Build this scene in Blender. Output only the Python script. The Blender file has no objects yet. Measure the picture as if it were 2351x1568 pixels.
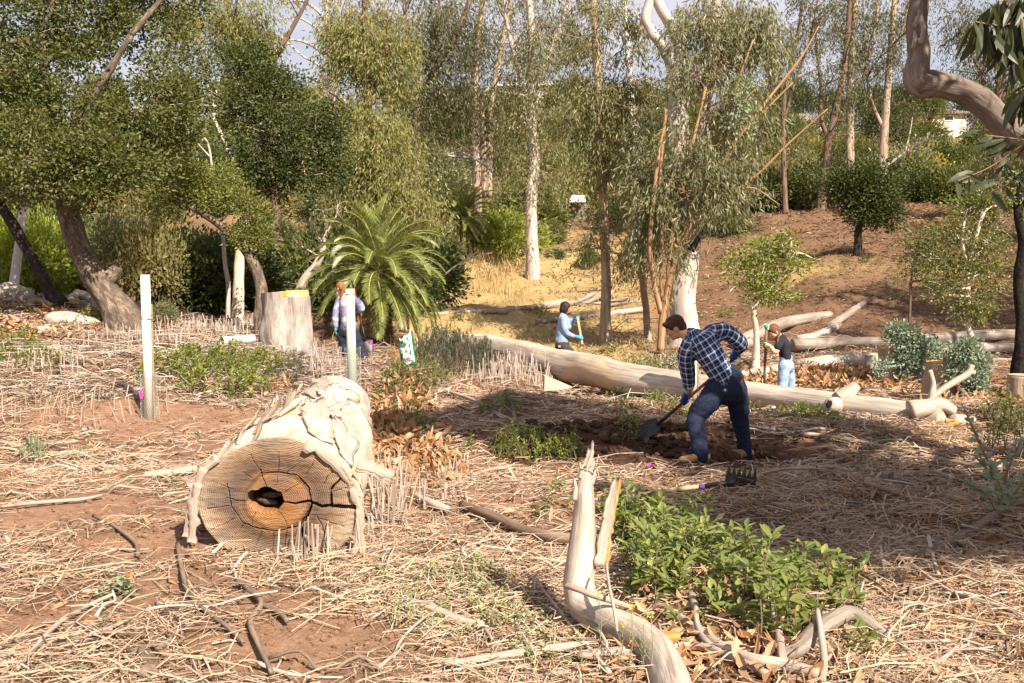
import bpy, bmesh, math, random
import numpy as np
from mathutils import Vector, Matrix

C = bpy.context.scene
COL = C.collection
R = math.radians
PI = math.pi

# ------------------------------------------------------------------ camera
CAM_H, PITCH, FPX, CX, CY = 1.9, R(-4.0), 2286.0, 1175.5, 784.0
cam_d = bpy.data.cameras.new('camera')
cam_d.sensor_width = 36.0
cam_d.lens = 35.0
cam_d.clip_start = 0.05
cam_d.clip_end = 900.0
cam = bpy.data.objects.new('camera', cam_d)
cam.location = (0, 0, CAM_H)
cam.rotation_euler = (R(90) + PITCH, 0, 0)
COL.objects.link(cam)
C.camera = cam

# ------------------------------------------------------------------ sky and sun
SUN_EL, SUN_AZ = R(41.0), R(33.0)            # azimuth measured from straight behind the camera towards the right
to_sun = Vector((math.sin(SUN_AZ) * math.cos(SUN_EL), -math.cos(SUN_AZ) * math.cos(SUN_EL), math.sin(SUN_EL)))
world = bpy.data.worlds.new('World')
C.world = world
world.use_nodes = True
wn = world.node_tree.nodes
wl = world.node_tree.links
for n in list(wn):
    wn.remove(n)
w_out = wn.new('ShaderNodeOutputWorld')
w_bg = wn.new('ShaderNodeBackground')
w_sky = wn.new('ShaderNodeTexSky')
w_sky.sky_type = 'NISHITA'
w_sky.sun_disc = False
w_sky.sun_elevation = SUN_EL
w_sky.sun_rotation = math.atan2(to_sun.x, to_sun.y)
w_sky.altitude = 50
w_sky.air_density = 1.0
w_sky.dust_density = 1.5
w_tc = wn.new('ShaderNodeTexCoord')
w_map = wn.new('ShaderNodeMapping')
w_map.inputs['Scale'].default_value = (1.6, 1.6, 4.5)
w_noise = wn.new('ShaderNodeTexNoise')
w_noise.inputs['Scale'].default_value = 1.5
w_noise.inputs['Detail'].default_value = 7
w_noise.inputs['Roughness'].default_value = 0.55
w_ramp = wn.new('ShaderNodeValToRGB')
w_ramp.color_ramp.elements[0].position = 0.40
w_ramp.color_ramp.elements[1].position = 0.60
w_ramp.color_ramp.elements[0].color = (0.42, 0.42, 0.42, 1)
w_ramp.color_ramp.elements[1].color = (0.93, 0.93, 0.93, 1)
w_mix = wn.new('ShaderNodeMix')
w_mix.data_type = 'RGBA'
w_mix.inputs[7].default_value = (7.2, 6.9, 7.6, 1)      # thin bright cloud
wl.new(w_tc.outputs['Generated'], w_map.inputs['Vector'])
wl.new(w_map.outputs['Vector'], w_noise.inputs['Vector'])
wl.new(w_noise.outputs['Fac'], w_ramp.inputs['Fac'])
wl.new(w_ramp.outputs['Color'], w_mix.inputs[0])
wl.new(w_sky.outputs['Color'], w_mix.inputs[6])
wl.new(w_mix.outputs[2], w_bg.inputs['Color'])
w_bg.inputs['Strength'].default_value = 0.05
wl.new(w_bg.outputs[0], w_out.inputs['Surface'])

sun_d = bpy.data.lights.new('sun', 'SUN')
sun_d.energy = 5.0
sun_d.angle = R(0.5)
sun_d.color = (1.0, 0.90, 0.76)
sun = bpy.data.objects.new('sun', sun_d)
sun.rotation_euler = to_sun.to_track_quat('Z', 'Y').to_euler()
sun.location = (20, -30, 40)
COL.objects.link(sun)

vs = C.view_settings
vs.view_transform = 'Standard'
vs.look = 'None'
vs.exposure = 1.25
vs.gamma = 1.0
vs.use_curve_mapping = False
C.cycles.max_bounces = 6
C.cycles.diffuse_bounces = 3
C.cycles.transmission_bounces = 4
C.cycles.transparent_max_bounces = 8
C.cycles.use_denoising = True

# ------------------------------------------------------------------ numeric helpers
CP, SP = math.cos(PITCH), math.sin(PITCH)


def P(u, v, Y):
    """The point of the place at depth Y that is seen at (u, v) of a 2351 x 1568 picture."""
    x, zc = (u - CX) / FPX, (CY - v) / FPX
    dy, dz = CP - SP * zc, SP + CP * zc
    k = Y / dy
    return np.array([x * k, Y, CAM_H + dz * k])


def _hash(ix, iy, iz, seed):
    h = (ix * 374761393 + iy * 668265263 + iz * 2147483647 + seed * 1274126177) & 0xFFFFFFFF
    h = ((h ^ (h >> 13)) * 1274126177) & 0xFFFFFFFF
    h = ((h ^ (h >> 16)) * 2246822519) & 0xFFFFFFFF
    return ((h ^ (h >> 15)) & 0xFFFFFF) / float(0xFFFFFF)


def vnoise(p, seed=0):
    p = np.asarray(p, float)
    i = np.floor(p).astype(np.int64)
    f = p - i
    f = f * f * (3 - 2 * f)
    r = 0
    for dx in (0, 1):
        wx = f[:, 0] if dx else 1 - f[:, 0]
        for dy in (0, 1):
            wy = f[:, 1] if dy else 1 - f[:, 1]
            for dz in (0, 1):
                wz = f[:, 2] if dz else 1 - f[:, 2]
                r = r + wx * wy * wz * _hash(i[:, 0] + dx, i[:, 1] + dy, i[:, 2] + dz, seed)
    return r * 2 - 1


def fbm(p, seed=0, octv=3):
    p = np.asarray(p, float)
    a, s, r = 1.0, 1.0, 0
    for k in range(octv):
        r = r + a * vnoise(p * s, seed + k * 17)
        a *= 0.5
        s *= 2.03
    return r


def norm(a):
    return a / np.maximum(np.linalg.norm(a, axis=-1, keepdims=True), 1e-9)


def rdir(rng, n):
    return norm(rng.normal(size=(n, 3)))


# ------------------------------------------------------------------ terrain
_ctrl = []
for yy in (0.0, 3.0, 6.0, 9.0, 11.5):
    for xx in (-9, -6, -3, 0, 3, 6, 9):
        _ctrl.append((xx * (1 + 0.03 * yy), yy, 0.0))
for (u, v, Y) in [(0, 705, 21), (100, 730, 20.5), (290, 748, 21), (0, 800, 16.5), (150, 830, 15.5), (450, 765, 21.5), (500, 800, 19),
                  (350, 880, 14.3), (660, 838, 20.5), (885, 797, 25.5), (1065, 598, 46), (1222, 645, 42), (1390, 797, 25.5),
                  (1570, 792, 24.3), (1100, 712, 31), (1320, 700, 33), (1480, 645, 42), (1310, 530, 58), (1970, 588, 40), (1800, 498, 55),
                  (1885, 490, 56), (2150, 470, 57), (2340, 610, 40), (2351, 790, 26), (1750, 710, 31), (2000, 705, 31), (2000, 780, 25.5),
                  (2300, 800, 23), (1735, 838, 19.3), (2240, 852, 17.8), (2040, 872, 16.6), (2170, 912, 14.6), (1780, 925, 16.6), (1800, 845, 20),
                  (1300, 862, 20), (1050, 830, 21), (1500, 870, 18), (450, 705, 30), (250, 700, 34), (600, 650, 44), (0, 660, 34), (800, 690, 38),
                  (1600, 600, 44), (2351, 470, 58), (900, 560, 56), (1200, 930, 14.5), (1600, 940, 13.8), (2200, 985, 12.2), (2351, 950, 12.5)]:
    _ctrl.append(tuple(P(u, v, Y)))
for u in (-900, -300, 300, 700, 1100, 1500, 1900, 2300, 2800, 3300):
    _ctrl.append(tuple(P(u, 445, 80)))
    _ctrl.append(tuple(P(u, 305, 130)))
    _ctrl.append(tuple(P(u, 330, 190)))
_ctrl += [(-18, 20, 1.9), (-24, 35, 2.6), (18, 20, 1.2), (26, 35, 3.0), (-14, 10, .3), (14, 10, .2)]
_ctrl = np.array(_ctrl)
_KC = 1.2


def _phi(d2):
    return np.sqrt(d2 + _KC * _KC)


_A = _phi(((_ctrl[:, None, :2] - _ctrl[None, :, :2]) ** 2).sum(-1)) + np.eye(len(_ctrl)) * -0.35
_n = len(_ctrl)
_M = np.zeros((_n + 3, _n + 3))
_M[:_n, :_n] = _A
_M[:_n, _n] = 1
_M[:_n, _n + 1:] = _ctrl[:, :2]
_M[_n, :_n] = 1
_M[_n + 1:, :_n] = _ctrl[:, :2].T
_W = np.linalg.solve(_M, np.concatenate([_ctrl[:, 2], np.zeros(3)]))


def base_h(xy):
    xy = np.atleast_2d(np.asarray(xy, float))[:, :2]
    out = np.zeros(len(xy))
    for s in range(0, len(xy), 40000):
        q = xy[s:s + 40000]
        d2 = ((q[:, None, :] - _ctrl[None, :, :2]) ** 2).sum(-1)
        out[s:s + 40000] = _phi(d2) @ _W[:_n] + _W[_n] + q @ _W[_n + 1:]
    return out


# soil that has been dug: (x, y, rx, ry, lift)
DUG = [(1.35, 11.0, 1.5, 1.0), (2.0, 10.4, 1.4, .8)]


def bump_h(xy):
    xy = np.atleast_2d(np.asarray(xy, float))[:, :2]
    p = np.c_[xy, np.zeros(len(xy))]
    far = np.clip(xy[:, 1] / 40, 0, 1)
    b = fbm(p * 0.7, 3, 3) * (0.045 + 0.25 * far) + fbm(p * 4.0, 9, 2) * 0.014 * (1 - 0.5 * far)
    dug = np.zeros(len(xy))
    for (x, y, rx, ry) in DUG:
        dug = np.maximum(dug, np.clip(1.35 - np.sqrt(((xy[:, 0] - x) / rx) ** 2 + ((xy[:, 1] - y) / ry) ** 2), 0, 1))
    b = b + dug * (fbm(p * 6.5, 21, 3) * 0.035)
    # the planting pit at the digger's feet and the spoil behind it
    d = ((xy[:, 0] - 1.45) / 0.32) ** 2 + ((xy[:, 1] - 10.55) / 0.3) ** 2
    b = b - 0.13 * np.exp(-d)
    d = ((xy[:, 0] - 1.3) / 0.8) ** 2 + ((xy[:, 1] - 11.35) / 0.3) ** 2
    b = b + 0.10 * np.exp(-d)
    # raked clearings round the white tube and along the near left
    d = ((xy[:, 0] + 4.5) / 0.6) ** 2 + ((xy[:, 1] - 12.45) / 0.5) ** 2
    b = b - 0.05 * np.exp(-d) + 0.06 * np.exp(-(np.sqrt(d) - 1.3) ** 2 / 0.1) * np.exp(-d * .2)
    return b


def H(xy):
    return base_h(xy) + bump_h(xy)


def h1(x, y):
    return float(H([[x, y]])[0])


def G(u, v, y0=3.0, y1=150.0):
    """First point of the terrain along the sight line through (u, v)."""
    ys = np.concatenate([np.arange(y0, 30, .05), np.arange(30, y1, .3)])
    x, zc = (u - CX) / FPX, (CY - v) / FPX
    dy, dz = CP - SP * zc, SP + CP * zc
    k = ys / dy
    z = CAM_H + dz * k
    hit = np.nonzero(z <= H(np.c_[x * k, ys]))[0]
    i = hit[0] if len(hit) else len(ys) - 1
    return np.array([x * k[i], ys[i], h1(x * k[i], ys[i])])


def gp(u, Y):
    """Ground point at depth Y below image column u."""
    x = (u - CX) / FPX * Y
    return np.array([x, Y, h1(x, Y)])


# ------------------------------------------------------------------ mesh building
class MB:
    def __init__(self):
        self.v, self.f3, self.f4, self.t, self.n = [], [], [], [], 0
        self.m3, self.m4 = [], []

    def add(self, v, f3=None, f4=None, t=None, m=0):
        v = np.asarray(v, float)
        self.v.append(v)
        self.t.append(np.zeros((len(v), 3)) if t is None else np.asarray(t, float))
        if f3 is not None and len(f3):
            a = np.asarray(f3, np.int64).reshape(-1, 3) + self.n
            self.f3.append(a)
            self.m3.append(np.full(len(a), m))
        if f4 is not None and len(f4):
            a = np.asarray(f4, np.int64).reshape(-1, 4) + self.n
            self.f4.append(a)
            self.m4.append(np.full(len(a), m))
        self.n += len(v)
        return self

    def box(self, c, s, rot=None, m=0, taper=1.0):
        h = np.array(s, float) / 2
        q = np.array([[-1, -1, -1], [1, -1, -1], [1, 1, -1], [-1, 1, -1], [-1, -1, 1], [1, -1, 1], [1, 1, 1], [-1, 1, 1]], float)
        q[4:, :2] *= taper
        q = q * h
        if rot is not None:
            q = q @ np.array(rot).T
        f = [[0, 3, 2, 1], [4, 5, 6, 7], [0, 1, 5, 4], [1, 2, 6, 5], [2, 3, 7, 6], [3, 0, 4, 7]]
        return self.add(q + np.asarray(c, float), f4=f, m=m)

    def tube(self, pts, rad, n=8, res=0, rough=0.0, rs=2.0, seed=0, cap=True, m=0, squash=None, flare=None, s0=0.0):
        pts = np.asarray(pts, float)
        rad = np.broadcast_to(np.asarray(rad, float), (len(pts),)).copy()
        if res:
            pts, rad = smooth_path(pts, rad, res)
        M = len(pts)
        tg = norm(np.gradient(pts, axis=0))
        ref = np.array([0., 0, 1]) if abs(tg[0][2]) < .8 else np.array([1., 0, 0])
        a = np.zeros((M, 3))
        x = ref - tg[0] * ref.dot(tg[0])
        x /= np.linalg.norm(x)
        for i in range(M):
            x = x - tg[i] * x.dot(tg[i])
            x /= max(np.linalg.norm(x), 1e-9)
            a[i] = x
        b = np.cross(tg, a)
        th = np.arange(n) * 2 * PI / n
        s = s0 + np.concatenate([[0], np.cumsum(np.linalg.norm(np.diff(pts, axis=0), axis=1))])
        ca, sa = np.cos(th), np.sin(th)
        r = np.repeat(rad[:, None], n, 1)
        tuv = np.stack([r * ca, r * sa, np.repeat(s[:, None], n, 1)], -1)
        if rough:
            q = tuv.copy().reshape(-1, 3)
            q[:, 2] *= 0.35
            r = r * (1 + rough * fbm(q * rs + seed * 7.3, seed, 3).reshape(M, n))
        sq = 1.0 if squash is None else squash
        v = pts[:, None, :] + a[:, None, :] * (r * ca)[..., None] * sq + b[:, None, :] * (r * sa)[..., None]
        i = np.arange(M - 1)[:, None] * n
        j = np.arange(n)[None]
        k = (j + 1) % n
        f4 = np.stack([i + j, i + k, i + n + k, i + n + j], -1).reshape(-1, 4)
        v = v.reshape(-1, 3)
        t = tuv.reshape(-1, 3)
        f3 = None
        if cap:
            v = np.concatenate([v, pts[:1], pts[-1:]])
            t = np.concatenate([t, [[0, 0, s[0]]], [[0, 0, s[-1]]]])
            c0, c1 = M * n, M * n + 1
            e = (M - 1) * n
            f3 = [[c0, (q + 1) % n, q] for q in range(n)] + [[c1, e + q, e + (q + 1) % n] for q in range(n)]
        return self.add(v, f3, f4, t, m)

    def sphere(self, c, r, nu=10, nv=7, rough=0, seed=0, m=0, rot=None):
        r = np.broadcast_to(np.asarray(r, float), (3,))
        th = np.linspace(0, PI, nv)
        ph = np.arange(nu) * 2 * PI / nu
        d = np.stack([np.sin(th)[:, None] * np.cos(ph), np.sin(th)[:, None] * np.sin(ph), np.repeat(np.cos(th)[:, None], nu, 1)], -1).reshape(-1, 3)
        k = 1 + (rough * fbm(d * 1.7 + seed * 3.1, seed, 2) if rough else 0)
        q = d * r * (k[:, None] if rough else 1)
        if rot is not None:
            q = q @ np.array(rot).T
        i = np.arange(nv - 1)[:, None] * nu
        j = np.arange(nu)[None]
        kk = (j + 1) % nu
        f4 = np.stack([i + j, i + nu + j, i + nu + kk, i + kk], -1).reshape(-1, 4)
        return self.add(q + np.asarray(c, float), f4=f4, t=d, m=m)

    def data(self, name, mats, smooth=True, attrs=None):
        me = bpy.data.meshes.new(name)
        v = np.concatenate(self.v)
        f3 = np.concatenate(self.f3) if self.f3 else np.zeros((0, 3), np.int64)
        f4 = np.concatenate(self.f4) if self.f4 else np.zeros((0, 4), np.int64)
        me.vertices.add(len(v))
        me.vertices.foreach_set('co', v.ravel().astype(np.float32))
        lv = np.concatenate([f3.ravel(), f4.ravel()]).astype(np.int32)
        me.loops.add(len(lv))
        me.loops.foreach_set('vertex_index', lv)
        nf = len(f3) + len(f4)
        me.polygons.add(nf)
        st = np.concatenate([np.arange(len(f3)) * 3, len(f3) * 3 + np.arange(len(f4)) * 4]).astype(np.int32)
        me.polygons.foreach_set('loop_start', st)
        if not isinstance(mats, (list, tuple)):
            mats = [mats]
        for m in mats:
            me.materials.append(m)
        if len(mats) > 1:
            mi = np.concatenate(([np.concatenate(self.m3)] if self.m3 else []) + ([np.concatenate(self.m4)] if self.m4 else []))
            me.polygons.foreach_set('material_index', mi.astype(np.int32))
        me.polygons.foreach_set('use_smooth', np.full(nf, bool(smooth)))
        t = np.concatenate(self.t)
        if np.any(t):
            at = me.attributes.new('tuv', 'FLOAT_VECTOR', 'POINT')
            at.data.foreach_set('vector', t.ravel().astype(np.float32))
        for k, a in (attrs or {}).items():
            at = me.attributes.new(k, 'FLOAT', 'POINT')
            at.data.foreach_set('value', np.asarray(a, np.float32))
        me.update(calc_edges=True)
        me.validate()
        return me

    def build(self, name, mats, parent=None, smooth=True, attrs=None, loc=None):
        """loc: where the object's own origin should lie (defaults to the parent's, else the world's)."""
        o = link(name, self.data(name, mats, smooth, attrs), parent)
        if parent is not None:
            o.matrix_parent_inverse = Matrix.Translation(-parent.location)
        elif loc is not None:
            o.data.transform(Matrix.Translation(-Vector(loc)))
            o.location = loc
        return o


def smooth_path(pts, rad, res):
    M = len(pts)
    p = np.concatenate([[2 * pts[0] - pts[1]], pts, [2 * pts[-1] - pts[-2]]])
    out, ro = [], []
    for i in range(M - 1):
        a, b, c, d = p[i], p[i + 1], p[i + 2], p[i + 3]
        for k in range(res):
            t = k / res
            out.append(.5 * ((2 * b) + (-a + c) * t + (2 * a - 5 * b + 4 * c - d) * t * t + (-a + 3 * b - 3 * c + d) * t ** 3))
            ro.append(rad[i] * (1 - t) + rad[i + 1] * t)
    out.append(pts[-1])
    ro.append(rad[-1])
    return np.array(out), np.array(ro)


def link(name, me, parent=None):
    o = bpy.data.objects.new(name, me)
    COL.objects.link(o)
    if parent is not None:
        o.parent = parent
    return o


def tag(o, label, cat, group=None):
    o['label'] = label
    o['category'] = cat
    if group:
        o['group'] = group
    return o


def thing(name, label, cat, loc, group=None):
    o = bpy.data.objects.new(name, None)
    COL.objects.link(o)
    o.location = [float(q) for q in loc]
    o.empty_display_size = 0.2
    return tag(o, label, cat, group)


def kids(o):
    return [c for c in bpy.data.objects if c.parent == o]


def copy_thing(o, tree, loc, rz=0.0, sc=1.0, label=None, group=None):
    """tree: list of (part, [sub-parts]) of o; copies share their mesh data."""
    c = o.copy()
    COL.objects.link(c)
    c.location = [float(q) for q in loc]
    c.rotation_euler = (0, 0, rz)
    c.scale = (sc, sc, sc) if not isinstance(sc, tuple) else sc
    if label:
        c['label'] = label
    if group:
        c['group'] = group
    for p, subs in tree:
        q = p.copy()
        COL.objects.link(q)
        q.parent = c
        q.matrix_parent_inverse = p.matrix_parent_inverse.copy()
        for s in subs:
            r = s.copy()
            COL.objects.link(r)
            r.parent = q
    return c


# ------------------------------------------------------------------ leaves
def leaf4(mb, c, ax, nr, L, W, fold=.25, m=0):
    """Folded two-triangle leaves: c base points, ax directions, nr normals."""
    n = len(c)
    if n == 0:
        return
    L = np.broadcast_to(np.asarray(L, float), (n,))[:, None]
    W = np.broadcast_to(np.asarray(W, float), (n,))[:, None]
    ax = norm(ax)
    sd = norm(np.cross(ax, nr))
    nr = np.cross(sd, ax)
    mid = c + ax * L * .45
    v = np.stack([c, mid + sd * W * .5 + nr * W * fold, c + ax * L, mid - sd * W * .5 + nr * W * fold], 1).reshape(-1, 3)
    b = np.arange(n)[:, None] * 4
    f = np.concatenate([b + [0, 1, 2], b + [0, 2, 3]])
    mb.add(v, f3=f, m=m)


def leaf8(mb, c, ax, nr, L, W, fold=.18, curl=.25, m=0, wt=1.0):
    """Curved leaves with a midrib: eight triangles each."""
    n = len(c)
    if n == 0:
        return
    L = np.broadcast_to(np.asarray(L, float), (n,))[:, None]
    W = np.broadcast_to(np.asarray(W, float), (n,))[:, None]
    curl = np.broadcast_to(np.asarray(curl, float), (n,))[:, None]
    ax = norm(ax)
    sd = norm(np.cross(ax, nr))
    nr = np.cross(sd, ax)
    rows = []
    for t, w in ((0, .06), (.25, .72 * wt), (.55, 1.0), (.82, .6)):
        q = c + ax * L * t - nr * L * curl * t * t
        rows.append((q, q + sd * W * .5 * w + nr * W * fold * w, q - sd * W * .5 * w + nr * W * fold * w))
    tip = c + ax * L - nr * L * curl
    v = np.stack([rows[0][0], rows[1][0], rows[1][1], rows[1][2], rows[2][0], rows[2][1], rows[2][2], rows[3][0], rows[3][1], rows[3][2], tip], 1)
    k = v.shape[1]
    b = np.arange(n)[:, None] * k
    f3 = np.concatenate([b + q for q in ([0, 2, 1], [0, 1, 3], [7, 8, 10], [7, 10, 9])])
    f4 = np.concatenate([b + q for q in ([1, 2, 5, 4], [3, 1, 4, 6], [4, 5, 8, 7], [6, 4, 7, 9])])
    mb.add(v.reshape(-1, 3), f3=f3, f4=f4, m=m)
# ------------------------------------------------------------------ materials
def nt(name):
    m = bpy.data.materials.new(name)
    m.use_nodes = True
    t = m.node_tree
    b = next(n for n in t.nodes if n.type == 'BSDF_PRINCIPLED')
    o = next(n for n in t.nodes if n.type == 'OUTPUT_MATERIAL')
    return m, t.nodes, t.links, b, o


def rgba(c):
    return (c[0], c[1], c[2], 1)


def ramp(N, stops, interp='LINEAR'):
    r = N.new('ShaderNodeValToRGB')
    e = r.color_ramp
    e.interpolation = interp
    while len(e.elements) < len(stops):
        e.elements.new(0.5)
    for el, (p, c) in zip(e.elements, stops):
        el.position = p
        el.color = rgba(c) if not isinstance(c, (int, float)) else (c, c, c, 1)
    return r


def noise(N, L, vec, scale, detail=4, rough=.6, dist=0.0):
    n = N.new('ShaderNodeTexNoise')
    n.inputs['Scale'].default_value = scale
    n.inputs['Detail'].default_value = detail
    n.inputs['Roughness'].default_value = rough
    n.inputs['Distortion'].default_value = dist
    if vec is not None:
        L.new(vec, n.inputs['Vector'])
    return n


def mapping(N, L, src, scale, loc=(0, 0, 0)):
    m = N.new('ShaderNodeMapping')
    m.inputs['Scale'].default_value = scale
    m.inputs['Location'].default_value = loc
    L.new(src, m.inputs['Vector'])
    return m.outputs['Vector']


def mixc(N, L, f, a, b, mode='MIX'):
    m = N.new('ShaderNodeMix')
    m.data_type = 'RGBA'
    m.blend_type = mode
    for v, i in ((f, 0), (a, 6), (b, 7)):
        if isinstance(v, (int, float)):
            m.inputs[i].default_value = v
        elif isinstance(v, tuple):
            m.inputs[i].default_value = rgba(v)
        else:
            L.new(v, m.inputs[i])
    return m.outputs[2]


def math_n(N, L, op, a, b=None, clamp=False):
    m = N.new('ShaderNodeMath')
    m.operation = op
    m.use_clamp = clamp
    for v, i in ((a, 0), (b, 1)):
        if v is None:
            continue
        if isinstance(v, (int, float)):
            m.inputs[i].default_value = v
        else:
            L.new(v, m.inputs[i])
    return m.outputs[0]


def bump(N, L, bsdf, h, dist=.01, strength=1.0):
    b = N.new('ShaderNodeBump')
    b.inputs['Distance'].default_value = dist
    b.inputs['Strength'].default_value = strength
    L.new(h, b.inputs['Height'])
    L.new(b.outputs[0], bsdf.inputs['Normal'])
    return b


def attr(N, name):
    a = N.new('ShaderNodeAttribute')
    a.attribute_name = name
    return a


def leaf_mat(name, cols, trans=.35, rough=.5, spec=.4, tcol=None):
    """Every leaf takes its own colour from a row of colours; light also passes through it."""
    m, N, L, b, o = nt(name)
    g = N.new('ShaderNodeNewGeometry')
    k = len(cols)
    r = ramp(N, [(i / max(k - 1, 1), c) for i, c in enumerate(cols)])
    L.new(g.outputs['Random Per Island'], r.inputs['Fac'])
    L.new(r.outputs[0], b.inputs['Base Color'])
    b.inputs['Roughness'].default_value = rough
    b.inputs['Specular IOR Level'].default_value = spec
    if trans:
        t = N.new('ShaderNodeBsdfTranslucent')
        tc = mixc(N, L, 1.0, r.outputs[0], tcol or (1.5, 1.5, .55), 'MULTIPLY')
        L.new(tc, t.inputs['Color'])
        s = N.new('ShaderNodeMixShader')
        s.inputs[0].default_value = trans
        L.new(b.outputs[0], s.inputs[1])
        L.new(t.outputs[0], s.inputs[2])
        L.new(s.outputs[0], o.inputs['Surface'])
    return m


def bark_mat(name, dark, mid, light, scale=6.0, stretch=.18, fissure=.5, bd=.02, patch=None, pscale=1.5, pamt=.55, rough=.9):
    """Bark or weathered wood that runs along the limb (reads the limb's own length coordinates)."""
    m, N, L, b, o = nt(name)
    a = attr(N, 'tuv').outputs['Vector']
    v = mapping(N, L, a, (1, 1, stretch))
    n1 = noise(N, L, v, scale, 8, .68, .3)
    n2 = noise(N, L, v, scale * 4.5, 5, .7)
    n3 = noise(N, L, mapping(N, L, a, (1, 1, .5), (7, 3, 1)), pscale, 4, .6)
    r = ramp(N, [(.28, dark), (.5, mid), (.7, light)])
    L.new(n1.outputs[0], r.inputs[0])
    col = r.outputs[0]
    r2 = ramp(N, [(.3, 0.45), (.62, 1.12)])
    L.new(n2.outputs[0], r2.inputs[0])
    col = mixc(N, L, fissure, col, mixc(N, L, 1.0, col, r2.outputs[0], 'MULTIPLY'))
    if patch:
        rp = ramp(N, [(pamt - .04, 0.0), (pamt + .06, 1.0)])
        L.new(n3.outputs[0], rp.inputs[0])
        col = mixc(N, L, math_n(N, L, 'MULTIPLY', rp.outputs[0], .85), col, patch)
    L.new(col, b.inputs['Base Color'])
    b.inputs['Roughness'].default_value = rough
    b.inputs['Specular IOR Level'].default_value = .15
    h = math_n(N, L, 'ADD', n1.outputs[0], math_n(N, L, 'MULTIPLY', n2.outputs[0], .5))
    bump(N, L, b, h, bd)
    return m


def plain(name, col, rough=.6, spec=.3, var=.0, scale=20, bd=0.0, metal=0.0, trans=0):
    m, N, L, b, o = nt(name)
    b.inputs['Roughness'].default_value = rough
    b.inputs['Specular IOR Level'].default_value = spec
    b.inputs['Metallic'].default_value = metal
    tc = N.new('ShaderNodeTexCoord')
    n = noise(N, L, tc.outputs['Object'], scale, 5)
    r = ramp(N, [(.3, tuple(c * (1 - var) for c in col)), (.7, tuple(min(1, c * (1 + var)) for c in col))])
    L.new(n.outputs[0], r.inputs[0])
    L.new(r.outputs[0], b.inputs['Base Color'])
    if bd:
        bump(N, L, b, n.outputs[0], bd)
    return m


M = {}
# ground: red-brown soil under a mat of chips and straw; dug soil is moist and dark
m, N, L, b, o = nt('soil')
tc = N.new('ShaderNodeTexCoord').outputs['Object']
n1 = noise(N, L, tc, .5, 6, .6)
n2 = noise(N, L, tc, 9, 8, .7)
n3 = noise(N, L, tc, 42, 6, .75)
soil = ramp(N, [(.3, (.19, .105, .064)), (.5, (.27, .155, .098)), (.72, (.35, .22, .145))])
L.new(n2.outputs[0], soil.inputs[0])
mulch = ramp(N, [(.34, (.06, .032, .020)), (.5, (.13, .073, .042)), (.6, (.22, .135, .08)), (.72, (.38, .26, .16))])  # mulch browns darkened: shade of the right slope put into the colour
L.new(n3.outputs[0], mulch.inputs[0])
grassy = ramp(N, [(.34, (.19, .12, .05)), (.5, (.36, .25, .11)), (.7, (.52, .40, .20))])
L.new(n3.outputs[0], grassy.inputs[0])
c1 = mixc(N, L, attr(N, 'litter').outputs['Fac'], soil.outputs[0], mulch.outputs[0])
c1 = mixc(N, L, attr(N, 'dry').outputs['Fac'], c1, grassy.outputs[0])
moist = ramp(N, [(.3, (.060, .030, .020)), (.7, (.105, .054, .036))])
L.new(n2.outputs[0], moist.inputs[0])
c1 = mixc(N, L, attr(N, 'moist').outputs['Fac'], c1, moist.outputs[0])
L.new(c1, b.inputs['Base Color'])
b.inputs['Roughness'].default_value = .95
b.inputs['Specular IOR Level'].default_value = .1
hh = math_n(N, L, 'ADD', n2.outputs[0], math_n(N, L, 'MULTIPLY', n3.outputs[0], .6))
bump(N, L, b, hh, .03)
M['soil'] = m

# litter: every straw, twig and leaf its own tone
M['straw'] = leaf_mat('straw', [(.52, .36, .23), (.36, .23, .145), (.64, .50, .35), (.22, .135, .085), (.46, .32, .21), (.33, .24, .18), (.58, .43, .29), (.14, .085, .055)], 0, .7, .25)
M['deadleaf'] = leaf_mat('deadleaf', [(.33, .17, .075), (.44, .27, .14), (.24, .105, .045), (.50, .35, .21), (.20, .10, .055), (.42, .20, .07), (.54, .41, .27)], .2, .65, .25, (1.1, .9, .6))
M['twig'] = leaf_mat('twig', [(.30, .22, .16), (.40, .32, .25), (.20, .13, .09), (.48, .38, .29), (.26, .20, .16), (.36, .25, .17)], 0, .85, .15)
M['greylit'] = leaf_mat('greylit', [(.30, .24, .20), (.40, .33, .28), (.20, .15, .12), (.50, .42, .35), (.26, .2, .16)], 0, .8, .2)
M['drygrass'] = leaf_mat('drygrass', [(.50, .34, .15), (.60, .44, .22), (.42, .27, .12), (.56, .42, .24), (.34, .24, .10), (.36, .33, .12)], .3, .7, .2, (1.2, 1.0, .7))
M['chip'] = leaf_mat('chip', [(.15, .08, .045), (.21, .12, .065), (.30, .19, .11), (.11, .058, .034), (.20, .125, .08), (.42, .29, .18)], 0, .85, .15)  # bark mulch, toned down so its colour carries the slope's shade

# foliage
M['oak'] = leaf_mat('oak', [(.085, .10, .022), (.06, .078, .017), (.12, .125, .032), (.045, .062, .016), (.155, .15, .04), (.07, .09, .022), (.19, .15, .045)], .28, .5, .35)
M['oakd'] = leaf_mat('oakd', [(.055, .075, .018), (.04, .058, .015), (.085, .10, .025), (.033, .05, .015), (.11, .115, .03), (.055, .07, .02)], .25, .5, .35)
M['oaky'] = leaf_mat('oaky', [(.17, .19, .035), (.13, .155, .03), (.22, .22, .05), (.10, .125, .028), (.25, .235, .06)], .35, .5, .35)
M['sapl'] = leaf_mat('sapl', [(.20, .24, .035), (.15, .19, .03), (.27, .28, .055), (.12, .16, .028), (.30, .30, .08)], .35, .45, .4)
M['euc'] = leaf_mat('euc', [(.16, .155, .055), (.12, .125, .048), (.20, .185, .07), (.09, .105, .042), (.24, .20, .08), (.14, .15, .065), (.27, .19, .08)], .32, .45, .4)
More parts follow.
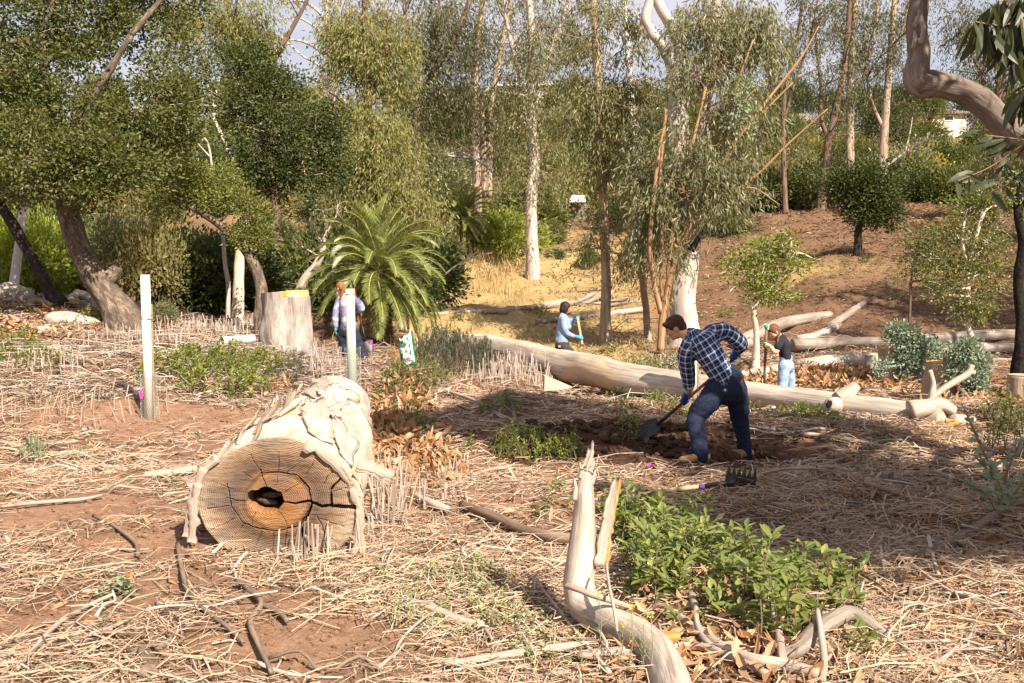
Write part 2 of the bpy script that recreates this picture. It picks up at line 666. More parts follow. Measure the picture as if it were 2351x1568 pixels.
M['eucd'] = leaf_mat('eucd', [(.085, .092, .035), (.065, .075, .03), (.12, .118, .045), (.05, .06, .027), (.15, .135, .055), (.17, .125, .055)], .3, .45, .4)
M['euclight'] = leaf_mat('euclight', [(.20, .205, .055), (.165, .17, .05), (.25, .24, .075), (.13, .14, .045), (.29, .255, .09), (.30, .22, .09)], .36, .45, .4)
M['eucgrey'] = leaf_mat('eucgrey', [(.17, .175, .09), (.13, .145, .08), (.21, .205, .10), (.25, .225, .11), (.10, .12, .065), (.28, .22, .10)], .3, .42, .45)
M['glauc'] = leaf_mat('glauc', [(.25, .31, .22), (.20, .26, .19), (.31, .36, .26), (.17, .22, .15), (.34, .39, .29)], .22, .5, .35, (1.2, 1.25, .8))
M['toyon'] = leaf_mat('toyon', [(.16, .20, .045), (.10, .15, .035), (.20, .235, .06), (.25, .27, .07), (.085, .12, .035), (.29, .29, .09), (.13, .17, .045)], .3, .28, .6)
M['cover'] = leaf_mat('cover', [(.19, .22, .035), (.14, .18, .03), (.25, .27, .05), (.10, .14, .03), (.29, .28, .06)], .35, .4, .4)
M['covergreen'] = leaf_mat('covergreen', [(.12, .155, .04), (.09, .125, .035), (.16, .19, .05), (.20, .21, .06), (.26, .15, .08)], .32, .42, .4)
M['darkscrub'] = leaf_mat('darkscrub', [(.06, .075, .04), (.045, .055, .032), (.085, .095, .055), (.11, .11, .065)], .2, .55, .3)
M['weed'] = leaf_mat('weed', [(.27, .29, .13), (.22, .25, .11), (.33, .34, .18), (.38, .34, .18), (.18, .2, .09)], .3, .55, .3)
M['sage'] = leaf_mat('sage', [(.26, .30, .18), (.20, .25, .14), (.32, .35, .22)], .25, .6, .25, (1.2, 1.2, .8))
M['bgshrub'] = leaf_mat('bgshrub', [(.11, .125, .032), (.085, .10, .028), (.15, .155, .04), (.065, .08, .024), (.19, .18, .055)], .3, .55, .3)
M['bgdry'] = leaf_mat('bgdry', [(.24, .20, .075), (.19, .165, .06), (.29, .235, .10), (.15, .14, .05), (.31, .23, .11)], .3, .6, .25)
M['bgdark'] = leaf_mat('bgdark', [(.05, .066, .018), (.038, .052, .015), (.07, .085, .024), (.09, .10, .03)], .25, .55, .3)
M['bglime'] = leaf_mat('bglime', [(.25, .29, .035), (.19, .235, .03), (.32, .34, .06), (.15, .19, .03)], .4, .5, .3)
M['yellow'] = leaf_mat('yellow', [(.50, .38, .05), (.42, .34, .05), (.58, .43, .07), (.34, .30, .05)], .4, .5, .3, (1.3, 1.2, .5))
M['palm'] = leaf_mat('palm', [(.19, .215, .055), (.155, .185, .05), (.23, .245, .07), (.13, .16, .045), (.27, .27, .095)], .25, .38, .5)
M['palmdead'] = leaf_mat('palmdead', [(.36, .26, .13), (.28, .19, .10), (.44, .33, .18)], .2, .7, .2, (1.1, 1, .7))

# bark and wood
M['oakbark'] = bark_mat('oakbark', (.045, .032, .024), (.15, .11, .08), (.36, .28, .22), 11, .35, .8, .05)
M['oakbarkd'] = bark_mat('oakbarkd', (.02, .015, .012), (.05, .038, .03), (.10, .08, .06), 11, .35, .8, .05)
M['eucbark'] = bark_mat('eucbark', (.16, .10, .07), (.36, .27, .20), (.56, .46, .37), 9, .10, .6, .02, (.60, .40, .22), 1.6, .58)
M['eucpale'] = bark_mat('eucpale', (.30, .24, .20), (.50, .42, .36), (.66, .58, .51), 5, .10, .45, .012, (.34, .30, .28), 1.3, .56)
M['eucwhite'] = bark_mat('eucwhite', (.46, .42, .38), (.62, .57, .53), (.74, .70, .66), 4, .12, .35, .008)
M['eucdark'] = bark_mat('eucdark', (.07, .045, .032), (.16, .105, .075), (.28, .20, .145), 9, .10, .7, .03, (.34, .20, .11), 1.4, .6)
M['sprout'] = bark_mat('sprout', (.18, .09, .045), (.33, .19, .10), (.48, .32, .19), 10, .06, .5, .008)
M['greylog'] = bark_mat('greylog', (.20, .15, .11), (.44, .36, .29), (.62, .54, .46), 7, .07, .55, .014, (.52, .38, .25), 1.5, .58)
M['farlog'] = bark_mat('farlog', (.14, .105, .085), (.29, .235, .195), (.43, .36, .31), 8, .08, .6, .02)
M['creambark'] = bark_mat('creambark', (.36, .27, .20), (.60, .49, .39), (.72, .63, .53), 5, .22, .5, .016, (.55, .32, .15), 2.6, .60)
M['strip'] = bark_mat('strip', (.22, .16, .12), (.42, .33, .26), (.60, .51, .42), 14, .06, .5, .006)
M['deadwood'] = bark_mat('deadwood', (.22, .17, .13), (.46, .38, .31), (.62, .54, .46), 9, .09, .6, .010)
M['stick'] = bark_mat('stick', (.20, .15, .12), (.38, .30, .24), (.54, .46, .38), 16, .10, .6, .006)
M['stickd'] = bark_mat('stickd', (.10, .07, .05), (.20, .14, .10), (.32, .24, .18), 16, .10, .6, .006)
M['stumpside'] = bark_mat('stumpside', (.13, .105, .09), (.34, .285, .245), (.52, .46, .41), 7, .10, .7, .02, (.24, .21, .19), 1.1, .56)
M['stumptan'] = bark_mat('stumptan', (.20, .13, .09), (.36, .26, .19), (.48, .37, .28), 7, .16, .6, .02)
M['palmtrunk'] = bark_mat('palmtrunk', (.06, .04, .025), (.18, .12, .07), (.32, .23, .14), 9, .9, .8, .05)
M['limbgrey'] = bark_mat('limbgrey', (.07, .05, .04), (.20, .155, .125), (.36, .30, .26), 9, .16, .75, .02, (.16, .095, .06), 2.2, .56)
M['greylimb'] = bark_mat('greylimb', (.12, .09, .07), (.27, .22, .18), (.42, .36, .31), 12, .08, .7, .010)
M['burnt'] = plain('burnt', (.02, .016, .013), .95, .1, .5, 18, .02)
M['twigpale'] = bark_mat('twigpale', (.30, .25, .20), (.46, .40, .34), (.60, .54, .47), 12, .10, .4, .004)
M['twigdark'] = bark_mat('twigdark', (.10, .075, .055), (.18, .135, .10), (.28, .21, .155), 12, .10, .4, .004)


def saw_mat(name, a, bb, c, rings=60, dark=None):
    """Freshly or long-ago sawn end grain: rings round the pith, rays and saw streaks (tuv.xy = position on the face)."""
    m, N, L, b, o = nt(name)
    at = attr(N, 'tuv').outputs['Vector']
    nz = noise(N, L, at, 3.0, 4, .6)
    ln = N.new('ShaderNodeVectorMath')
    ln.operation = 'LENGTH'
    L.new(mapping(N, L, at, (1, 1, 0)), ln.inputs[0])
    rr = math_n(N, L, 'ADD', ln.outputs['Value'], math_n(N, L, 'MULTIPLY', nz.outputs[0], .05))
    w = math_n(N, L, 'SINE', math_n(N, L, 'MULTIPLY', rr, rings * 6.28))
    r = ramp(N, [(0.05, a), (.5, bb), (.95, c)])
    n2 = noise(N, L, mapping(N, L, at, (1, 1, 1)), 9, 6, .7)
    f = math_n(N, L, 'ADD', math_n(N, L, 'MULTIPLY', w, .13), n2.outputs[0])
    L.new(f, r.inputs[0])
    L.new(r.outputs[0], b.inputs['Base Color'])
    b.inputs['Roughness'].default_value = .8
    b.inputs['Specular IOR Level'].default_value = .2
    bump(N, L, b, f, .006)
    return m


M['sawfresh'] = saw_mat('sawfresh', (.44, .20, .05), (.60, .31, .09), (.70, .43, .17), 30)
M['sawold'] = saw_mat('sawold', (.30, .19, .12), (.46, .33, .22), (.58, .45, .33), 40)
M['splinter'] = bark_mat('splinter', (.30, .12, .03), (.52, .27, .08), (.66, .42, .18), 14, .08, .5, .01)
# ------------------------------------------------------------------ the ground, one sheet out to the ridge
def fields(xy):
    """litter / dry grass / moist weights of the ground at xy."""
    x, y = xy[:, 0], xy[:, 1]
    p = np.c_[xy, np.zeros(len(xy))]
    nz = fbm(p * .55, 5, 3)
    nf = fbm(p * 1.7, 6, 3)
    u = CX + x / np.maximum(y, .5) * FPX
    far = np.clip((y - 17) / 5, 0, 1)
    right = np.clip((u - 1050) / 300, 0, 1)
    litter = np.clip(.42 + .55 * nf + .25 * nz, 0, 1) * (1 - far) + far
    litter = np.clip(litter + .35 * np.clip((x - 1.0) / 2, 0, 1) * (y < 14), 0, 1)
    dry = np.clip((y - 19) / 4, 0, 1) * np.clip((u - 850) / 150, 0, 1) * np.clip((1560 - u) / 160, 0, 1) * np.clip((60 - y) / 12, 0, 1)
    dry = np.clip(dry * (1.0 + .5 * nz), 0, 1)
    dry = np.maximum(dry, np.clip((y - 62) / 10, 0, 1) * .8)
    patch = np.exp(-(((x - 12.5) / 5) ** 2 + ((y - 38) / 2.2) ** 2))
    dry = np.clip(dry + patch * .6, 0, 1)
    moist = np.zeros(len(x))
    for (a, c, rx, ry) in DUG:
        moist = np.maximum(moist, np.clip((1.25 - np.sqrt(((x - a) / rx) ** 2 + ((y - c) / ry) ** 2)) * 2.2 + nf * .35, 0, 1))
    return litter, dry, moist


def bare(xy):
    """1 where the soil lies bare (raked), 0 where litter covers it."""
    x, y = xy[:, 0], xy[:, 1]
    p = np.c_[xy, np.zeros(len(xy))]
    b = np.zeros(len(x))
    for (a, c, rx, ry, w) in [(-4.45, 12.3, 1.7, 1.0, 1.0), (-3.1, 7.6, 1.0, .75, 1.0), (-2.35, 6.7, .7, .45, .9), (-2.9, 5.6, .55, .3, .8), (-.95, 5.0, .6, .35, .9),
                              (1.2, 11.0, 1.6, 1.0, 1.0), (2.0, 10.4, 1.2, .6, 1.0), (-4.4, 8.8, 1.3, .6, .8), (-1.3, 5.45, .4, .25, .8), (-3.2, 10.6, 1.2, .7, .7),
                              (2.4, 5.9, .55, .4, .55), (.15, 8.1, .6, .25, .6), (1.5, 9.1, .9, .3, .7), (-1.95, 5.9, .5, .35, .6)]:
        b = np.maximum(b, w * np.exp(-(((x - a) / rx) ** 2 + ((y - c) / ry) ** 2) ** 1.5))
    return np.clip(b * 1.15 + .28 * fbm(p * 2.2, 31, 3), 0, 1)


nr_, nc_ = 420, 330
yy = -4 + 204.0 * (np.linspace(0, 1, nr_) ** 2.6)
ss = np.linspace(-1, 1, nc_)
gx = ss[None, :] * (8.5 + .95 * np.maximum(yy, 0)[:, None])
gy = np.repeat(yy[:, None], nc_, 1)
gxy = np.c_[gx.ravel(), gy.ravel()]
gz = H(gxy)
mb = MB()
i = np.arange(nr_ - 1)[:, None] * nc_
j = np.arange(nc_ - 1)[None]
mb.add(np.c_[gxy, gz], f4=np.stack([i + j, i + j + 1, i + nc_ + j + 1, i + nc_ + j], -1).reshape(-1, 4))
li, dr, mo = fields(gxy)
ground = mb.build('ground', M['soil'], attrs={'litter': np.clip(li - bare(gxy), 0, 1), 'dry': dr, 'moist': mo})
ground['kind'] = 'structure'
ground['label'] = 'reddish brown soil of the clearing rising to the hillside'
# ------------------------------------------------------------------ trees
def pxpath(pts, Y, z0=None):
    """[(u, v, r_px[, dY])] to world points and radii, at depth Y."""
    q, r = [], []
    for t in pts:
        y = Y + (t[3] if len(t) > 3 else 0)
        q.append(P(t[0], t[1], y))
        r.append(t[2] * y / FPX)
    return np.array(q), np.array(r)


def root_down(q, r, depth=.25, flare=1.35):
    """Push the foot of a trunk into the ground with a flare."""
    q, r = q.copy(), r.copy()
    g = h1(q[0][0], q[0][1])
    top = q[1]
    q[0][2] = g + .05
    foot = q[0] + np.array([0, 0, -depth])
    return np.concatenate([[foot], q]), np.concatenate([[r[0] * flare * 1.1], [r[0] * flare], r[1:]])


def oak_leaves(rng, clumps, per_m2, sub_r, leafL, leafW, density=1.0, cull=-.15, cfreq=.9, seed=0, m=0, mb=None):
    """clumps: world (centre, radii). Leaf sprays sit near the surface of every clump."""
    mb = mb or MB()
    subs = []
    for c, rad in clumps:
        area = 4 * PI * (np.prod(rad) ** (2 / 3))
        n = max(3, int(area * per_m2))
        d = rdir(rng, n)
        d[:, 2] = d[:, 2] * .85 + .12
        rr = .45 + .6 * rng.random(n) ** .6
        p = c + d * rad * rr[:, None]
        keep = fbm(p * cfreq, seed, 3) > cull - .25 * rng.random(n)
        subs.append(np.c_[p[keep], d[keep]])
    subs = np.concatenate(subs)
    nl = max(4, int(26 * density))
    k = len(subs) * nl
    s = np.repeat(subs, nl, 0)
    off = rng.normal(size=(k, 3)) * sub_r * np.array([1, 1, .75])
    c = s[:, :3] + off
    ax = norm(off * 1.2 / sub_r + s[:, 3:] * .7 + rng.normal(size=(k, 3)) * .6)
    nr = norm(s[:, 3:] * .5 + np.array([0, 0, .55]) + rng.normal(size=(k, 3)) * .75)
    sc = rng.uniform(.7, 1.3, k)
    leaf4(mb, c, ax, nr, leafL * sc, leafW * sc, m=m)
    return mb, subs


def strands(rng, anchors, out, length, nleaf, leafL, leafW, spread=.10, droop=.85, mb=None, m=0):
    """Hanging sprays: leaves strung along drooping twigs from each anchor; out = horizontal heading of the spray."""
    mb = mb or MB()
    n = len(anchors)
    ln = length * rng.uniform(.5, 1.25, n)
    t = rng.random((n, nleaf)) ** .8
    o = norm(out + rng.normal(size=(n, 3)) * .35)
    hx = o[:, None, :] * (ln[:, None] * .75 * np.sin(t * 1.3))[..., None]
    dz = -(ln[:, None] * droop * t ** 1.7)
    c = anchors[:, None, :] + hx + np.stack([0 * dz, 0 * dz, dz], -1) + rng.normal(size=(n, nleaf, 3)) * spread
    ax = norm(np.array([0, 0, -.9]) + o[:, None, :] * .35 + rng.normal(size=(n, nleaf, 3)) * .42)
    nr = norm(rng.normal(size=(n, nleaf, 3)) + o[:, None, :] * .5)
    k = n * nleaf
    sc = rng.uniform(.6, 1.25, k)
    leaf4(mb, c.reshape(-1, 3), ax.reshape(-1, 3), nr.reshape(-1, 3), leafL * sc, leafW * sc, .15, m=m)
    return mb


def twig_tubes(mb, a, b, r0, r1, rng, sag=.1, n=3):
    """Thin bent twigs from points a to points b."""
    for p, q in zip(a, b):
        d = q - p
        mid = p + d * .5 + rng.normal(size=3) * np.linalg.norm(d) * .10 + np.array([0, 0, sag * np.linalg.norm(d) * .3])
        mb.tube([p, mid, q], [r0, (r0 + r1) / 2, r1], n=n, cap=False)


def nearest_on(path, pts):
    d = ((pts[:, None, :] - path[None]) ** 2).sum(-1)
    return path[d.argmin(1)]


def px_clumps(lst, Y, flat=.8):
    out = []
    for t in lst:
        u, v, ru, rv = t[:4]
        y = Y + (t[4] if len(t) > 4 else 0)
        k = y / FPX
        out.append((P(u, v, y), np.array([ru * k, max(ru, rv) * k * flat, rv * k])))
    return out


def oak_tree(name, label, trunk, Y, clumps, mat, bark, per_m2=5.0, leaf=.05, density=1.0, seed=1, limbs=(), group=None, cull=-.15, sub_r=.14, cat='tree', rough=.16, knob=None, ntwig=120):
    rng = np.random.default_rng(seed)
    q, r = pxpath(trunk, Y)
    q, r = root_down(q, r)
    root = thing(name, label, cat, (q[0][0], q[0][1], h1(q[0][0], q[0][1])), group)
    mb = MB().tube(q, r, n=18, res=10, rough=rough, rs=5, seed=seed)
    if knob:
        for kq, kr in knob:
            mb.tube(kq, kr, n=12, res=5, rough=.25, rs=8, seed=seed + 3)
    mb.build('trunk', M[bark], root)
    cl = px_clumps(clumps, Y)
    tp = smooth_path(q, r, 8)[0]
    tp = tp[len(tp) // 2:]
    lm = MB()
    lp = [tp]
    for l in limbs:
        lq, lr = pxpath(l, Y)
        lm.tube(lq, lr, n=9, res=6, rough=.12, rs=6, seed=seed + 5)
        lp.append(smooth_path(lq, lr, 6)[0])
    allp = np.concatenate(lp)
    for c, rad in cl:
        s = nearest_on(allp, c[None])[0]
        d = np.linalg.norm(c - s)
        if d > .3:
            r0 = min(.09, .025 + .02 * d)
            mid = s * .5 + c * .5 + np.array([0, 0, .12 * d]) + rng.normal(size=3) * .1 * d
            lm.tube([s, mid, c], [r0, r0 * .7, r0 * .35], n=6, res=5, rough=.1)
    if lm.n:
        lm.build('limb', M[bark], root)
    fm, subs = oak_leaves(rng, cl, per_m2, sub_r, leaf, leaf * .62, density, cull, .9 if Y > 19.9 else 2.6, seed=seed)
    tw = MB()
    if ntwig:
        pick = rng.choice(len(subs), min(ntwig, len(subs)), replace=False)
        cen = np.array([c for c, _ in cl])
        e = subs[pick, :3]
        a = e * .55 + nearest_on(cen, e) * .45
        twig_tubes(tw, a, e + subs[pick, 3:] * .2, .008, .003, rng)
        o = tw.build('twigs', M['twigpale'], root)
        o['kind'] = 'stuff'
    o = fm.build('crown', M[mat], root, smooth=False)
    o['kind'] = 'stuff'
    return root


# --- the dark oaks on the left
kn = pxpath([(235, 645, 26), (262, 622, 15), (268, 612, 13)], 20.3, None)
kn2 = pxpath([(205, 640, 22), (222, 640, 20), (246, 628, 14)], 20.2, None)
oak_tree('oak_tree', 'stout leaning oak with a knobbly burl on its trunk beside the cut rounds', [(292, 745, 36), (255, 690, 31), (226, 645, 31), (193, 590, 25), (170, 530, 24), (155, 470, 24), (150, 400, 20), (160, 300, 16)], 20.3,
         [(60, 60, 130, 90, 1), (190, 60, 120, 100, .5), (110, 180, 120, 90), (250, 170, 110, 90), (330, 90, 110, 90, 1.5), (40, 250, 90, 90, -.5), (180, 270, 110, 80, -.5), (330, 250, 110, 80), (420, 190, 90, 80, 1),
          (60, 360, 110, 85, -1.5), (180, 390, 110, 90, -1.5), (90, 440, 100, 50, -1), (270, 380, 90, 80, -1), (250, 455, 80, 50, -.5), (350, 350, 80, 70, .5), (330, 430, 60, 60, 0), (400, 310, 70, 60, 1), (-70, 150, 130, 120, 1), (-60, 360, 110, 90),
          (200, -60, 200, 80, 1), (400, -20, 120, 80, 2)],
         'oak', 'oakbark', 9.0, .085, 1.5, 11, limbs=[[(158, 460, 14), (100, 400, 11), (50, 340, 8)], [(150, 400, 13), (240, 320, 10), (330, 250, 7)], [(155, 330, 12), (110, 200, 9), (90, 90, 6)], [(160, 300, 11), (240, 180, 9), (300, 80, 6)]],
         knob=[kn, kn2], ntwig=160)
oak_tree('oak_tree', 'slim dark oak leaning left in front of a white trunk', [(132, 702, 17), (112, 665, 14), (85, 610, 12.5), (55, 560, 12), (20, 500, 12), (-15, 450, 11), (-60, 390, 9)], 21.5,
         [(-120, 330, 120, 90), (-60, 400, 80, 60), (-180, 240, 140, 100), (10, 455, 55, 35)], 'oakd', 'oakbarkd', 8, .085, 1.4, 12, ntwig=40)
oak_tree('oak_tree', 'arching grey oak with a light green crown left of the big stump', [(603, 705, 15, -.3), (600, 670, 14), (594, 635, 13), (580, 600, 13), (560, 570, 11), (530, 540, 9.5), (495, 510, 8), (455, 485, 6), (410, 460, 5)], 23,
         [(400, 415, 75, 40), (470, 430, 70, 50, .5), (440, 470, 80, 30), (530, 475, 60, 48), (580, 510, 46, 46), (560, 545, 45, 30), (600, 550, 28, 28), (370, 460, 45, 35), (500, 400, 40, 30, 1)], 'oaky', 'oakbark', 15, .075, 1.5, 13, ntwig=120, sub_r=.13)
oak_tree('oak_tree', 'tall dark oak behind the arching one, its crown reaching the palm', [(545, 720, 12), (548, 640, 11), (552, 560, 11), (570, 480, 10), (590, 380, 9), (600, 280, 7)], 25.5,
         [(560, 200, 80, 75), (620, 240, 80, 70), (480, 260, 60, 60, .5), (530, 300, 80, 60, -.5), (640, 310, 90, 70, -.8), (720, 330, 75, 75, -.5), (750, 290, 45, 60), (700, 400, 80, 45, -.5), (600, 390, 75, 40, -.5), (640, 430, 60, 30), (560, 130, 60, 40, .5), (660, 200, 50, 40, .6), (760, 390, 40, 45)],
         'oakd', 'creambark', 9, .09, 1.5, 14, limbs=[[(575, 470, 7), (640, 400, 5), (710, 350, 3)], [(570, 480, 6), (530, 360, 5), (490, 270, 3)]], ntwig=120)

# --- small sunlit and shaded trees on the right
def small(name, label, trunk, Y, clumps, mat, bark, **k):
    return oak_tree(name, label, trunk, Y, clumps, mat, bark, **k)


small('young_oak', 'young oak with bright yellow green leaves and a forked pale stem', [(1734, 836, 8), (1737, 790, 7), (1735, 750, 6.5), (1730, 720, 6), (1738, 690, 5), (1742, 640, 3.5)], 19.3,
      [(1700, 590, 32, 24), (1745, 575, 34, 22), (1795, 560, 36, 20), (1815, 545, 20, 14), (1700, 640, 35, 28), (1750, 625, 40, 30), (1800, 610, 38, 26), (1840, 600, 34, 18), (1870, 595, 22, 12), (1720, 680, 28, 22), (1775, 670, 38, 24), (1800, 690, 24, 22), (1675, 670, 14, 12), (1670, 610, 18, 12), (1790, 705, 18, 12), (1750, 660, 40, 26)],
      'sapl', 'creambark', per_m2=20, leaf=.075, density=.8, seed=21, sub_r=.10, cull=-.25, ntwig=110, limbs=[[(1735, 725, 5), (1722, 700, 4), (1715, 660, 3)], [(1738, 700, 4), (1770, 660, 3), (1810, 600, 2)]], rough=.1)
small('young_oak', 'taller shaded young oak with a bent pale stem behind the blue green stump sprouts', [(2243, 852, 8), (2240, 815, 7.5), (2232, 780, 7), (2222, 745, 6), (2224, 700, 5), (2222, 620, 4)], 17.8,
      [(2220, 480, 48, 40), (2260, 470, 42, 36), (2190, 530, 44, 40), (2245, 540, 54, 44), (2290, 520, 36, 38), (2200, 600, 46, 42), (2255, 610, 52, 44), (2180, 660, 34, 34), (2235, 680, 48, 38), (2285, 640, 34, 36), (2200, 715, 34, 26), (2245, 725, 34, 22), (2150, 690, 20, 20), (2300, 470, 30, 30)],
      'covergreen', 'creambark', per_m2=22, leaf=.06, density=1.0, seed=22, sub_r=.11, cull=-.25, ntwig=110, rough=.1)
small('young_oak', 'thin young oak standing left of the taller one on the slope', [(2088, 745, 3.5), (2090, 690, 3), (2093, 640, 2.6), (2100, 590, 2)], 24,
      [(2110, 545, 34, 26), (2150, 540, 32, 26), (2095, 590, 32, 26), (2140, 580, 40, 28), (2170, 600, 26, 26), (2120, 630, 36, 24), (2075, 640, 16, 16), (2150, 650, 22, 18)],
      'covergreen', 'oakbark', per_m2=16, leaf=.07, density=.9, seed=23, sub_r=.13, cull=-.25, ntwig=60, rough=.1)
small('bushy_oak', 'round dark green oak with a short black trunk on the brown slope', [(1970, 588, 9.5), (1970, 555, 8.5), (1972, 525, 8), (1985, 480, 6), (1990, 440, 5)], 40,
      [(1960, 410, 50, 36), (2010, 410, 46, 36), (1930, 440, 36, 40), (1985, 450, 60, 44), (2035, 455, 30, 40), (1935, 485, 34, 26), (2000, 490, 56, 30), (2040, 500, 28, 22), (1975, 505, 36, 16)],
      'oakd', 'oakbarkd', per_m2=7, leaf=.13, density=1.4, seed=24, sub_r=.24, ntwig=30, cull=-.2)
# ------------------------------------------------------------------ eucalypts
def euc(name, label, stems, Y, mat, bark, seed, zones=(), nlimb=14, llen=2.2, leaf=(.17, .036), nleaf=22, slen=.9, per=9, fringe=0, group=None, cat='tree', up=.75, deadtwigs=0, bark2=None, limb_from=.25, sparse=1.0, cast=1.0):
    """stems: pixel paths; limbs sprout along the upper stems and carry hanging sprays; zones are extra pixel ellipses of sprays."""
    rng = np.random.default_rng(seed)
    root = None
    stem_pts = []
    for k, st in enumerate(stems):
        q, r = pxpath(st, Y)
        if k == 0:
            q, r = root_down(q, r, flare=1.2)
            root = thing(name, label, cat, (q[0][0], q[0][1], h1(q[0][0], q[0][1])), group)
            tm = MB()
        tm.tube(q, r, n=14, res=8, rough=.14, rs=4 / max(r.max(), .1) * .5, seed=seed + k)
        sp, sr = smooth_path(q, r, 12)
        stem_pts.append((sp, sr))
    tm.build('trunk', M[bark], root)
    lm, tw, fm = MB(), MB(), MB()
    anchors, outs = [], []
    k = Y / FPX
    for sp, sr in stem_pts:
        h = (sp[:, 2] - sp[0, 2]) / max(np.ptp(sp[:, 2]), .1)
        ok = np.nonzero(h > limb_from)[0]
        if not len(ok) or not nlimb:
            continue
        for _ in range(nlimb):
            i = rng.choice(ok)
            az = rng.uniform(0, 2 * PI)
            L = llen * rng.uniform(.5, 1.2)
            d = np.array([math.cos(az), math.sin(az), up * rng.uniform(.5, 1.5)])
            d /= np.linalg.norm(d)
            a = sp[i]
            p1 = a + d * L * .5 + rng.normal(size=3) * .08 * L
            p2 = p1 + norm(d + np.array([0, 0, -.15])) * L * .5 + rng.normal(size=3) * .10 * L
            r0 = min(sr[i] * .45, .02 + .016 * L)
            lm.tube([a, p1, p2], [r0, r0 * .6, r0 * .25], n=5, res=4, cap=False)
            lp = smooth_path(np.array([a, p1, p2]), np.zeros(3), 6)[0]
            n = max(1, int(per * sparse))
            pick = lp[rng.integers(4, len(lp), n)] + rng.normal(size=(n, 3)) * .14 * L
            anchors.append(pick)
            outs.append(norm(pick - a + rng.normal(size=(n, 3)) * .3) * [1, 1, .3])
            if rng.random() < .6:
                twig_tubes(tw, lp[rng.integers(4, len(lp), min(n, 4))], pick[:4], .012 * Y / 40 + .003, .004, rng)
    if fringe:
        sp = stem_pts[0][0]
        i = rng.integers(len(sp) // 6, len(sp), fringe)
        az = rng.uniform(0, 2 * PI, fringe)
        d = np.c_[np.cos(az), np.sin(az), rng.uniform(-.1, .7, fringe)]
        anchors.append(sp[i] + d * (stem_pts[0][1][i] + rng.uniform(.1, .8, fringe))[:, None])
        outs.append(d)
        twig_tubes(tw, sp[i][:fringe // 3], anchors[-1][:fringe // 3], .012, .005, rng)
    for z in zones:
        u, v, ru, rv, n = z[:5]
        y = Y + (z[5] if len(z) > 5 else 0)
        c = P(u, v, y)
        d = rng.normal(size=(n, 3))
        d = norm(d) * (rng.random(n) ** .45)[:, None]
        a = c + d * np.array([ru * k, max(ru, 20) * k * .8, rv * k])
        keep = fbm(a * (1.3 * 25 / Y), seed + 9, 3) > -.28
        a, d = a[keep], d[keep]
        anchors.append(a)
        outs.append(norm(d + rng.normal(size=d.shape) * .4) * [1, 1, .3])
        s = nearest_on(np.concatenate([s[0] for s in stem_pts]), c[None])[0]
        if np.linalg.norm(s - c) > .4:
            dd = np.linalg.norm(s - c)
            lm.tube([s, s * .45 + c * .55 + [0, 0, .2 * dd], c], [min(.07, .02 + .012 * dd), .02 + .006 * dd, .012], n=6, res=5, cap=False, rough=.08)
        m_ = min(len(a), max(4, n // 8))
        twig_tubes(tw, np.repeat(c[None], m_, 0) + rng.normal(size=(m_, 3)) * .3 * ru * k, a[:m_], .010 * Y / 30 + .003, .004, rng)
    if deadtwigs:
        sp = stem_pts[0][0]
        i = rng.integers(len(sp) // 8, len(sp), deadtwigs)
        az = rng.uniform(0, 2 * PI, deadtwigs)
        L = rng.uniform(.4, 1.6, deadtwigs)[:, None]
        d = np.c_[np.cos(az), np.sin(az), rng.uniform(-.5, .6, deadtwigs)]
        twig_tubes(tw, sp[i], sp[i] + d * L, .014, .005, rng, n=4)
    if lm.n:
        lm.build('limb', M[bark2 or bark], root)
    if tw.n:
        o = tw.build('twigs', M[bark2 or bark], root)
        o['kind'] = 'stuff'
    if anchors:
        A, O = np.concatenate(anchors), np.concatenate(outs)
        strands(rng, A, O, slen, nleaf, leaf[0], leaf[1], mb=fm, spread=.11 * slen)
        o = fm.build('crown', M[mat], root, smooth=False)
        o['kind'] = 'stuff'
    return root


euc('willowy_eucalyptus', 'weeping light green eucalyptus filling the space behind the palm', [[(868, 640, 13), (860, 520, 12), (850, 400, 11), (845, 250, 10), (840, 100, 8), (835, -40, 6)]], 33, 'euclight', 'eucdark', 31,
    zones=[(830, 40, 80, 60, 260), (860, 130, 85, 60, 260), (810, 180, 60, 60, 170), (835, 250, 75, 60, 230), (870, 310, 75, 55, 220, -.6), (830, 380, 70, 60, 210), (900, 390, 75, 55, 210, -.8), (940, 430, 70, 50, 150, -1), (850, 460, 80, 55, 200, -.6), (790, 440, 50, 60, 120), (900, 520, 80, 50, 140), (810, 530, 60, 50, 110), (985, 470, 40, 50, 80, -1), (800, 90, 45, 50, 110), (920, 60, 40, 60, 60)],
    nlimb=10, llen=2.0, leaf=(.17, .042), nleaf=20, slen=1.0)
euc('willowy_eucalyptus', 'feathery eucalyptus top rising behind the dark oaks at upper left', [[(640, 690, 10), (630, 420, 9), (590, 200, 8), (540, 60, 7), (500, -60, 5)], [(590, 200, 6), (650, 100, 6), (700, 10, 4), (730, -60, 3)]], 36, 'euclight', 'eucdark', 32,
    zones=[(420, 40, 60, 60, 170), (490, 60, 70, 60, 210), (560, 40, 60, 60, 150), (590, 110, 40, 50, 90), (520, 130, 60, 40, 120), (440, 120, 50, 40, 90), (600, 60, 30, 60, 70), (610, 190, 30, 50, 60), (650, 230, 40, 35, 70)], nlimb=5, llen=1.6, leaf=(.18, .042), nleaf=20, slen=1.0)
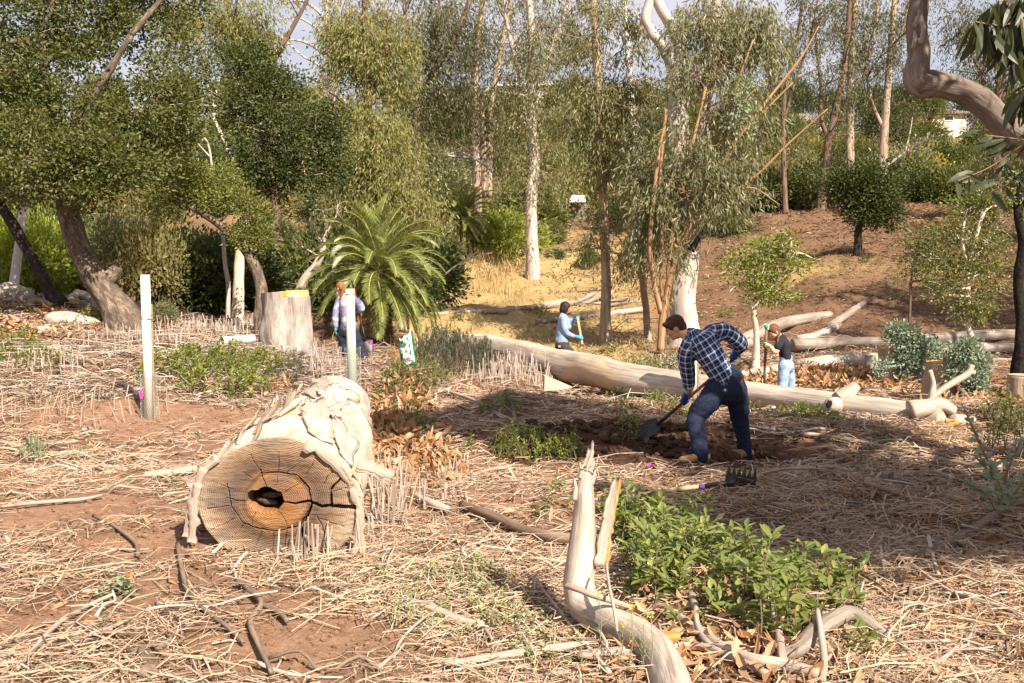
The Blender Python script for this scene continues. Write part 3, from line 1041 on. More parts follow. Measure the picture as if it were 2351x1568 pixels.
# bare trunks between them
euc('dead_tree', 'bare grey tree with long drooping dead branches against the sky', [[(768, 470, 9), (766, 300, 8.5), (764, 230, 8), (759, 120, 7), (752, 50, 6), (748, -40, 5)], [(752, 60, 5), (730, 25, 3.5), (690, 2, 2.6), (650, 8, 1.6)], [(757, 140, 4), (725, 110, 3), (680, 92, 2.4), (630, 100, 1.5)], [(760, 170, 3.5), (725, 145, 2.6), (690, 125, 1.8), (640, 78, 1.2)], [(756, 95, 3), (720, 60, 2.4), (680, 40, 1.6), (640, 45, 1)], [(765, 240, 3), (745, 210, 2.4), (728, 190, 1.4), (720, 165, 1)]],
    38, 'euclight', 'eucpale', 33, zones=[(770, 40, 14, 60, 20), (775, 150, 14, 60, 24)], nlimb=0, deadtwigs=26, leaf=(.18, .045))
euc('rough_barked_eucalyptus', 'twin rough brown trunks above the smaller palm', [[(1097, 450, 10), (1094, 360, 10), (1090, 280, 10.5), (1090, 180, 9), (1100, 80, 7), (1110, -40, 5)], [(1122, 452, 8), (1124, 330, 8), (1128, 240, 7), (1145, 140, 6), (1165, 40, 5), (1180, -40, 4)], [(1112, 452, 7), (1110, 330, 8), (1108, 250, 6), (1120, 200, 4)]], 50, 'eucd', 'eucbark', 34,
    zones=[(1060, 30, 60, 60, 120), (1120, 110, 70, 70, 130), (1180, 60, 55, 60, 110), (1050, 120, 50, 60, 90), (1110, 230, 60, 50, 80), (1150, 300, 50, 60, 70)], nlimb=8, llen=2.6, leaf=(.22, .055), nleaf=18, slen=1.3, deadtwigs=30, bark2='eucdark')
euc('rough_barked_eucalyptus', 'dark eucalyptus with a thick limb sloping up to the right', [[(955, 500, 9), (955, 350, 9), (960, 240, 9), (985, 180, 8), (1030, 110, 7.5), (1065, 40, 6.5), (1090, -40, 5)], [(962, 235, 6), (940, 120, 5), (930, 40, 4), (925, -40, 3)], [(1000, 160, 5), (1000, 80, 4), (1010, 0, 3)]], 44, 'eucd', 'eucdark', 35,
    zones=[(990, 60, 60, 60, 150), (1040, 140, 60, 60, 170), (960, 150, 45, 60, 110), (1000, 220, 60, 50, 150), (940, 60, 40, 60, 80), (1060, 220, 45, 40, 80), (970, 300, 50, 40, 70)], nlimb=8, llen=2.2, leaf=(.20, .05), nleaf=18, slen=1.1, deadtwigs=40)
euc('shaggy_eucalyptus', 'pale trunked eucalyptus fringed with dry twigs in the middle of the clearing', [[(1224, 645, 15), (1222, 560, 13.5), (1220, 460, 13), (1226, 380, 12.5), (1222, 300, 11.5), (1218, 200, 10), (1222, 100, 8.5), (1215, 0, 7), (1212, -50, 6)], [(1224, 200, 7), (1250, 150, 6.5), (1275, 90, 6), (1300, 20, 5), (1310, -40, 4)], [(1216, 240, 5), (1190, 160, 5), (1165, 60, 4), (1155, -40, 3)]], 42, 'euc', 'eucpale', 36,
    zones=[(1240, 50, 60, 60, 130), (1190, 120, 55, 60, 110), (1280, 130, 45, 60, 100), (1230, 210, 60, 50, 110), (1190, 260, 40, 50, 70), (1270, 260, 40, 50, 80), (1240, 330, 45, 50, 70), (1190, 370, 35, 50, 50), (1260, 400, 35, 45, 60), (1300, 60, 30, 60, 60)], nlimb=8, llen=2.0, leaf=(.19, .048), nleaf=17, slen=1.1, fringe=130, deadtwigs=90, bark2='eucbark')
euc('straight_eucalyptus', 'straight pale eucalyptus right of the woman holding a wooden stake', [[(1391, 797, 15), (1390, 740, 12.5), (1391, 640, 11.5), (1388, 540, 11), (1384, 440, 10.5), (1380, 330, 10), (1376, 240, 9.5), (1370, 140, 9), (1364, 40, 7.5), (1360, -50, 6)]], 25.5, 'euc', 'eucbark', 37,
    zones=[(1370, 30, 55, 55, 120), (1355, 120, 45, 50, 90), (1405, 130, 45, 55, 90), (1370, 210, 60, 50, 130), (1340, 260, 40, 45, 70), (1415, 280, 45, 45, 80), (1380, 320, 50, 40, 90), (1350, 390, 40, 40, 50), (1410, 390, 40, 40, 50), (1440, 60, 40, 50, 60), (1430, 200, 36, 45, 55)], nlimb=6, llen=1.3, leaf=(.15, .034), nleaf=20, slen=.75, deadtwigs=40)
euc('straight_eucalyptus', 'tall bare white trunk standing against the sky left of the big eucalyptus', [[(1462, 480, 8), (1458, 360, 7.5), (1450, 240, 7), (1442, 120, 6.5), (1435, 20, 6), (1430, -50, 5.5)]], 46, 'euc', 'eucwhite', 38, zones=[(1470, 330, 30, 40, 40), (1480, 120, 30, 60, 40), (1500, 190, 30, 40, 40)], nlimb=0, leaf=(.2, .05), nleaf=16, slen=1.2, deadtwigs=10)
euc('straight_eucalyptus', 'short grey stem half hidden by the orange sprouts of the big eucalyptus', [[(1487, 778, 9), (1484, 720, 8), (1476, 650, 8), (1470, 560, 7), (1468, 460, 6)]], 26, 'eucgrey', 'eucbark', 39, zones=[(1470, 500, 30, 40, 40), (1455, 590, 26, 30, 30)], nlimb=0, leaf=(.15, .035), slen=.7)
# the big one in the middle right
big = euc('big_eucalyptus', 'massive pale eucalyptus with twisted forks and a skirt of hanging leaves', [
    [(1572, 794, 34), (1570, 740, 31), (1566, 690, 29), (1572, 600, 32), (1578, 540, 31), (1570, 460, 28), (1560, 360, 26), (1556, 270, 23), (1552, 200, 20), (1546, 172, 18)],
    [(1548, 190, 15), (1540, 140, 14), (1520, 105, 12), (1497, 75, 10.5), (1482, 45, 10.5), (1490, 10, 10), (1510, -40, 9)],
    [(1552, 190, 16), (1560, 140, 14), (1556, 95, 13), (1535, 50, 13), (1510, 5, 12), (1490, -45, 11)],
    [(1576, 470, 18), (1600, 380, 17), (1615, 280, 16), (1628, 160, 15), (1640, 60, 14), (1652, -40, 12)]],
    24.3, 'eucgrey', 'eucpale', 40,
    zones=[(1620, 60, 70, 60, 130, -.6), (1690, 50, 70, 60, 130), (1660, 150, 70, 60, 150, -.8), (1730, 130, 60, 60, 110), (1600, 180, 50, 60, 100, -1), (1640, 260, 60, 60, 140, -1), (1700, 250, 60, 60, 120, -.6), (1560, 320, 50, 60, 100, -1.2), (1500, 300, 40, 50, 110), (1490, 380, 38, 60, 120, -.3), (1620, 360, 50, 60, 100, -1.2), (1680, 350, 50, 50, 80, -.6), (1510, 460, 36, 50, 90, -.8), (1570, 440, 40, 50, 70, -1.4), (1640, 460, 40, 40, 50, -1), (1490, 540, 28, 40, 60, -.4), (1540, 540, 30, 40, 50, -1.2), (1720, 420, 40, 40, 35, -.5), (1600, 60, 50, 70, 90), (1760, 60, 50, 50, 70), (1660, 400, 50, 40, 60, -.8)],
    nlimb=0, leaf=(.17, .033), nleaf=22, slen=.75, deadtwigs=30, bark2='sprout')
sp = MB()
for st in ([(1516, 806, 9), (1520, 740, 8.5), (1530, 680, 8), (1548, 600, 7.5), (1590, 500, 7), (1640, 400, 5.5), (1700, 310, 4.5), (1770, 220, 3.5), (1840, 130, 2.5), (1880, 60, 1.5)],
           [(1518, 720, 7), (1500, 640, 6), (1492, 560, 5), (1500, 460, 4.5), (1512, 360, 4), (1530, 260, 3)],
           [(1530, 690, 5), (1540, 560, 5), (1560, 450, 4.5), (1590, 330, 4), (1620, 200, 3)],
           [(1560, 570, 5), (1650, 470, 4), (1740, 400, 3), (1810, 330, 2.4), (1900, 250, 1.4)],
           [(1524, 780, 5), (1518, 640, 4.5), (1520, 520, 4), (1516, 400, 3.5), (1530, 250, 3)],
           [(1640, 400, 4), (1670, 300, 3.5), (1690, 200, 3), (1730, 90, 2)],
           [(1590, 500, 4), (1600, 420, 3.5), (1640, 320, 3), (1700, 240, 2), (1760, 180, 1.3)],
           [(1700, 310, 3), (1760, 250, 2.2), (1820, 190, 1.5)], [(1650, 470, 2.5), (1720, 430, 1.8), (1790, 470, 1.2)]):
    q, r = pxpath(st, 23.3)
    sp.tube(q, r, n=8, res=6, rough=.1, rs=9)
sp.build('sprout_stems', M['sprout'], big)
st, rr = pxpath([(1585, 575, 9), (1597, 555, 8), (1608, 540, 5), (1612, 532, 2)], 23.6)
MB().tube(st, rr, n=8, res=5, rough=.3, rs=12).build('burnt_stub', M['burnt'], big)
# farther eucalypts on the right
far_e = [('slim grey eucalyptus at the top of the brown slope, leftmost of the tall row', [[(1803, 500, 6), (1801, 420, 5.5), (1798, 320, 5.5), (1800, 240, 5), (1815, 150, 4.5), (1835, 60, 4), (1845, -40, 3)], [(1799, 280, 3.5), (1825, 190, 3), (1860, 90, 2.5), (1880, -20, 2)]], 55, [(1800, 150, 40, 60, 60), (1840, 70, 40, 60, 60), (1790, 260, 30, 50, 40), (1815, 350, 30, 40, 30), (1860, 30, 36, 50, 45)], 51, 'eucdark'),
         ('eucalyptus curving left then right behind the round dark oak', [[(1884, 492, 11), (1888, 440, 10), (1897, 380, 9), (1902, 320, 8), (1918, 250, 8), (1935, 180, 7), (1945, 90, 6), (1955, -40, 5)], [(1902, 320, 5), (1885, 270, 4.5), (1885, 200, 4), (1875, 110, 3), (1870, 20, 2)]], 56, [(1880, 120, 36, 60, 50), (1950, 60, 40, 60, 50), (1880, 210, 30, 50, 40), (1935, 220, 30, 50, 35), (1900, 390, 36, 40, 35)], 52, 'eucdark'),
         ('straight brown eucalyptus rising from behind the round dark oak', [[(1951, 440, 10), (1951, 340, 9.5), (1952, 250, 9), (1954, 150, 8), (1960, 60, 7), (1966, -40, 6)], [(1954, 240, 5), (1985, 170, 4.5), (2005, 80, 4), (2020, -20, 3)]], 58, [(1960, 40, 40, 60, 60), (2005, 90, 40, 60, 60), (1985, 180, 36, 50, 45), (1940, 140, 30, 60, 40), (2010, 10, 40, 40, 40)], 53, 'eucbark'),
         ('eucalyptus with peeling bark and dead side branches in front of the yellow tree', [[(2023, 470, 11), (2026, 380, 10), (2030, 310, 9.5), (2036, 220, 8), (2045, 120, 7), (2052, 30, 6), (2056, -40, 5)], [(2030, 300, 5), (2000, 230, 4), (1990, 150, 3), (1985, 60, 2.5)], [(2045, 130, 4), (2075, 60, 3), (2090, -20, 2)]], 58, [(2050, 40, 45, 60, 70), (2085, 100, 40, 60, 60), (2040, 170, 40, 50, 60), (2010, 110, 30, 50, 40), (2060, 240, 36, 40, 45), (2030, 300, 30, 40, 40), (2110, 30, 30, 50, 30)], 54, 'eucbark'),
         ('dark eucalyptus crowding the right edge behind the bent branch', [[(2292, 480, 11), (2288, 380, 10), (2290, 280, 9), (2296, 180, 8), (2306, 80, 7), (2312, -40, 6)], [(2290, 280, 5), (2260, 190, 4.5), (2230, 120, 3.5), (2200, 60, 2.5)], [(2290, 250, 4), (2330, 160, 4), (2350, 60, 3)]], 50, [(2230, 60, 50, 60, 70), (2290, 60, 50, 60, 70), (2260, 140, 50, 60, 70), (2320, 150, 40, 60, 60), (2300, 240, 46, 50, 60), (2250, 230, 40, 40, 40), (2290, 340, 40, 50, 60), (2330, 330, 30, 60, 40), (2260, 400, 36, 50, 40), (2210, 20, 40, 40, 40)], 55, 'eucdark')]
for lab, stems, Y, zones, seed, bk in far_e:
    euc('tall_eucalyptus', lab, stems, Y, 'eucd', bk, seed, zones=zones, nlimb=7, llen=2.2, leaf=(.21, .052), nleaf=17, slen=1.2, deadtwigs=30, bark2='eucdark')
for lab, st, seed in [('leaning dark stem in the shade right of the big eucalyptus', [(1712, 478, 7), (1722, 420, 6.5), (1738, 350, 6), (1750, 280, 5), (1770, 180, 4), (1790, 60, 3)], 61), ('dark upright stem close behind the big eucalyptus', [(1690, 470, 7), (1688, 400, 6.5), (1684, 330, 6), (1690, 240, 5), (1700, 120, 4)], 62)]:
    euc('dark_stemmed_eucalyptus', lab, [st], 58, 'eucd', 'eucdark', seed, zones=[(st[-1][0], 100, 40, 60, 40), (st[-2][0], 220, 30, 50, 30)], nlimb=3, leaf=(.2, .05), nleaf=16, slen=1.2)
# ------------------------------------------------------------------ hillside shrubs, far trees, houses
def shrub_mesh(name, mat, seed, n_sub, nl, leaf, squash=.8, sub=.17, open_=0.0):
    rng = np.random.default_rng(seed)
    d = rdir(rng, n_sub)
    d[:, 2] = np.abs(d[:, 2]) * 1.05 - .15
    rad = .55 + .4 * rng.random(n_sub) ** .5
    rad *= 1 + .28 * fbm(d * 1.6 + seed, seed, 2)
    p = d * rad[:, None]
    p[:, 2] = p[:, 2] * squash + .35
    k = n_sub * nl
    off = rng.normal(size=(k, 3)) * sub
    c = np.repeat(p, nl, 0) + off
    dd = np.repeat(d, nl, 0)
    mb = MB()
    leaf4(mb, c, norm(off / sub + dd * .8 + rng.normal(size=(k, 3)) * .5), norm(dd * .6 + [0, 0, .5] + rng.normal(size=(k, 3)) * .7), leaf * rng.uniform(.6, 1.3, k), leaf * .5 * rng.uniform(.7, 1.3, k))
    for q in p[::6]:
        mb.tube([[q[0] * .1, q[1] * .1, -.2], q * [.55, .55, .5], q], [.02, .012, .004], n=3, cap=False)
    return mb.data(name, M[mat], smooth=False)


KINDS = {}
for k, (mat, n_sub, nl, leaf, sq, sub) in {'green': ('bgshrub', 150, 34, .11, .85, .14), 'dark': ('bgdark', 150, 36, .10, .95, .14), 'dry': ('bgdry', 130, 30, .11, .7, .15), 'lime': ('bglime', 110, 30, .13, .9, .17), 'yellow': ('yellow', 70, 24, .12, 1.0, .17), 'grey': ('eucgrey', 110, 30, .12, 1.1, .15)}.items():
    KINDS[k] = [shrub_mesh('shrub_' + k, mat, 70 + 7 * i + len(k), n_sub, nl, leaf, sq, sub) for i in range(2)]
SL = {'green': 'olive green shrub among the dense scrub of the far hillside', 'dark': 'dark green shrub among the dense scrub of the far hillside', 'dry': 'dry golden brown bush among the dense scrub of the far hillside',
      'grey': 'grey green bush among the dense scrub of the far hillside'}
GR = {k: k + ' shrubs of the far hillside' for k in SL}
brng = np.random.default_rng(5)


def shrub(kind, x, y, s, sz=None, label=None, group=None, sink=.15):
    o = link('shrub', KINDS[kind][brng.integers(2)])
    o.location = (x, y, h1(x, y) - sink * s)
    sz = sz or s * brng.uniform(.8, 1.25)
    o.scale = (s * brng.uniform(.85, 1.2), s * brng.uniform(.85, 1.2), sz)
    o.rotation_euler = (brng.normal() * .06, brng.normal() * .06, brng.uniform(0, 6.28))
    return tag(o, label or SL[kind], 'shrub', group or (GR.get(kind) if not label else None))


cells = {}
for (n, ya, yb, s0, s1) in [(200, 60, 96, 1.6, 2.9), (170, 92, 121, 2.2, 3.6)]:
    for _ in range(n):
        Y = brng.uniform(ya, yb)
        u = brng.uniform(-150, 2500)
        key = (int(u / 2286 * Y / 3.0), int(Y / 4.2))
        if key in cells:
            continue
        cells[key] = 1
        if Y < 66 and u > 1230 and brng.random() < .3:
            continue
        k = brng.choice(['green', 'dark', 'dry', 'grey'], p=[.42, .18, .28, .12])
        shrub(k, (u - CX) / FPX * Y, Y, brng.uniform(s0, s1))
# the gully behind the oaks: dense and dark
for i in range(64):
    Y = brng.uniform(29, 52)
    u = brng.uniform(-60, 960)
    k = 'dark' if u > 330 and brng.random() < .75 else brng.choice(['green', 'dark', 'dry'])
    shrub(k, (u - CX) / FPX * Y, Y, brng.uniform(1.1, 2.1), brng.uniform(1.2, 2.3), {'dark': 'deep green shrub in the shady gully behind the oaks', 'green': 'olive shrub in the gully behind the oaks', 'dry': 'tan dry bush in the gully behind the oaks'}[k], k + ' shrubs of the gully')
for (u, v, Y, s, sz, k, lab) in [(60, 640, 27, 1.0, 1.7, 'lime', 'lime green sunlit shrub between the white trunk and the slim dark oak'), (115, 600, 28, 1.0, 1.8, 'lime', 'lime green shrub glowing behind the leaning oak trunks'), (20, 560, 30, 1.2, 1.9, 'lime', 'yellow green shrub at the left edge behind the white trunk'),
                                 (345, 700, 27, .85, 2.0, 'dry', 'straggly tan bush behind the white planting tube'), (300, 690, 28, .9, 1.9, 'grey', 'willowy grey green bush right of the burled oak'), (420, 700, 29, .8, 1.5, 'dry', 'brushy tan shrub left of the arching oak'),
                                 (378, 740, 23, .34, .34, 'grey', 'small blue green shrub at the foot of the scrub beside the white tube'),
                                 (1180, 590, 47, 1.5, 1.6, 'lime', 'bright green shrub right of the smaller palm'), (1140, 570, 48, 1.3, 1.5, 'lime', 'bright green shrub directly behind the smaller palm'), (1265, 560, 50, .9, 1.0, 'green', 'green shrub right of the shaggy eucalyptus trunk'),
                                 (1352, 615, 40, .55, .75, 'green', 'low green shrub standing alone on the brown slope left of the straight eucalyptus'), (1275, 595, 44, .45, .4, 'dark', 'small dark shrub beside the shaggy eucalyptus'),
                                 (1665, 545, 44, 1.3, 1.1, 'dark', 'dark shrub in the shade right of the big eucalyptus'), (1300, 500, 60, 1.7, 1.5, 'green', 'broad green shrub beside the pale shed roof'), (1430, 520, 58, 1.6, 1.6, 'dark', 'dark shrub in the shade behind the straight eucalyptus'),
                                 (1505, 560, 50, 1.3, 1.3, 'dark', 'dark shrub behind the orange sprouts'), (1850, 480, 60, 1.8, 1.9, 'green', 'green shrub at the top of the slope left of the round oak'), (2100, 460, 60, 2.2, 2.0, 'dark', 'dark shrub right of the round oak'), (2180, 470, 59, 2.0, 1.9, 'green', 'green shrub at the top of the slope under the yellow tree'),
                                 (2280, 470, 58, 2.2, 2.1, 'green', 'bushy green shrub at the top of the slope near the right edge'), (2350, 480, 54, 2.0, 2.1, 'dark', 'dark shrub at the right edge of the slope'), (2050, 450, 63, 1.9, 2.0, 'dark', 'dark shrub tucked behind the round oak'), (1760, 485, 62, 1.7, 1.6, 'dark', 'dark shrub at the slope top beside the slim grey eucalyptus'),
                                 (2105, 330, 70, 1.6, 3.2, 'yellow', 'yellow leaved tree glowing behind the peeling eucalyptus'), (2150, 360, 70, 1.4, 2.2, 'yellow', 'yellow leaved bush under the house roof at right')]:
    p = G(u, v) if v > 470 else np.array([(u - CX) / FPX * Y, Y, 0])
    if abs(p[1] - Y) > 8:
        p = gp(u, Y)
    shrub(k, p[0], p[1], s, sz, lab, sink=.12)

# far trees standing on the ridge
tr = MB().tube([[0, 0, -.5], [.05, 0, 1.2], [0, .1, 2.4]], [.2, .16, .1], n=7, res=4, rough=.1).data('ridge_trunk', M['oakbark'])
htree = []
for lab, kind, lst in [('rounded dark tree standing on the far ridge', 'dark', [(700, 126, 3.4), (660, 132, 3.0), (1820, 128, 3.4), (1770, 132, 3.2), (1900, 130, 3.0), (1990, 128, 3.6), (1325, 122, 3.6), (1290, 126, 3.4), (2060, 132, 3.5), (2230, 130, 3.6), (1030, 124, 3.4), (940, 128, 3.8), (1160, 118, 2.6)]),
                       ('olive green tree standing on the far ridge', 'green', [(720, 120, 3.3), (1480, 124, 3.2), (1560, 126, 3.8), (1700, 126, 3.6), (2120, 124, 3.0), (2290, 128, 3.8), (2360, 130, 4.0), (1090, 116, 3.0), (1410, 128, 2.6), (560, 128, 4.0), (420, 130, 4.2), (250, 130, 4.2), (90, 130, 4.4)])]:
    for (u, Y, s) in lst:
        g = gp(u, Y)
        t = thing('ridge_tree', lab, 'tree', g, kind + ' trees of the ridge')
        a = link('trunk', tr, t)
        c = link('crown', KINDS[kind][brng.integers(2)], t)
        c['kind'] = 'stuff'
        c.location = (0, 0, 1.8)
        c.scale = (s * .75, s * .75, s * brng.uniform(.9, 1.2))
        c.rotation_euler = (0, 0, brng.uniform(0, 6.28))

M['stucco'] = plain('stucco', (.62, .54, .43), .85, .1, .08, 2)
M['stuccow'] = plain('stuccow', (.70, .67, .62), .85, .1, .06, 2)
M['roofdark'] = plain('roofdark', (.20, .17, .15), .85, .1, .25, 3, .02)
M['roofpale'] = plain('roofpale', (.66, .64, .60), .7, .2, .08, 3)
M['trimw'] = plain('trimw', (.72, .70, .66), .6, .3, .04)
M['glassdark'] = plain('glassdark', (.05, .06, .07), .15, .6, .2)


def house(name, label, u, Y, v0, w, d, h, roof_h, wall, roof, wins, hip=.5, rz=0):
    g = gp(u, Y)
    g[2] = P(u, v0, Y)[2]
    base = h1(g[0], g[1])
    t = thing(name, label, 'house', g)
    dep = max(g[2] - base, 0) + 1.5
    wb = MB().box((g[0], g[1] + d / 2, g[2] + h / 2 - dep / 2), (w, d, h + dep))
    wl_ = wb.build('wall', M[wall], t, smooth=False)
    for (x0, z0, ww, wh) in wins:
        f = MB()
        c = np.array([g[0] + x0, g[1] - .04, g[2] + z0])
        for dx, dz, sx, sz in ((-ww / 2, 0, .12, wh + .12), (ww / 2, 0, .12, wh + .12), (0, wh / 2, ww - .12, .12), (0, -wh / 2, ww - .12, .12)):
            f.box(c + [dx, 0, dz], (sx, .14, sz))
        fo = f.build('window', M['trimw'], t, smooth=False)
        MB().box(c + [0, .02, 0], (ww - .124, .06, wh - .124)).build('pane', M['glassdark'], fo, smooth=False)
    e = .6
    z = g[2] + h + .003
    x0, x1, y0, y1 = g[0] - w / 2 - e, g[0] + w / 2 + e, g[1] - e, g[1] + d + e
    if roof_h > .3:
        ym = (y0 + y1) / 2
        rx = (x1 - x0) / 2 * (1 - hip)
        xm = (x0 + x1) / 2
        v = [(x0, y0, z), (x1, y0, z), (x1, y1, z), (x0, y1, z), (xm - rx, ym, z + roof_h), (xm + rx, ym, z + roof_h), (x0, y0, z + .15), (x1, y0, z + .15), (x1, y1, z + .15), (x0, y1, z + .15)]
        MB().add(v, f4=[[0, 3, 2, 1], [0, 1, 7, 6], [1, 2, 8, 7], [2, 3, 9, 8], [3, 0, 6, 9], [6, 7, 5, 4], [8, 9, 4, 5]], f3=[[7, 8, 5], [9, 6, 4]]).build('roof', M[roof], t, smooth=False)
    else:
        MB().box(((x0 + x1) / 2, (y0 + y1) / 2, z + .15), (x1 - x0, y1 - y0, .3)).build('roof', M[roof], t, smooth=False)
    return t


house('hillside_house', 'large cream house on the ridge seen between the eucalyptus trunks', 1210, 128, 272, 7.4, 7, 4.0, .25, 'stucco', 'roofpale', [(-2.2, 2.5, 1.2, 1.3), (.2, 2.5, 1.2, 1.3), (2.5, 2.5, 1.1, 1.3)])
house('hillside_house', 'white house wall glimpsed at the top of the hill left of the willowy eucalyptus', 752, 126, 268, 3.0, 5, 2.2, .25, 'stuccow', 'roofpale', [(.2, 1.2, .9, .9)])
house('hillside_house', 'low tan house with a dark hipped roof right of the big eucalyptus', 1846, 122, 300, 6.6, 6, 1.0, 1.5, 'stucco', 'roofdark', [(-1.2, .5, 1.0, .6), (1.0, .5, 1.0, .6)], .45)
house('hillside_house', 'house with a wide dark roof above the yellow tree at right', 2150, 124, 281, 6.0, 6, 1.0, 1.1, 'stucco', 'roofdark', [(.8, .5, 1.2, .6)], .3)
# pale shed roof low on the slope and the red and white canopy by the road
g = gp(1328, 62)
g[2] = P(1328, 465, 62)[2]
sh = thing('garden_shed', 'small shed with a pale flat roof low on the hillside', 'shed', g)
MB().box((g[0], g[1] + 1, g[2] - 1.1), (1.0, 1.8, 2.1)).build('wall', M['roofdark'], sh, smooth=False)
MB().add([P(1307, 464, 61) + [0, 0, 0], P(1345, 464, 61), P(1342, 452, 63.5), P(1314, 450, 63.5), P(1307, 464, 61) + [0, 0, .08], P(1345, 464, 61) + [0, 0, .08], P(1342, 452, 63.5) + [0, 0, .08], P(1314, 450, 63.5) + [0, 0, .08]],
         f4=[[0, 3, 2, 1], [4, 5, 6, 7], [0, 1, 5, 4], [1, 2, 6, 5], [2, 3, 7, 6], [3, 0, 4, 7]]).build('roof', M['roofpale'], sh, smooth=False)
M['redcloth'] = plain('redcloth', (.50, .05, .07), .6, .2, .1)
p = P(1441, 326, 80)
cn = thing('canopy', 'small red and white canopy on the hill between two eucalyptus trunks', 'canopy', (p[0], p[1], h1(p[0], p[1])))
MB().add([p + [-.55, 0, 0], p + [.55, 0, 0], p + [.55, 1.2, .1], p + [-.55, 1.2, .1], p + [0, .6, .55]], f3=[[0, 1, 4], [1, 2, 4], [2, 3, 4], [3, 0, 4]], f4=[[0, 3, 2, 1]]).build('cloth', M['redcloth'], cn, smooth=False)
MB().box(p + [0, .6, -.1], (1.14, 1.24, .18)).build('valance', M['trimw'], cn, smooth=False)
for sx in (-.5, .5):
    for sy in (.1, 1.1):
        zb = h1(p[0] + sx, p[1] + sy)
        MB().tube([[p[0] + sx, p[1] + sy, zb - .2], [p[0] + sx, p[1] + sy, p[2]]], .03, n=5).build('pole', M['trimw'], cn)
# ------------------------------------------------------------------ palms
def frond_mesh(L, e0, arch, seed, nl=64, leaf=.30, mat='palm', w=.020, twist=0):
    """One feather frond leaving the origin along +x at elevation e0 and arching over."""
    rng = np.random.default_rng(seed)
    n = 18
    t = np.linspace(0, 1, n)
    el = e0 - arch * t ** 1.35
    step = L / (n - 1)
    x = np.concatenate([[0], np.cumsum(np.cos(el[:-1]) * step)])
    z = np.concatenate([[0], np.cumsum(np.sin(el[:-1]) * step)])
    y = .06 * L * np.sin(t * 2.2 + seed) * t
    pts = np.c_[x, y, z]
    mb = MB().tube(pts, .022 * (1 - .85 * t) + .003, n=5, cap=False, m=1)
    tl = np.linspace(.10, .995, nl)
    tl = np.repeat(tl, 2)
    side = np.tile([1., -1.], nl)
    c = np.stack([np.interp(tl, t, pts[:, k]) for k in range(3)], 1)
    e = np.interp(tl, t, el)
    tg = np.c_[np.cos(e), 0 * e, np.sin(e)]
    up = np.c_[-np.sin(e), 0 * e, np.cos(e)]
    ang = R(66) - R(34) * tl
    ln = leaf * np.sin(PI * (.14 + .80 * tl)) ** .7 * rng.uniform(.88, 1.08, len(tl))
    d = tg * np.cos(ang)[:, None] + np.array([0, 1, 0]) * (side * np.sin(ang))[:, None] + up * (.55 * np.sin(ang))[:, None] + rng.normal(size=(len(tl), 3)) * .07
    d[:, 2] -= .16
    leaf4(mb, c, d, up + np.array([0, 1, 0]) * (-side * .6)[:, None], ln, w * 1.2, .3)
    return mb.data('frond', [M[mat], M['palmrib']], smooth=False)


M['palmrib'] = plain('palmrib', (.36, .33, .11), .5, .3, .15)
M['ribdead'] = M['palmdead']
FR = []
for k in range(16):
    e0 = R([86, 80, 72, 64, 55, 46, 37, 28, 19, 10, 1, -8, -18, -28, -40, -52][k])
    FR.append(frond_mesh(1.9, e0, R([40, 62, 80, 92, 96, 96, 92, 86, 80, 74, 68, 62, 55, 48, 40, 30][k]), k, leaf=.34))
DEADF = [frond_mesh(1.55, R(-50 - 10 * k), R(30 - 5 * k), 90 + k, 46, .22, 'palmdead', .018) for k in range(2)]


def palm(label, base, crown, tr_px, Y, sc, n_f, seed, ndead=7):
    rng = np.random.default_rng(seed)
    q = np.array([P(base[0], base[1], Y), P((base[0] * 2 + crown[0]) / 3, (base[1] * 2 + crown[1]) / 3, Y), P(crown[0], crown[1], Y)])
    rr = np.array([tr_px * 1.15, tr_px, tr_px * 1.5]) * Y / FPX
    g = h1(q[0][0], q[0][1])
    q[0][2] = g - .15
    t = thing('palm_tree', label, 'palm', (q[0][0], q[0][1], g))
    mb = MB().tube(q, rr, n=16, res=14, rough=.12, rs=12, seed=seed)
    # old leaf bases spiralling up the trunk
    sp, sr = smooth_path(q, rr, 30)
    for i in range(2, len(sp) - 1):
        for a in range(7):
            th = a * 2 * PI / 7 + i * 2.4
            d = np.array([math.cos(th), math.sin(th), .55])
            mb.tube([sp[i], sp[i] + d * sr[i] * .98, sp[i] + d * sr[i] * 1.25 + [0, 0, .03]], [sr[i] * .25, sr[i] * .22, sr[i] * .05], n=4)
    mb.build('trunk', M['palmtrunk'], t)
    top = Vector(q[-1])
    for k in range(n_f):
        f = k / n_f
        idx = min(15, int(16 * f ** .95))
        o = link('frond', FR[idx], t)
        o.matrix_parent_inverse = Matrix.Translation(-t.location)
        az = k * 2.39996 + rng.normal() * .12
        o.location = top + Vector((0, 0, .10 - .28 * f)) + Vector((math.cos(az), math.sin(az), 0)) * (.06 + .07 * f) * sc
        o.rotation_euler = (rng.normal() * .10, rng.normal() * .07, az)
        s = sc * rng.uniform(.86, 1.1) * (.95 if f < .1 else 1)
        o.scale = (s, s, s)
    for k in range(ndead):
        o = link('dead_frond', DEADF[k % 2], t)
        o.matrix_parent_inverse = Matrix.Translation(-t.location)
        az = rng.uniform(0, 6.28)
        o.location = top + Vector((math.cos(az), math.sin(az), -1.6)) * .16
        o.rotation_euler = (rng.normal() * .1, 0, az)
        o.scale = (sc * .95,) * 3
        o['label'] = 'dry brown frond hanging against the trunk'
    return t


palm('full round palm with arching green fronds behind the woman in the striped sweater', (887, 797), (868, 618), 15, 25.6, 1.0, 92, 3, 8)
palm('smaller farther palm at the edge of the brown slope', (1066, 592), (1066, 500), 8, 46, .98, 60, 4, 4)
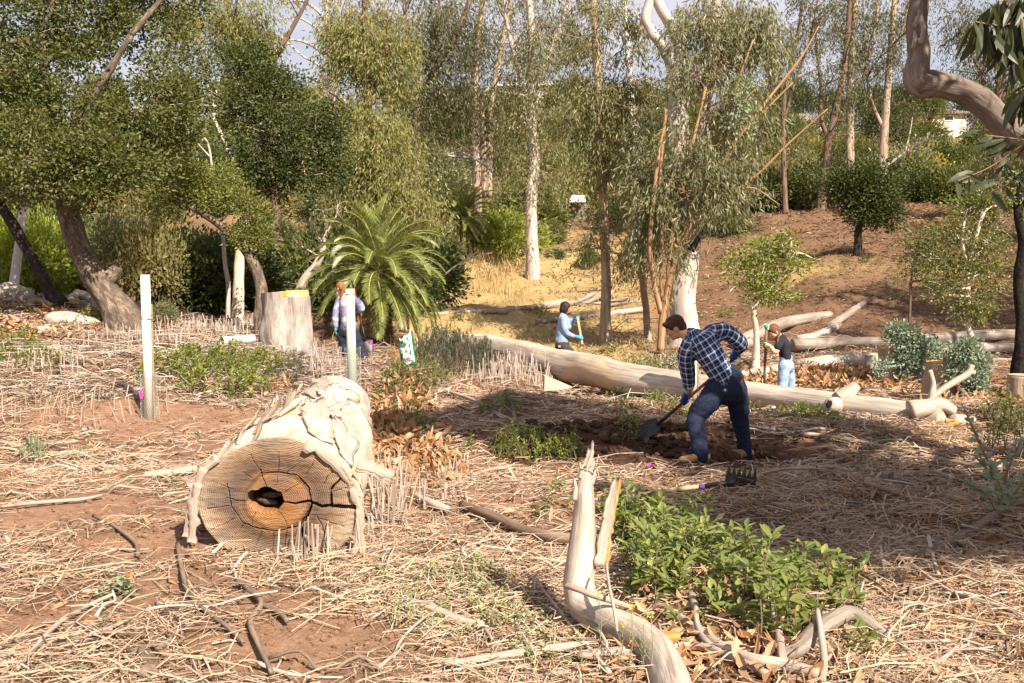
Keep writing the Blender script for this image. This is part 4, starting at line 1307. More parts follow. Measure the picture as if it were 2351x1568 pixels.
# ------------------------------------------------------------------ the big sawn log in front
LY0, LY1 = 6.55, 11.0
outline = [(640, 1003), (560, 1024), (492, 1064), (453, 1112), (452, 1160), (470, 1208), (502, 1246), (545, 1276), (610, 1290), (700, 1290), (758, 1274), (798, 1240), (818, 1195), (825, 1152), (815, 1112), (795, 1078), (758, 1043), (700, 1014)]
ow = np.array([P(u, v, LY0) for u, v in outline])
ctr0 = P(637, 1148, LY0)
ctr1 = P(768, 948, LY1)
rel = ow - ctr0
oth = np.arctan2(rel[:, 2], rel[:, 0])
orr = np.hypot(rel[:, 0], rel[:, 2])
so = np.argsort(oth)
oth, orr = oth[so], orr[so]
oth = np.concatenate([oth - 2 * PI, oth, oth + 2 * PI])
orr = np.tile(orr, 3)
NT, NS = 220, 110
th = np.arange(NT) * 2 * PI / NT
R0 = np.interp(th, oth, orr)
R0 = (R0 + np.roll(R0, 1) + np.roll(R0, -1) + np.roll(R0, 2) + np.roll(R0, -2)) / 5
root_log = thing('sawn_log', 'huge sawn eucalyptus log with a hollow cracked cut face towards the viewer', 'log', (ctr0[0], LY0 + 2, 0))
s = np.linspace(0, 1, NS)
S, T = np.meshgrid(s, th, indexing='ij')
Rl = R0[None] * (1 - S) + .41 * S
Rl = Rl * (1 + .10 * np.sin(PI * np.clip((S - .2) / .5, 0, 1)) * np.clip(np.cos(T - .2), 0, 1))
q = np.c_[(np.cos(T) * .5).ravel(), (np.sin(T) * .5).ravel(), (S * 4.4).ravel()]
lump = fbm(q * [2.2, 2.2, .9], 41, 3).reshape(S.shape)
flake = np.clip(fbm(q * [4, 4, 1.3] + 9, 47, 3).reshape(S.shape) * 3.5, -1, 1)
spiral = np.sin(T * 2 + S * 7 + 1.5 * lump)
edge = np.clip(S / .02, 0, 1)
Rl = Rl + edge * (.035 * lump + .011 * flake + .012 * spiral) * np.clip(1.2 - S, .5, 1)
Rl = Rl + np.exp(-((S - .16) / .035) ** 2) * .05 * np.clip(np.cos(T - 1.0), 0, 1) + np.exp(-((S - .62) / .08) ** 2) * .05 * np.clip(np.cos(T - 1.1), 0, 1) ** 2
cx = ctr0[0] * (1 - S) + ctr1[0] * S
cz = ctr0[2] * (1 - S) + ctr1[2] * S
cy = LY0 + (LY1 - LY0) * S
bv = np.stack([cx + Rl * np.cos(T), cy + 0 * T, cz + Rl * np.sin(T)], -1)


def bark_point(tt, ss_, lift=0.0):
    """Point on the bark at angle tt, along ss_, raised by lift."""
    i = np.clip(np.asarray(ss_) * (NS - 1), 0, NS - 1).astype(int)
    j = np.round((np.asarray(tt) % (2 * PI)) / (2 * PI) * NT).astype(int) % NT
    p = bv[i, j]
    nrm = np.stack([np.cos(tt), 0 * np.asarray(tt), np.sin(tt)], -1)
    return p + nrm * np.asarray(lift)[..., None]


mb = MB()
i = np.arange(NS - 1)[:, None] * NT
j = np.arange(NT)[None]
k = (j + 1) % NT
tuv = np.stack([Rl * np.cos(T), Rl * np.sin(T), S * 4.4], -1)
v = np.concatenate([bv.reshape(-1, 3), [[ctr1[0], LY1, ctr1[2]]]])
e = (NS - 1) * NT
mb.add(v, f3=[[e + a, e + (a + 1) % NT, NS * NT] for a in range(NT)], f4=np.stack([i + j, i + NT + j, i + NT + k, i + k], -1).reshape(-1, 4), t=np.concatenate([tuv.reshape(-1, 3), [[0, 0, 4.4]]]))
mb.build('bark', M['creambark'], root_log)


# cut face with cracks and a rotted hollow, all cut into the wood
def w2(pl):
    return np.array([P(u, v, LY0)[[0, 2]] for u, v in pl])


def dist_poly(p, pl):
    """Distance to a polyline and the share run along it."""
    best = np.full(len(p), 9.0)
    tt = np.zeros(len(p))
    n = len(pl) - 1
    for a in range(n):
        d = pl[a + 1] - pl[a]
        t = np.clip(((p - pl[a]) @ d) / (d @ d), 0, 1)
        r = np.linalg.norm(p - pl[a] - t[:, None] * d, axis=1)
        b = r < best
        best[b] = r[b]
        tt[b] = (a + t[b]) / n
    return best, tt


NR = 150
NT2 = 600
th2 = np.arange(NT2) * 2 * PI / NT2
R2 = np.interp(th2, np.concatenate([th, [2 * PI]]), np.concatenate([R0, R0[:1]]))
f = np.linspace(0.0, 1, NR)
hc = P(609, 1149, LY0)[[0, 2]]
cc = ctr0[[0, 2]]
F, T2 = np.meshgrid(f, th2, indexing='ij')
RR = F * R2[None]
cen = hc[None, None] * (1 - F[..., None]) + cc[None, None] * F[..., None]
fx = cen[..., 0] + RR * np.cos(T2)
fz = cen[..., 1] + RR * np.sin(T2)
p2 = np.c_[fx.ravel(), fz.ravel()]
wob = fbm(np.c_[p2 * 9, 0 * p2[:, 0]], 51, 3)
pw = p2 + np.c_[wob, fbm(np.c_[p2 * 9, 0 * p2[:, 0] + 5], 52, 3)] * .008
depth = np.zeros(len(p2))
crk = [([(648, 1152), (680, 1154), (707, 1148), (740, 1162), (783, 1162), (824, 1163)], .006, .017, .11), ([(716, 1154), (707, 1176), (688, 1208), (696, 1235), (715, 1272)], .007, .020, .11),
       ([(761, 1159), (759, 1127), (783, 1094)], .013, .004, .07), ([(612, 1120), (606, 1098), (600, 1075)], .004, .003, .03), ([(575, 1150), (545, 1150), (520, 1140)], .004, .002, .03),
       ([(560, 1200), (590, 1212), (640, 1217), (690, 1205)], .005, .004, .05), ([(716, 1150), (712, 1120), (680, 1092), (640, 1083), (600, 1086)], .006, .003, .05), ([(525, 1110), (530, 1160), (560, 1200)], .003, .004, .035)]
for (a, b) in [((603, 1217), (585, 1262)), ((630, 1219), (625, 1282)), ((658, 1216), (656, 1284)), ((560, 1205), (520, 1245)), ((725, 1200), (770, 1240)), ((735, 1190), (800, 1215)), ((745, 1110), (770, 1075)), ((700, 1090), (730, 1050)), ((765, 1130), (812, 1115)),
               ((600, 1080), (575, 1040)), ((640, 1080), (640, 1035)), ((535, 1120), (490, 1105)), ((525, 1160), (470, 1170)), ((540, 1190), (490, 1215)), ((680, 1215), (678, 1260)), ((728, 1185), (760, 1250)), ((660, 1085), (690, 1060)), ((580, 1095), (560, 1080)), ((655, 1130), (690, 1110)), ((640, 1175), (660, 1205)), ((590, 1175), (580, 1205)), ((630, 1120), (640, 1092))]:
    m_ = ((a[0] + b[0]) / 2 + np.random.default_rng(a[0]).normal() * 3, (a[1] + b[1]) / 2)
    crk.append(([a, m_, b], .0032, .0012, .016))
for pl, wa, wb, dp in crk:
    d, t = dist_poly(pw, w2(pl))
    w = wa * (1 - t) + wb * t
    depth = np.maximum(depth, dp * np.clip(1.6 * (1 - d / w), 0, 1))
he = np.hypot((pw[:, 0] - hc[0]) / .115, (pw[:, 1] - hc[1]) / .078) + .18 * wob
hole = np.clip((1.06 - he) * 7, 0, 1)
depth = np.maximum(depth, hole * .42)
rim = np.clip((F.ravel() - .985) * 60, 0, 1)
relief = .004 * fbm(np.c_[p2[:, :1] * 6, p2[:, 1:] * 30, 0 * p2[:, :1]], 55, 3)
sec = .02 * (np.hypot((p2[:, 0] - cc[0] + .03) / .26, (p2[:, 1] - cc[1]) / .2) < 1)
fy = LY0 - .012 + depth + relief + .012 * rim
mb = MB()
i = np.arange(NR - 1)[:, None] * NT2
j = np.arange(NT2)[None]
k = (j + 1) % NT2
rc = np.hypot((p2[:, 0] - cc[0]) / R0.mean(), (p2[:, 1] - cc[1]) / (R0.mean() * .86))
mb.add(np.c_[p2[:, 0], fy, p2[:, 1]], f4=np.stack([i + j, i + k, i + NT2 + k, i + NT2 + j], -1).reshape(-1, 4), t=np.c_[p2 - cc, 0 * p2[:, 0]])
m, N, L, b, o = nt('cutface')
at = attr(N, 'tuv').outputs['Vector']
nz = noise(N, L, at, 5, 5, .6)
rad = attr(N, 'rad').outputs['Fac']
rd = math_n(N, L, 'ADD', rad, math_n(N, L, 'MULTIPLY', math_n(N, L, 'SUBTRACT', nz.outputs[0], .5), .22))
r1 = ramp(N, [(0, (.22, .095, .035)), (.22, (.29, .13, .045)), (.40, (.34, .17, .07)), (.465, (.12, .065, .035)), (.50, (.22, .11, .05)), (.60, (.115, .07, .045)), (.70, (.17, .105, .068)), (.82, (.27, .17, .10)), (.93, (.33, .225, .14)), (1.0, (.40, .29, .20))])
L.new(rd, r1.inputs[0])
ring = math_n(N, L, 'SINE', math_n(N, L, 'MULTIPLY', math_n(N, L, 'ADD', rad, math_n(N, L, 'MULTIPLY', nz.outputs[0], .06)), 230))
rr2 = ramp(N, [(.2, .78), (.8, 1.08)])
L.new(math_n(N, L, 'ADD', math_n(N, L, 'MULTIPLY', ring, .25), .5), rr2.inputs[0])
col = mixc(N, L, .8, r1.outputs[0], mixc(N, L, 1.0, r1.outputs[0], rr2.outputs[0], 'MULTIPLY'))
ns = noise(N, L, mapping(N, L, at, (2.5, 9, 1)), 7, 8, .75)
rs = ramp(N, [(.30, .55), (.52, 1.0), (.72, 1.28)])
L.new(ns.outputs[0], rs.inputs[0])
col = mixc(N, L, .85, col, mixc(N, L, 1.0, col, rs.outputs[0], 'MULTIPLY'))
nb = noise(N, L, mapping(N, L, at, (1, 1.4, 1), (3, 1, 0)), 3.2, 4, .6)
rb = ramp(N, [(.48, 0.0), (.62, 1.0)])
L.new(nb.outputs[0], rb.inputs[0])
col = mixc(N, L, math_n(N, L, 'MULTIPLY', rb.outputs[0], .6), col, (.13, .10, .085))
rot = attr(N, 'rot').outputs['Fac']
col = mixc(N, L, rot, col, (.035, .024, .018))
L.new(col, b.inputs['Base Color'])
b.inputs['Roughness'].default_value = .82
b.inputs['Specular IOR Level'].default_value = .2
bump(N, L, b, math_n(N, L, 'ADD', ns.outputs[0], math_n(N, L, 'MULTIPLY', ring, .12)), .012)
M['cutface'] = m
mb.build('cut_face', M['cutface'], root_log, attrs={'rad': rc, 'rot': np.clip(hole * 1.4 - .3, 0, 1)})
for (u, v, s_, a_) in [(617, 1144, .045, .1), (602, 1159, .04, -.25)]:
    c = P(u, v, LY0) + [0, .10, 0]
    MB().tube([c + [-.07, .02, -.07 * a_], c + [0, 0, .008], c + [.07, .03, .07 * a_]], [.012, .024, .014], n=8, res=5, rough=.4, rs=30, seed=3).build('rotten_chunk', M['oakbark'], root_log)


# peeling bark: plates and strips, each its own piece
def bark_plate(ang0, s0, ln, wd, lift0, lift1, seed, skew=0.0, name='bark_strip', mat='strip', thick=.008):
    rng = np.random.default_rng(seed)
    nu, nv = 14, 6
    uu = np.linspace(0, 1, nu)
    vv = np.linspace(-.5, .5, nv)
    U, V = np.meshgrid(uu, vv, indexing='ij')
    jag = 1 - .45 * np.abs(fbm(np.c_[(U * 5).ravel(), (V * 2).ravel(), np.full(U.size, seed)], seed, 3)).reshape(U.shape)
    W = wd * np.sin(PI * (.12 + .8 * U)) ** .5 * jag
    ss_ = np.clip(s0 + ln * U / 4.4, 0, .999)
    tt = ang0 + skew * U + V * W / .5
    lf = lift0 + (lift1 - lift0) * U ** 2 + .035 * np.abs(V) * 2 * (.4 + U) * np.sin(seed + 3 * V) ** 2 + .01
    top = bark_point(tt, ss_, lf)
    bot = bark_point(tt, ss_, lf - thick)
    v = np.concatenate([top.reshape(-1, 3), bot.reshape(-1, 3)])
    n = nu * nv
    q = []
    for a in range(nu - 1):
        for c in range(nv - 1):
            x = a * nv + c
            q += [[x, x + 1, x + nv + 1, x + nv], [n + x, n + x + nv, n + x + nv + 1, n + x + 1]]
    for a in range(nu - 1):
        x = a * nv
        q += [[x, x + nv, n + x + nv, n + x], [x + nv - 1, n + x + nv - 1, n + x + 2 * nv - 1, x + 2 * nv - 1]]
    for c in range(nv - 1):
        x = (nu - 1) * nv + c
        q += [[c, n + c, n + c + 1, c + 1], [x, x + 1, n + x + 1, n + x]]
    t = np.concatenate([np.c_[V.ravel() * wd * 6, 0 * V.ravel() + seed, U.ravel() * ln]] * 2)
    return MB().add(v, f4=q, t=t).build(name, M[mat], root_log)


prng = np.random.default_rng(77)
for k in range(22):       # left shoulder: long shreds standing off the wood
    a0 = prng.uniform(1.9, 3.3)
    bark_plate(a0, prng.uniform(.0, .7), prng.uniform(.5, 1.5), prng.uniform(.03, .09), .003, prng.uniform(.01, .10), 100 + k, prng.normal() * .2, mat=['strip', 'creambark', 'eucbark'][k % 3])
for k in range(7):       # top and right: broad plates
    bark_plate(prng.uniform(.3, 1.7), prng.uniform(.05, .75), prng.uniform(.5, 1.1), prng.uniform(.12, .30), .002, prng.uniform(.008, .03), 140 + k, prng.normal() * .35, 'bark_plate', ['creambark', 'strip'][k % 2], .012)
bark_plate(.95, .03, 1.7, .30, .01, .03, 160, .5, 'bark_plate', 'creambark', .02)
bark_plate(.5, .04, 1.2, .22, .012, .02, 161, .45, 'bark_plate', 'eucpale', .02)
bark_plate(1.3, .45, 1.3, .34, .005, .03, 162, -.5, 'bark_plate', 'creambark', .02)


def slab(name, pts, w, th_, mat, parent=None, jag=.2, seed=0, face=(0, -1, .3)):
    """A torn strip of bark or wood along pts, facing roughly towards face."""
    pts, ww = smooth_path(np.asarray(pts, float), np.broadcast_to(np.asarray(w, float), (len(pts),)).copy(), 5)
    n = len(pts)
    tg = norm(np.gradient(pts, axis=0))
    fc = np.asarray(face, float)
    sd = norm(np.cross(tg, fc))
    nr = np.cross(sd, tg)
    rng = np.random.default_rng(seed)
    j1, j2 = 1 + jag * rng.normal(size=n), 1 + jag * rng.normal(size=n)
    l, r = pts + sd * (ww * .5 * j1)[:, None] + nr * (ww * .18)[:, None], pts - sd * (ww * .5 * j2)[:, None] + nr * (ww * .18)[:, None]
    v = np.concatenate([l, pts, r, l - nr * th_, pts - nr * th_, r - nr * th_])
    q = []
    for a in range(n - 1):
        for (x, y) in ((0, 1), (1, 2)):
            q += [[x * n + a, x * n + a + 1, y * n + a + 1, y * n + a], [(x + 3) * n + a, (y + 3) * n + a, (y + 3) * n + a + 1, (x + 3) * n + a + 1]]
        q += [[a, 3 * n + a, 3 * n + a + 1, a + 1], [2 * n + a, 2 * n + a + 1, 5 * n + a + 1, 5 * n + a]]
    for a in (0, n - 1):
        q += [[a, n + a, 4 * n + a, 3 * n + a], [n + a, 2 * n + a, 5 * n + a, 4 * n + a]]
    s_ = np.linspace(0, 1, n) * np.linalg.norm(pts[-1] - pts[0])
    t = np.concatenate([np.c_[np.full(n, k * ww.mean() * 3), np.full(n, seed * 1.0), s_] for k in (-1, 0, 1, -1, 0, 1)])
    return MB().add(v, f4=q, t=t).build(name, M[mat], parent)


for pts, w, sd in [([(470, 1075), (446, 1130), (436, 1180), (428, 1232)], .05, 1), ([(456, 1110), (444, 1160), (446, 1200), (440, 1245)], .06, 2), ([(500, 1050), (462, 1085), (440, 1120)], .06, 3), ([(808, 1120), (826, 1170), (828, 1230), (836, 1290)], .05, 4), ([(822, 1170), (822, 1230), (812, 1282)], .04, 5),
                   ([(700, 1020), (760, 1050), (800, 1095), (822, 1140)], .07, 6), ([(820, 1065), (860, 1078), (905, 1092)], .10, 7)]:
    slab('bark_strip', [P(u, v, LY0 - .03 + .012 * i_) for i_, (u, v) in enumerate(pts)], w, .008, 'strip', root_log, .25, sd, (0.1, -1, .2))

# ------------------------------------------------------------------ the long fallen trunk behind the digger
def px_tube(name, label, pts, mat, ends=None, cat='log', n=20, res=6, rough=.10, rs=3, seed=1, group=None, part='trunk', lie=False):
    """pts: (u, v_centre, r_px, Y); lie: find the depth at which it rests on the terrain."""
    if lie:
        Ys = np.array([np.clip(G(u, v + .85 * r)[1], Y - 5, Y + 6) for u, v, r, Y in pts])
        if len(Ys) > 2:
            x_ = np.array([p_[0] for p_ in pts], float)
            Ys = .5 * Ys + .5 * np.polyval(np.polyfit(x_, Ys, 1), x_)
        pts = [(u, v, r, y_) for (u, v, r, _), y_ in zip(pts, Ys)]
    q = np.array([P(u, v, Y) for u, v, r, Y in pts])
    r = np.array([r * Y / FPX for u, v, r, Y in pts])
    c = q[len(q) // 2]
    t = thing(name, label, cat, (c[0], c[1], h1(c[0], c[1])), group)
    MB().tube(q, r, n=n, res=res, rough=rough, rs=rs / max(r.max(), .03) * .25, seed=seed).build(part, M[mat], t)
    if ends:
        for e, mt in ends:
            a, bb = (q[0], q[1]) if e == 0 else (q[-1], q[-2])
            rr = r[0] if e == 0 else r[-1]
            d = norm(a - bb)
            x = norm(np.cross(d, [0, 0, 1.]))
            y = np.cross(x, d)
            tt = np.arange(24) * 2 * PI / 24
            ring = a + d * .012 + x * (np.cos(tt) * rr * .98)[:, None] + y * (np.sin(tt) * rr * .98)[:, None]
            m_ = MB().add(np.concatenate([ring, [a + d * .016]]), f3=[[k_, (k_ + 1) % 24, 24] for k_ in range(24)], t=np.concatenate([np.c_[np.cos(tt) * rr, np.sin(tt) * rr, 0 * tt], [[0, 0, 0]]]))
            m_.build('sawn_end', M[mt], t, smooth=False)
    return t


fl = px_tube('fallen_tree', 'long smooth weathered tree trunk lying across the clearing behind the digger', [(1012, 782, 15, 22.4), (1040, 786, 20, 22), (1120, 800, 29, 21), (1210, 818, 35, 19.6), (1310, 842, 37, 18), (1420, 866, 36, 16.6), (1540, 884, 34, 15.6), (1680, 900, 31, 14.7), (1800, 914, 29, 14), (1920, 930, 30, 13.3), (2030, 945, 31, 12.7), (2120, 957, 30, 12.3), (2165, 962, 25, 12.1)], 'greylog', n=36, res=14, rough=.13, seed=5)
q, r = pxpath([(1040, 772, 10), (1015, 776, 7)], 22.1)
# knot, snapped stub, forked limb and torn end
kq = [P(1916, 935, 13.22), P(1912, 932, 13.0), P(1905, 929, 12.93)]
km = MB().tube(kq, [.13, .115, .09], n=16, res=5, rough=.12, rs=9)
km.build('knot', M['greylog'], fl)
hcn = P(1904, 929, 12.925)
MB().sphere(hcn, (.05, .02, .06), 12, 7, .2).build('knot_hole', M['burnt'], fl)
q, r = pxpath([(1930, 918, 20), (1945, 905, 18), (1958, 893, 15), (1968, 884, 12)], 13.2)
MB().tube(q, r, n=14, res=5, rough=.15, rs=8).build('limb_stub', M['greylog'], fl)
for k in range(9):
    a = prng.uniform(0, 6.28)
    c = P(1968 + 9 * math.cos(a), 885 + 5 * math.sin(a), 13.2 + .03 * math.sin(a))
    slab('splinter', [c, c + [.02 * math.cos(a) + .03, -.02, .03 + .05 * prng.random()]], [.035, .008], .01, 'splinter', fl, .2, k, (0, -1, .4))
for st in ([(2135, 935, 10), (2140, 905, 9), (2142, 880, 6.5), (2135, 850, 5.5)], [(2140, 912, 9), (2165, 893, 8), (2195, 875, 8), (2222, 858, 8), (2232, 838, 7)], [(2218, 860, 7), (2228, 855, 7), (2238, 856, 6)]):
    q, r = pxpath(st, 12.2)
    MB().tube(q, r, n=10, res=6, rough=.10, rs=9).build('limb', M['deadwood'], fl)
q, r = pxpath([(2090, 945, 24), (2130, 935, 20), (2160, 930, 16), (2190, 945, 12)], 12.15)
MB().tube(q, r, n=16, res=6, rough=.15, rs=6).build('limb_collar', M['greylog'], fl)
for k in range(14):
    u = 2110 + k * 6
    v = 978 + prng.normal() * 6 - abs(k - 5) * .7
    c = P(u, v, 11.95)
    slab('splinter', [c, c + [.10 + .12 * prng.random(), -.05 * prng.random(), .02 * prng.normal()]], [.05, .012], .012, 'splinter', fl, .25, 40 + k, (0, -1, .2))
px_tube('broken_limb', 'grey limb lying right of the torn end of the fallen trunk', [(2185, 965, 17, 12.1), (2235, 968, 12, 12.3), (2290, 975, 10, 12.5), (2360, 985, 9, 12.6)], 'greylog', n=12, seed=8)
px_tube('curved_branch', 'crooked grey branch above the broken limb at the right edge', [(2205, 958, 4, 13.4), (2225, 943, 5, 13.3), (2255, 935, 6, 13.3), (2290, 938, 6, 13.3), (2330, 935, 6, 13.2), (2370, 945, 6, 13.2)], 'deadwood', n=10, seed=9)
# wood wedge leaning on the trunk
wq = [P(1245, 862, 15.9), P(1310, 888, 15.7), P(1248, 884, 15.6), P(1244, 880, 15.5)]
wd = MB()
wa, wb_, wc = P(1247, 859, 15.8), P(1312, 887, 15.55), P(1246, 893, 15.6)
off = np.array([.02, -.22, -.02])
wd.add([wa, wb_, wc, wa + off, wb_ + off * .5, wc + off], f3=[[0, 1, 2], [3, 5, 4]], f4=[[0, 3, 4, 1], [1, 4, 5, 2], [2, 5, 3, 0]])
tag(wd.build('wood_wedge', M['sawold'], smooth=False, loc=(wc[0], wc[1], h1(wc[0], wc[1]))), 'wedge of split wood lying against the fallen trunk', 'wood wedge')

# ------------------------------------------------------------------ logs on the slope
for lab, pts, mat, ends in [
    ('thin grey log on the dry grass just right of the palm', [(985, 723, 6, 30), (1060, 718, 6.5, 30.2), (1165, 714, 6, 30.5)], 'greylog', [(0, 'sawold')]),
    ('long thin grey log running on to the brush heap behind the woman with the stake', [(1110, 717, 6, 31), (1200, 708, 6.5, 31.5), (1325, 696, 6, 32.5)], 'farlog', None),
    ('thin dark log between the woman and the palm', [(1225, 740, 6, 28), (1300, 731, 6, 28.2), (1350, 726, 5.5, 28.4)], 'farlog', [(0, 'sawold')]),
    ('grey pole passing behind the straight eucalyptus', [(1335, 730, 6.5, 28.6), (1400, 720, 7, 28.8), (1480, 710, 6.5, 29)], 'greylog', None),
    ('upper grey pole lying behind the straight eucalyptus', [(1330, 707, 4.5, 32), (1400, 692, 4.5, 32.3), (1476, 683, 4, 32.5)], 'farlog', None),
    ('middle grey pole lying behind the straight eucalyptus', [(1350, 700, 4.5, 31), (1410, 700, 4.5, 31.2), (1470, 692, 4, 31.4)], 'farlog', None),
    ('short grey limb on the brush heap behind the woman', [(1325, 692, 6, 32), (1370, 672, 5, 32.2)], 'farlog', [(1, 'sawold')]),
    ('slanting limb on top of the brush heap', [(1335, 700, 6, 31.6), (1390, 676, 4.5, 31.8), (1410, 668, 3.5, 32)], 'farlog', None),
    ('pale short log left of the brush heap', [(1248, 700, 5, 32.3), (1300, 690, 5.5, 32.5)], 'greylog', [(1, 'sawold')]),
    ('thick grey log sloping up behind the young oak', [(1690, 790, 15, 23), (1740, 765, 15, 24), (1800, 742, 14, 25), (1850, 732, 12, 25.8), (1905, 723, 10, 26.5)], 'farlog', [(1, 'sawold')]),
    ('short dark stub beside the thick sloping log', [(1690, 800, 12, 22.4), (1722, 786, 13, 22.6)], 'farlog', [(1, 'sawold')]),
    ('tilted broken log above the young woman digging', [(1905, 750, 9, 27.5), (1945, 722, 8, 28.6), (1985, 694, 7, 29.8)], 'farlog', [(1, 'sawold')]),
    ('splintered log lying below the tilted one', [(1835, 778, 8, 25.8), (1880, 768, 9, 26), (1925, 748, 9, 26.3)], 'greylog', [(1, 'burnt')]),
    ('long brown log stretching to the right behind the stumps', [(1820, 791, 14, 23.5), (1920, 789, 14, 23.6), (2060, 788, 14, 23.7), (2150, 779, 14, 24), (2260, 771, 14, 24.3), (2400, 770, 14, 24.5)], 'farlog', None),
    ('short grey log behind the second stump', [(2105, 812, 10, 22), (2200, 800, 12, 22.2), (2340, 800, 12, 22.4)], 'greylog', None),
    ('pale smooth log lying behind the young woman', [(1690, 862, 9, 19.0), (1760, 852, 13, 19), (1850, 838, 17, 19.2), (1940, 830, 18, 19.3), (2012, 825, 15, 19.5)], 'greylog', None)]:
    px_tube('cut_log' if ends else 'fallen_log', lab, pts, mat, ends, n=14, seed=len(lab), rough=.14, lie=True)
# heap of cut rounds and rubble on the bank at left
M['stone'] = plain('stone', (.36, .31, .26), .9, .15, .3, 6, .03)
for lab, pts, mat, ends in [
    ('sawn round lying against the foot of the burled oak', [(400 / 2.4 + 255, 712, 13, 20.2), (432, 715, 15, 20)], 'stumptan', [(1, 'sawold')]),
    ('weathered grey split log left of the sawn round', [(245, 675, 11, 21.4), (300, 690, 12, 21), (355, 712, 11, 20.6)], 'farlog', None),
    ('grey split log beside the weathered one', [(175, 678, 9, 21.6), (225, 690, 10, 21.3), (285, 705, 9, 21)], 'farlog', None),
    ('pale log end sticking up from the rubble at left', [(62, 700, 8, 21), (88, 690, 8, 21), (120, 705, 7, 20.8)], 'stumptan', [(0, 'sawold')]),
    ('orange broken log in the rubble at left', [(105, 678, 8, 21.5), (140, 688, 8, 21.3), (175, 698, 7, 21)], 'splinter', None),
    ('tan log behind the foot of the burled oak', [(470, 700, 14, 22.5), (520, 712, 14, 22.3), (560, 718, 13, 22)], 'farlog', None),
    ('short grey log on the bank', [(350, 705, 10, 21.3), (385, 712, 11, 21)], 'stumptan', None)]:
    pts = [(u * (.62 if u > 300 else .72 if u > 200 else 1), v, r, Y) for u, v, r, Y in pts]
    px_tube('cut_log', lab, pts, mat, ends, n=12, seed=len(lab), rough=.15, lie=True)
for k, (u, v, Y, sx, sy, sz, lab) in enumerate([(165, 722, 20.2, .62, .35, .20, 'broad flat grey boulder below the split logs on the left bank'), (25, 680, 22, .55, .4, .28, 'grey boulder at the top of the left bank'), (95, 775, 18.6, .42, .3, .14, 'pale slanting rock above the yellow green bush at left'), (20, 742, 19.5, .3, .3, .2, 'rock half hidden by orange dead leaves at the left edge'), (255, 722, 20.4, .25, .22, .15, 'small rock beside the dark shoots on the left bank')]):
    p = P(u, v, Y)
    p[2] = h1(p[0], p[1]) + sz * .2
    o = MB().sphere((0, 0, 0), (sx, sy, sz), 22, 14, .22, k + 3).build('boulder', M['stone'])
    o.location = p
    o.rotation_euler = (0, .15, k)
    tag(o, lab, 'boulder')


# ------------------------------------------------------------------ stumps
def stump(label, u, vtop, vbase, rt, rb, Y, side, top, notch=None, seed=1, tilt=0.0, ry=None):
    a, c = P(u, vtop, Y), P(u, vbase, Y)
    k = Y / FPX
    g = h1(c[0], Y)
    t = thing('tree_stump', label, 'stump', (c[0], Y, g))
    n, m_ = 72, 30
    th_ = np.arange(n) * 2 * PI / n
    hh = np.linspace(0, 1, m_)
    HH, TT = np.meshgrid(hh, th_, indexing='ij')
    rad = (rt + (rb - rt) * (1 - HH) ** 2.2) * k
    q = np.c_[np.cos(TT).ravel() * .5, np.sin(TT).ravel() * .5, HH.ravel() * .5]
    rad = rad * (1 + .10 * fbm(q * 4 + seed * 3, seed, 3).reshape(rad.shape) + .10 * (1 - HH) ** 2 * np.sin(TT * 5 + seed))
    zt = a[2] - (g - .15)
    dz = tilt * np.cos(TT)
    cut = np.zeros_like(TT)
    if notch:
        cut = np.where(np.abs((TT - notch[0] + PI) % (2 * PI) - PI) < notch[1], notch[2], 0)
    z = g - .15 + HH * (zt + dz - cut)
    v = np.stack([c[0] + rad * np.cos(TT), Y + rad * np.sin(TT), z], -1).reshape(-1, 3)
    i = np.arange(m_ - 1)[:, None] * n
    j = np.arange(n)[None]
    kk = (j + 1) % n
    tv = np.stack([rad * np.cos(TT), rad * np.sin(TT), z - g], -1).reshape(-1, 3)
    MB().add(v, f4=np.stack([i + j, i + kk, i + n + kk, i + n + j], -1).reshape(-1, 4), t=tv).build('stump_side', M[side], t)
    # the sawn top
    fr = np.array([0, .25, .5, .75, .985])
    ringv, rt_ = [], []
    zz = z[-1]
    for f_ in fr:
        zr = zz * 1.0
        ringv.append(np.stack([c[0] + rad[-1] * f_ * np.cos(th_), Y + rad[-1] * f_ * np.sin(th_), zr - .004 + .01 * fbm(np.c_[th_ * 2, 0 * th_ + f_ * 6, 0 * th_], seed, 2)], -1))
        rt_.append(np.c_[rad[-1] * f_ * np.cos(th_), rad[-1] * f_ * np.sin(th_), 0 * th_])
    i = np.arange(len(fr) - 1)[:, None] * n
    MB().add(np.concatenate(ringv), f4=np.stack([i + j, i + kk, i + n + kk, i + n + j], -1).reshape(-1, 4), t=np.concatenate(rt_)).build('sawn_top', M[top], t, smooth=False)
    return t


bs = stump('tall grey stump with a stepped orange sawn top left of the striped woman', 659, 669, 836, 53, 66, 20.4, 'stumpside', 'sawfresh', (-.62, .95, .12), 3, .03)
c = P(676, 676, 20.2)
MB().add([c + [-.17, .0, -.02], c + [.05, -.1, -.1], c + [.22, .1, -.06], c + [-.05, .1, .08], c + [.1, .0, .05]], f3=[[0, 1, 4], [1, 2, 4], [2, 3, 4], [3, 0, 4], [0, 2, 1], [0, 3, 2]]).build('wood_chunk', M['sawold'], bs, smooth=False)
for k_, (u_, s_) in enumerate([(600, .5), (735, .45), (640, .4), (700, .35)]):
    a = P(u_ * .6 + 659 * .4, 815, 20.1)
    b_ = P(u_, 840, 19.9)
    b_[2] = h1(b_[0], b_[1]) - .05
    MB().tube([a, (a + b_) / 2 + [0, 0, .02], b_], [.16 * s_ * 2, .11 * s_ * 2, .04], n=10, res=5, rough=.2, rs=8).build('root_flare', M['stumpside'], bs)
